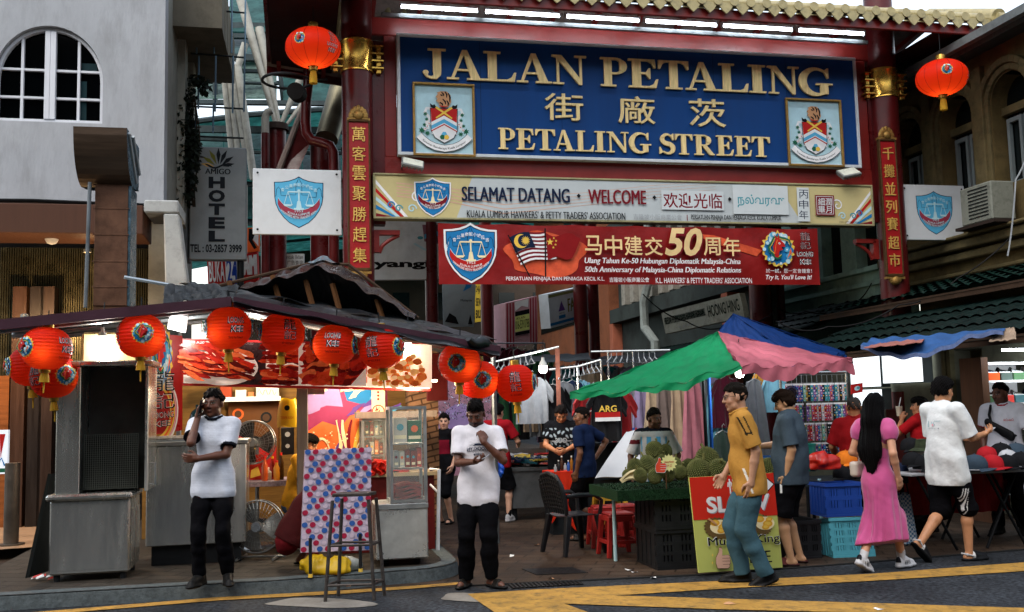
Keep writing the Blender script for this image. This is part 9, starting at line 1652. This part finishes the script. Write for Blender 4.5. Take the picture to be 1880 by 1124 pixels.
for r,z in enumerate(zs_):
 for i in range(4):
  c=SH[(i+r*2)%5];x=q[0]+.06+i*.19;t=thing('shoe_box',c[0]+' shoe box on the '+('upper','middle','lower')[r]+' board of the shoe shelf, '+('first','second','third','fourth')[i]+' from its wooden side','box',S9.at(x+.08,.1,z),'shoe boxes on the shelf');mb=MB(S9.M);mb.box(x,.06,z+.001,x+.17,.34,z+.10);mb.build('box',paint('shbox'+c[0],c[1]),t,bevel=.003)
  t=thing('trainer','dark and white trainer lying on the '+c[0]+' box of the '+('upper','middle','lower')[r]+' board','shoe',S9.at(x+.08,.1,z+.1),'trainers on the shoe boxes');mb=MB(S9.M);mb.sheet(lambda u,v:(x+.01+.15*u,.1+.09*v,z+.102+.055*math.sin(v*math.pi)*(1-.55*u)+.02*(u<.15)),8,6,thick=.004);mb.build('upper',(P_NAVY,P_BLACK,P_GREY,P_WHITE)[(i+r)%4],t,smooth=True);mb=MB(S9.M);mb.box(x+.005,.098,z+.101,x+.165,.192,z+.112);mb.build('sole',P_WHITE,t)
# --- the people
from mathutils.bvhtree import BVHTree
R_=math.radians
def decal(p,o,draw,c,wid,front=True,y0=.5):
 "prints flat artwork onto a garment; c = height along the body and sideways shift"
 k=Ink(Matrix(),-.001);draw(k);b=BVHTree.FromPolygons([v.co for v in o.data.vertices],[list(f.vertices)for f in o.data.polygons]);sg=1 if front else-1;off=np.array(ROOT[p.root.name]);out=[]
 for x,y,z in k.mb.v:
  q=p.pel+p.axis*(c[1]+z*wid)*p.k+p.rt*sg*(c[0]+x*wid)*p.k;a=p.R@(q+p.fw*sg*y0);d=p.R@(-p.fw*sg);h_=b.ray_cast(Vector(a+np.array(p.base)-off),Vector(d));w_=h_[0]if h_[0]is not None else Vector(p.R@(q+p.fw*sg*.13)+np.array(p.base)-off);out.append(tuple(w_-Vector(d)*(.006-y*1.0)+Vector(off)))
 k.mb.v=out;k.build('print',o)
def phone(label,p,side,dirv=(0,.3,1),nrm=(0,1,0),off=(.0,.02,.08),col='#0c0d10'):
 a,el,wr,d,n,*_=p.arms[side];c=p.world(wr+A(*off));u=Vector(p.R@_nrm(A(*dirv)));v=Vector(p.R@A(*nrm));s_=u.cross(v).normalized();v=s_.cross(u).normalized();T=Matrix(((s_.x,v.x,u.x,c.x),(s_.y,v.y,u.y,c.y),(s_.z,v.z,u.z,c.z),(0,0,0,1)));t=thing('smartphone',label,'phone',c);mb=MB(T);mb.box(-.036,-.005,-.075,.036,.005,.075);mb.build('case',mat('phone_'+col[1:],col,.3,bump=0),t,bevel=.003);mb=MB(T);mb.box(-.032,.0055,-.07,.032,.0058,.07);mb.build('screen',mat('phone_screen','#10141a',.05,bump=0,var=0),t)
def cuffs(p,base,cuff,ribs=False):
 def f(L,V):
  C=np.tile(np.array(lin(base)),(len(V),1))
  if ribs:C[(L[:,2]*70%1)<.28]*=.86
  for sd,(a,el,wr,*_r)in p.arms.items():
   e=a+(el-a)*.72;d=_nrm(el-a);t=(V-e)@d;m=(t>-.028)&(np.linalg.norm(V-e,axis=1)<.075);C[m]=lin(cuff)
  return C
 return f
p=person_at('young man in white polo and black trousers phoning beside the steel counter',392,1074,715,R_(182),KH,skin='dark',h=.0068,girth=.92,head=(-.18,.0,0))
p.arm('R',(-.055,.10,.055),pole=A(.12,.55,-1),hdir=(-.15,-.15,1),hn=(-1,.1,.1),curl=.55);p.arm('L',(.245,.24,-.29),pole=A(-.5,-.2,-1),hdir=(1,.1,.05),hn=(0,-1,.2),curl=.5)
p.leg('R',(.11,.03,.085),toe=(.25,1,0));p.leg('L',(-.12,-.02,.085),toe=(-.35,1,0));p.body();p.hair('curly',.02,.002);p.shirt(cuffs(p,'#bcc1cc','#14161d',True),hem=-.14,collar='#14161d',seed=3);p.trousers('#0a0a0d',.99,fit=.010);p.shoes('shoe');phone('black smartphone held to the ear of the man in the white polo',p,'R',(-.2,.1,1),(-1,0,0),(-.03,.02,.09))
p=person_at('man in white printed t-shirt looking down at a phone in the lane mouth',882,1077,734,R_(176),skin='dark',h=.0068,girth=.98,head=(-.12,-.42,0))
p.arm('R',(-.17,.29,-.25),pole=A(.7,-.5,-1),hdir=(-.8,.5,.15),hn=(0,.2,1),curl=.7,thumb=.8);p.arm('L',(.10,.19,-.08),pole=A(-.25,.5,-1),hdir=(.25,-.3,1),hn=(.6,-1,0),curl=1.1)
p.leg('R',(.13,.0,.085),toe=(.3,1,0));p.leg('L',(-.11,.04,.085),toe=(-.8,.8,0));p.body(beard=.75);p.hair('quiff',.035,.002);o=p.shirt('#c8c6cc',hem=-.16,seed=6,fit=.02);p.trousers('#0b0b0e',1.0,fit=.02,seed=8);p.shoes('slide','#15120f')
def brook(k):k.text('THE ORIGINAL',-.8,.62,.8,.78,P_GREY,arc=-.18);k.stroke([(-.45,.5),(-.25,.6),(0,.64),(.25,.6),(.45,.5)],[.02,.12,.16,.12,.02],P_NAVY);k.text('BROOKLYN',-1,.1,1,.42,P_NAVY,.02,arc=-.08);k.stroke([(-1,.0),(0,.06),(1,0)],.03,P_NAVY);k.text('* * * * *',-.5,-.12,.5,-.06,P_NAVY);k.stroke([(-.4,-.28),(0,-.24),(.4,-.28)],.16,P_NAVY);k.text('New York',-.3,-.3,.3,-.22,P_WHITE)
decal(p,o,brook,(-.02,.335),.105);phone('white smartphone held low by the man in the printed t-shirt',p,'R',(-.8,.6,.35),(.2,.3,1),(-.08,.05,.03),'#8d8f94')
p=person_at('older man in mustard polo and blue jeans with glasses walking left',1386,1073,700,R_(88),skin='#a37a60',h=.0068,girth=1.0,belly=.022,lean=.11,head=(-.02,-.1,0),hair='#17130f')
p.arm('L',(-.01,-.03,-.52),pole=A(-.2,-1,0),curl=.35,hn=(1,.3,0));p.arm('R',(.0,.13,-.49),pole=A(.3,-1,0),curl=.5);p.leg('R',(.09,.09,.09),toe=(.1,1,0));p.leg('L',(-.085,-.09,.10),toe=(-.05,1,-.35),up=(0,.35,1))
p.body(brow='#17130f');p.hair('short',.012,.003);p.glasses()
def mus(L,V):
 C=np.tile(np.array(lin('#a47838')),(len(V),1));left=L[:,0]<-.145;z=L[:,2];y=L[:,1]
 m=left&(z>.36)&(z<.52)&((np.abs(y-.04-(z-.44)*.3)<.0065)|(np.abs(y+.005-(z-.44)*.3)<.0065));C[m]=(.02,.016,.01);C[left&(np.abs(z-.375)<.008)&(np.abs(y-.0)<.03)]=(.02,.016,.01)
 C[(L[:,0]<-.09)&(z>-.12)&(z<.09)&(np.abs(y-.075-.16*(z-.09)*1.2)<.009)]=(.6,.58,.52);return C
p.shirt(mus,hem=-.15,collar='#a47838',seed=4,fit=.018,sleeve=.86,loose=.02);p.trousers('#36505a',1.0,fit=.022,seed=12);p.shoes('shoe','#0f0f10')
p=person_at('stout man in grey blue t-shirt and black shorts browsing the straps',1462,1037,714,R_(66),skin='#a8805f',h=.0068,girth=1.34,belly=.02,head=(.15,-.35,0),hair='#1c120c')
p.arm('L',(-.02,.02,-.52),pole=A(-.4,-1,0),curl=.5,hn=(1,.2,0));p.arm('R',(-.02,.36,-.26),pole=A(.6,-.6,-1),curl=.4);p.leg('L',(-.12,.03,.085),toe=(-.15,1,0));p.leg('R',(.12,-.02,.085),toe=(.2,1,0));p.body();p.hair('mop',.022,.008);p.shirt('#37434d',hem=-.12,seed=9,fit=.02,sleeve=.85,loose=.02)
p.trousers(lambda V:np.where(((np.abs(V[:,1]-.075)<.012)&(V[:,0]<-.1)&(V[:,2]>p.pel[2]-.2))[:,None],np.array((.6,.6,.6)),np.array(lin('#0c0c0f'))),.50,fit=.025,flare=.02,seed=5);p.shoes('slide','#4a1a18','#1a0d0c')
p=person_at('woman in a long pink dress with long black hair walking right',1622,1048,722,R_(-52),skin='#b9876a',h=.0068,girth=.86,sex='f',head=(.1,-.1,0),hair='#060506')
p.arm('R',(.05,.03,-.50),pole=A(.5,-1,0),curl=.5);p.arm('L',(.02,.16,-.34),pole=A(-.6,-1,-.3),curl=.8);p.leg('R',(.05,.24,.09),toe=(.05,1,0));p.leg('L',(-.06,-.24,.13),toe=(0,1,-.5),up=(0,.5,1));p.body();p.hair('long',.014,.008)
S=SDF();k_=p.k;ax,rt,fw=p.axis,p.rt,p.fw;S.cone(p.pel+ax*.17*k_,p.chest,.105*k_,.118*k_,.04,.78,fw);S.cone(p.chest,p.pel+ax*.45*k_,.12*k_,.10*k_,.04,.7,fw);S.cone(p.shoR-rt*.03,p.shoL+rt*.03,.06*k_,.06*k_,.04)
for sd in 'RL':a,el,*_r=p.arms[sd];e=a+(el-a)*.55;d=_nrm(el-a);S.ell(a+(e-a)*.45,A(.082,.082,.085)*k_,None,.04);S.cone(a,e+d*.02,.07*k_,.056*k_,.03,clip=(e,d))
S.cone(p.pel+ax*.19*k_,p.pel-ax*.06*k_,.105*k_,.150*k_,.05,.82,fw);S.cone(p.pel-ax*.05*k_,A(.02,.02,.30*k_),.150*k_,.205*k_,.08,.80,fw)
for a,kn,an in p.legs.values():S.cone(kn,kn+(an-kn)*.62,.10*k_,.10*k_,.08)
S.warp(3,24,.007);S.warp(9,60,.003)
def skirt(D,X,Y,Z):t=np.clip((p.pel[2]-Z)/.6,0,1);th=np.arctan2(Y,X);return D+t*(.016*np.sin(th*7+Z*3)+.01*np.sin(th*13-Z*5))*(np.abs(D)<.06)
S.fun(skirt);S.cut((0,0,.26*k_),(.25,-.1,-1));S.ell(p.nb+ax*.03*k_+fw*.01,A(.062,.066,.04)*k_,None,.012,True)
p.emit('dress',S,mat('pink_satin','#ffffff',.5,attr='col',var=.1,scale=7,bump=.15,bscale=120,sheen=.3),'#b04a7c');mb=MB();mb.tube([p.world(p.pel+ax*.185*k_+rt*.112*k_*math.cos(t)+fw*.09*k_*math.sin(t))for t in np.linspace(0,6.283,25)[:-1]],.008,6,closed=True);mb.build('belt',mat('pink_belt','#8d3a62',.6),p.root)
p.shoes('shoe','#b9babd','#a9aaae','#0c0d14',socks='#b5b5b8')
hb=p.world(p.pel-rt*.19*k_+ax*.13*k_-fw*.02);t=thing('handbag','small white handbag on a shoulder strap of the woman in pink','bag',hb);S=SDF();S.box((0,0,-.06),(.045,.11,.075),rotm(p.rz),.03);S.warp(2,40,.004);V,F=S.mesh(.008);LEA=mat('white_leather','#b3a79c',.4,var=.06,bump=.1);link_mesh('pouch',V+np.array(hb),F,LEA,t,True);mb=MB();sh_=p.world(p.shoL+ax*.065*k_+rt*.03);mb.tube([hb+Vector((0,.0,.0)),hb.lerp(sh_,.5)+Vector((-.02,-.05,0)),sh_+Vector((0,-.05,0)),sh_,sh_+Vector((0,.06,-.03)),hb+Vector((.03,.08,.01))],.008,6);mb.build('strap',LEA,t)
p=person_at('young man in white t-shirt and striped black shorts walking right with a phone',1748,1030,692,R_(-66),skin='#b07c58',h=.0068,girth=.95,head=(.05,-.08,0),hair='#0b0909')
p.arm('R',(-.03,.34,-.24),pole=A(.5,-.6,-1),hdir=(-.1,.9,.25),hn=(-.2,0,1),curl=.7,thumb=.7);p.arm('L',(.06,.30,-.27),pole=A(-.5,-.5,-1),curl=.6);p.leg('R',(.08,.15,.085),toe=(.1,1,0));p.leg('L',(-.06,-.34,.20),toe=(0,.75,-.75),up=(0,.75,.75));p.body();p.hair('mop',.022,.010);o=p.shirt('#cdd0d0',hem=-.2,seed=14,fit=.03,loose=.03,sleeve=.92)
decal(p,o,lambda k:(k.text('NARA',-.9,.5,-.2,.62,P_TEAL),k.stroke([(-.3,.1),(-.1,.4),(.1,.2),(.2,.5)],.06,P_TEAL),k.disc(.0,.15,.14,P_PINK,9),k.stroke([(.6,.55),(.66,.2),(.62,-.1)],.08,P_TEAL),k.text('■ THE SCENES',-.8,-.3,.6,-.16,P_GREY)),(.0,.35),.085,front=False)
p.trousers(lambda V:np.where(((V[:,0]>.10)&(V[:,2]<p.pel[2]-.24)&(np.abs(V[:,1]-p.legs['R'][0][1]-.045-.0*V[:,2])<.034)&(((V[:,1]+.5)*1000%23)<11))[:,None],np.array((.62,.62,.62)),np.array(lin('#0b0b0e'))),.52,fit=.03,flare=.03,seed=7);p.shoes('clog','#121316','#0d0e10','#b5b5b5');phone('white smartphone in the hand of the man in the white t-shirt',p,'R',(.0,.9,.5),(0,.5,-.9),(-.01,.09,.03),'#9a9ca0')
p=person_deep('hat vendor in white polo with a black sling bag behind the hat table',1838,12.1,702,R_(142),skin='dark',h=.008,girth=1.1,head=(-.55,-.1,0));p.arm('R',(.03,.1,-.50),pole=A(.5,-1,0));p.arm('L',(-.05,.12,-.48),pole=A(-.5,-1,0));p.stand(.12);p.body(beard=.3);p.hair('fade',.014,.003);o=p.shirt(cuffs(p,'#b8bac4','#7a2028'),hem=-.12,collar='#8a1f2a',seed=2,fit=.02);p.trousers('#0c0c0f',1.0);p.shoes('shoe');decal(p,o,lambda k:k.text('Coca-Cola',-.5,0,.5,.28,P_RED,.01,.3),(-.075,.37),.1)
sb=p.world(p.pel+p.axis*.27*p.k+p.fw*.165*p.k+p.rt*.01);t=thing('sling_bag','black sling bag worn across the chest of the hat vendor','bag',sb);S=SDF();S.cone((-.13,0,.09),(.11,.0,-.07),.045,.062,.02,.6,A(*_nrm(p.R@p.fw)));S.warp(4,40,.006);V,F=S.mesh(.008);BKB=mat('black_nylon','#0b0c0f',.5,var=.15,bump=.2);link_mesh('pouch',V@np.array([[math.cos(p.rz+math.pi),math.sin(p.rz+math.pi),0],[-math.sin(p.rz+math.pi),math.cos(p.rz+math.pi),0],[0,0,1]])+np.array(sb),F,BKB,t,True);mb=MB();mb.tube([p.world(p.pel+p.axis*z*p.k+p.rt*x*p.k+p.fw*y*p.k)for x,y,z in((.09,.17,.33),(.12,.14,.44),(.115,.06,.545),(.08,-.09,.50),(-.05,-.17,.3),(-.17,-.04,.2),(-.1,.16,.21))],.016,6);mb.build('strap',BKB,t)
p=person_deep('man in red t-shirt drinking from a cup behind the hat pile',1690,12.4,728,R_(38),skin='tan',h=.009,girth=1.1,head=(.45,0,0));p.arm('L',(.12,.24,.02),pole=A(-.8,.1,-1),hdir=(.4,.2,.9),curl=1.0);p.arm('R',(.02,.2,-.45));p.stand();p.body();p.hair('mop',.016,.005);p.shirt('#96161c',seed=6);p.trousers('#15161a');p.shoes('shoe')
c=p.world(p.arms['L'][2]+A(.03,.05,.10));t=thing('drink_cup','clear drink cup with a straw held by the man in the red t-shirt','cup',c);mb=MB();mb.lathe([(0,-.06),(.03,-.06),(.042,.06),(0,.062)],c,14);mb.build('cup',mat('cup_clear','#b5a996',.2,bump=0),t,smooth=True);mb=MB();mb.tube([c+Vector((0,0,.05)),c+Vector((.03,0,.17))],.005,6);mb.build('straw',P_WHITE,t)
p=person_deep('grey haired man in a red shirt seen from behind beside the strap rack',1567,11.5,729,R_(-12),skin='tan',h=.009,girth=1.15,hair='#3d3a37');p.arm('R',(.05,.12,-.48),pole=A(.6,-1,0));p.arm('L',(-.02,.25,-.40),pole=A(-.6,-1,0));p.stand();p.body();p.hair('fade',.004,.003);p.shirt('#7d1418',seed=5,fit=.024,sleeve=.9,collar='#7d1418',hem=-.1);p.trousers('#16171c',.52);p.shoes('slide')
p=person_deep('shopper in a beige hat half hidden behind the red shirted man',1603,12.8,762,R_(-20),skin='tan',h=.011,girth=.9);p.arm('R',(.03,.1,-.5));p.arm('L',(-.03,.1,-.5));p.stand();p.body();p.hair('short');p.shirt('#8d8a80');p.trousers('#22242a');p.shoes('shoe')
hc_=p.world(p.hc);t=thing('sun_hat','beige sun hat of the half hidden shopper','hat',hc_);mb=MB();mb.lathe([(.17,.03),(.115,.055),(.11,.12),(.06,.15),(0,.152)],hc_,22,cap=False);mb.build('hat',mat('beige_felt','#a08a5e',.9),t,smooth=True)
p=person_deep('durian vendor in a sky and white striped jersey behind the pile',1198,11.5,751,R_(172),skin='#5a3826',h=.0075,girth=.98,head=(.75,-.05,0));p.arm('R',(.10,.12,-.48),pole=A(.8,-1,0));p.arm('L',(-.04,.2,-.42),pole=A(-.8,-1,0));p.stand();p.body(beard=.5);p.hair('fade',.03,.003)
def jer(L,V):
 C=np.tile(np.array(lin('#b3b6ba')),(len(V),1));s_=(np.abs(L[:,0])<.155)&(((L[:,0]+.028)/.056%2).astype(int)==1)&(L[:,2]<.47);C[s_]=lin('#4f97c4');C[(L[:,2]>.535)]=lin('#10151f')
 for i in range(3):C[(np.abs(L[:,1]+.028*(i-1))<.007)&(L[:,2]>.49)&(np.abs(L[:,0])>.08)]=lin('#10151f')
 C[(L[:,0]>.17)&(np.abs(L[:,2]-.41)<.025)&(L[:,1]>.0)]=lin('#5a2028');return C
p.shirt(jer,seed=3,fit=.02,sleeve=.9);p.trousers('#15161c');p.shoes('shoe')
q=G(1078,992);p=Person('man in navy t-shirt with one hand on his hip seen from behind',(q.x,q.y,0),R_(58),W(1070,747,q.y).z+.012,skin='#63402c',h=.0075,head=(.5,-.05,0));p.arm('L',(-.02,.02,-.52),pole=A(-.3,-1,0));p.arm('R',(.10,-.02,-.36),pole=A(1,-.7,.2),hdir=(-.8,.5,0));p.stand(.11);p.body(beard=.4);p.hair('fade',.012,.003);p.shirt('#131f3a',seed=8,hem=-.1,fit=.012);p.trousers('#0b0b0e',fit=.01);p.shoes('slide')
p=person_deep('man in black patterned shirt handling bracelets at the orange stand',1030,13.9,743,R_(172),skin='tan',h=.008,girth=1.1,head=(.1,-.55,0));p.arm('R',(-.11,.30,-.33),pole=A(1,-.3,-1),curl=.9);p.arm('L',(.11,.30,-.33),pole=A(-1,-.3,-1),curl=.9);p.leg('R',(.14,.02,.085));p.leg('L',(-.1,0,.085));p.body();p.hair('curly',.03,.006,seed=5)
def pat(L,V):
 C=np.tile(np.array(lin('#0d0e11')),(len(V),1));a=np.sin(L[:,0]*55)*np.sin(L[:,2]*60+np.sin(L[:,0]*30)*2);m=(a>.35)&(L[:,2]>.22)&(L[:,2]<.48);C[m]=lin('#7a858c');C[np.abs(L[:,2]-.3)<.008]=lin('#8a949a');return C
o=p.shirt(pat,seed=2,fit=.024,open_neck=.02);decal(p,o,lambda k:k.text('OUS',-.7,0,.7,.6,P_GREY,.03),(0,.27),.12);p.trousers('#101114',.55,fit=.025);p.shoes('slide')
q=W(916,943,14.6);p=Person('boy in red t-shirt and black shorts leaning over the clothes table',(q.x,q.y,0),R_(-24),W(906,741,q.y).z+.012,skin='light',h=.008,girth=.95,head=(-.2,-.1,0));p.arm('R',(.03,.30,-.30),pole=A(.7,-.6,-.6));p.arm('L',(.0,.12,-.46));p.leg('R',(.13,.05,.085));p.leg('L',(-.1,-.05,.085));p.body();p.hair('mop',.012,.004);p.shirt(lambda L,V:np.where((np.abs(L[:,0]-.115)<.02)[:,None]&(L[:,2]<.4)[:,None],np.array(lin('#101114')),np.array(lin('#8d1620'))),seed=7,hem=-.12);p.trousers('#101114',.5,flare=.02);p.shoes('shoe','#a5a5a8','#9a9a9c',socks='#141416')
p=person_deep('curly haired boy in black and red t-shirt behind the stall corner',815,14.6,760,R_(150),skin='light',h=.009,girth=.85,head=(.5,.0,0));p.arm('R',(.02,.05,-.52));p.arm('L',(-.02,.08,-.5));p.stand();p.body();p.hair('curly',.03,.004,seed=9);p.shirt(lambda L,V:np.where(((L[:,2]<.40)&(L[:,2]>.18)&(np.abs(L[:,0])<.13))[:,None],np.array(lin('#6a1424')),np.array(lin('#101013'))),seed=4);p.trousers('#101114',.52);p.shoes('slide')
bb=p.world(A(.2,.05,.75));lump('plastic_bag','bright blue carrier bag hanging behind the man with the printed t-shirt','bag',Vector(W(906,880,13.5)),(.13,.1,.2),mat('blue_plastic','#1246a0',.35,bump=.3,bscale=14),6)
c=W(540,925,11.3);p=Person('stall worker in ochre t-shirt sitting behind the timber post',(c.x,c.y,KH),R_(-100),1.68,skin='tan',h=.0075,hipz=.50,lean=.22,head=(0,-.35,0),sex='m');p.arm('R',(-.02,.34,-.28),pole=A(.6,-.4,-1));p.arm('L',(.04,.34,-.26),pole=A(-.6,-.4,-1));p.leg('R',(.12,.40,.09));p.leg('L',(-.12,.38,.09));p.body();p.hair('mop',.014,.005);p.shirt('#a8781f',seed=5,hem=-.06,fit=.022);p.trousers('#3a4a60');p.shoes('slide')
t=thing('low_stool','dark low stool under the seated stall worker','stool',(c.x,c.y,KH));mb=MB(Matrix.Translation((c.x,c.y,KH))@Matrix.Rotation(ANG,4,'Z'));mb.box(-.18,-.18,.34,.18,.18,.375);mb.build('seat',P_BLACK,t)
for x in(-.14,.14):
 for y in(-.14,.14):mb=MB(Matrix.Translation((c.x,c.y,KH))@Matrix.Rotation(ANG,4,'Z'));mb.cone((x*1.2,y*1.2,0),(x,y,.34),.018,.018,8);mb.build('leg',P_BLACK,t)
q=G(556,1040,KH);p=Person('person in maroon crouching behind the balloon patterned cloth',(q.x,q.y,KH),R_(-72),1.66,skin='brown',h=.0075,hipz=.27,lean=.5,hipoff=(0,-.14),head=(0,-.2,0),girth=1.05);p.arm('R',(-.05,.30,-.22),pole=A(.8,0,-1));p.arm('L',(.05,.30,-.22),pole=A(-.8,0,-1));p.leg('R',(.13,.03,.085),pole=(.25,1,.5));p.leg('L',(-.12,.0,.085),pole=(-.25,1,.5));p.body();p.hair('short');p.shirt('#3d1718',seed=6,hem=-.02,fit=.03,loose=.03);p.trousers('#6a1a20',.92,fit=.02);p.shoes('slide')
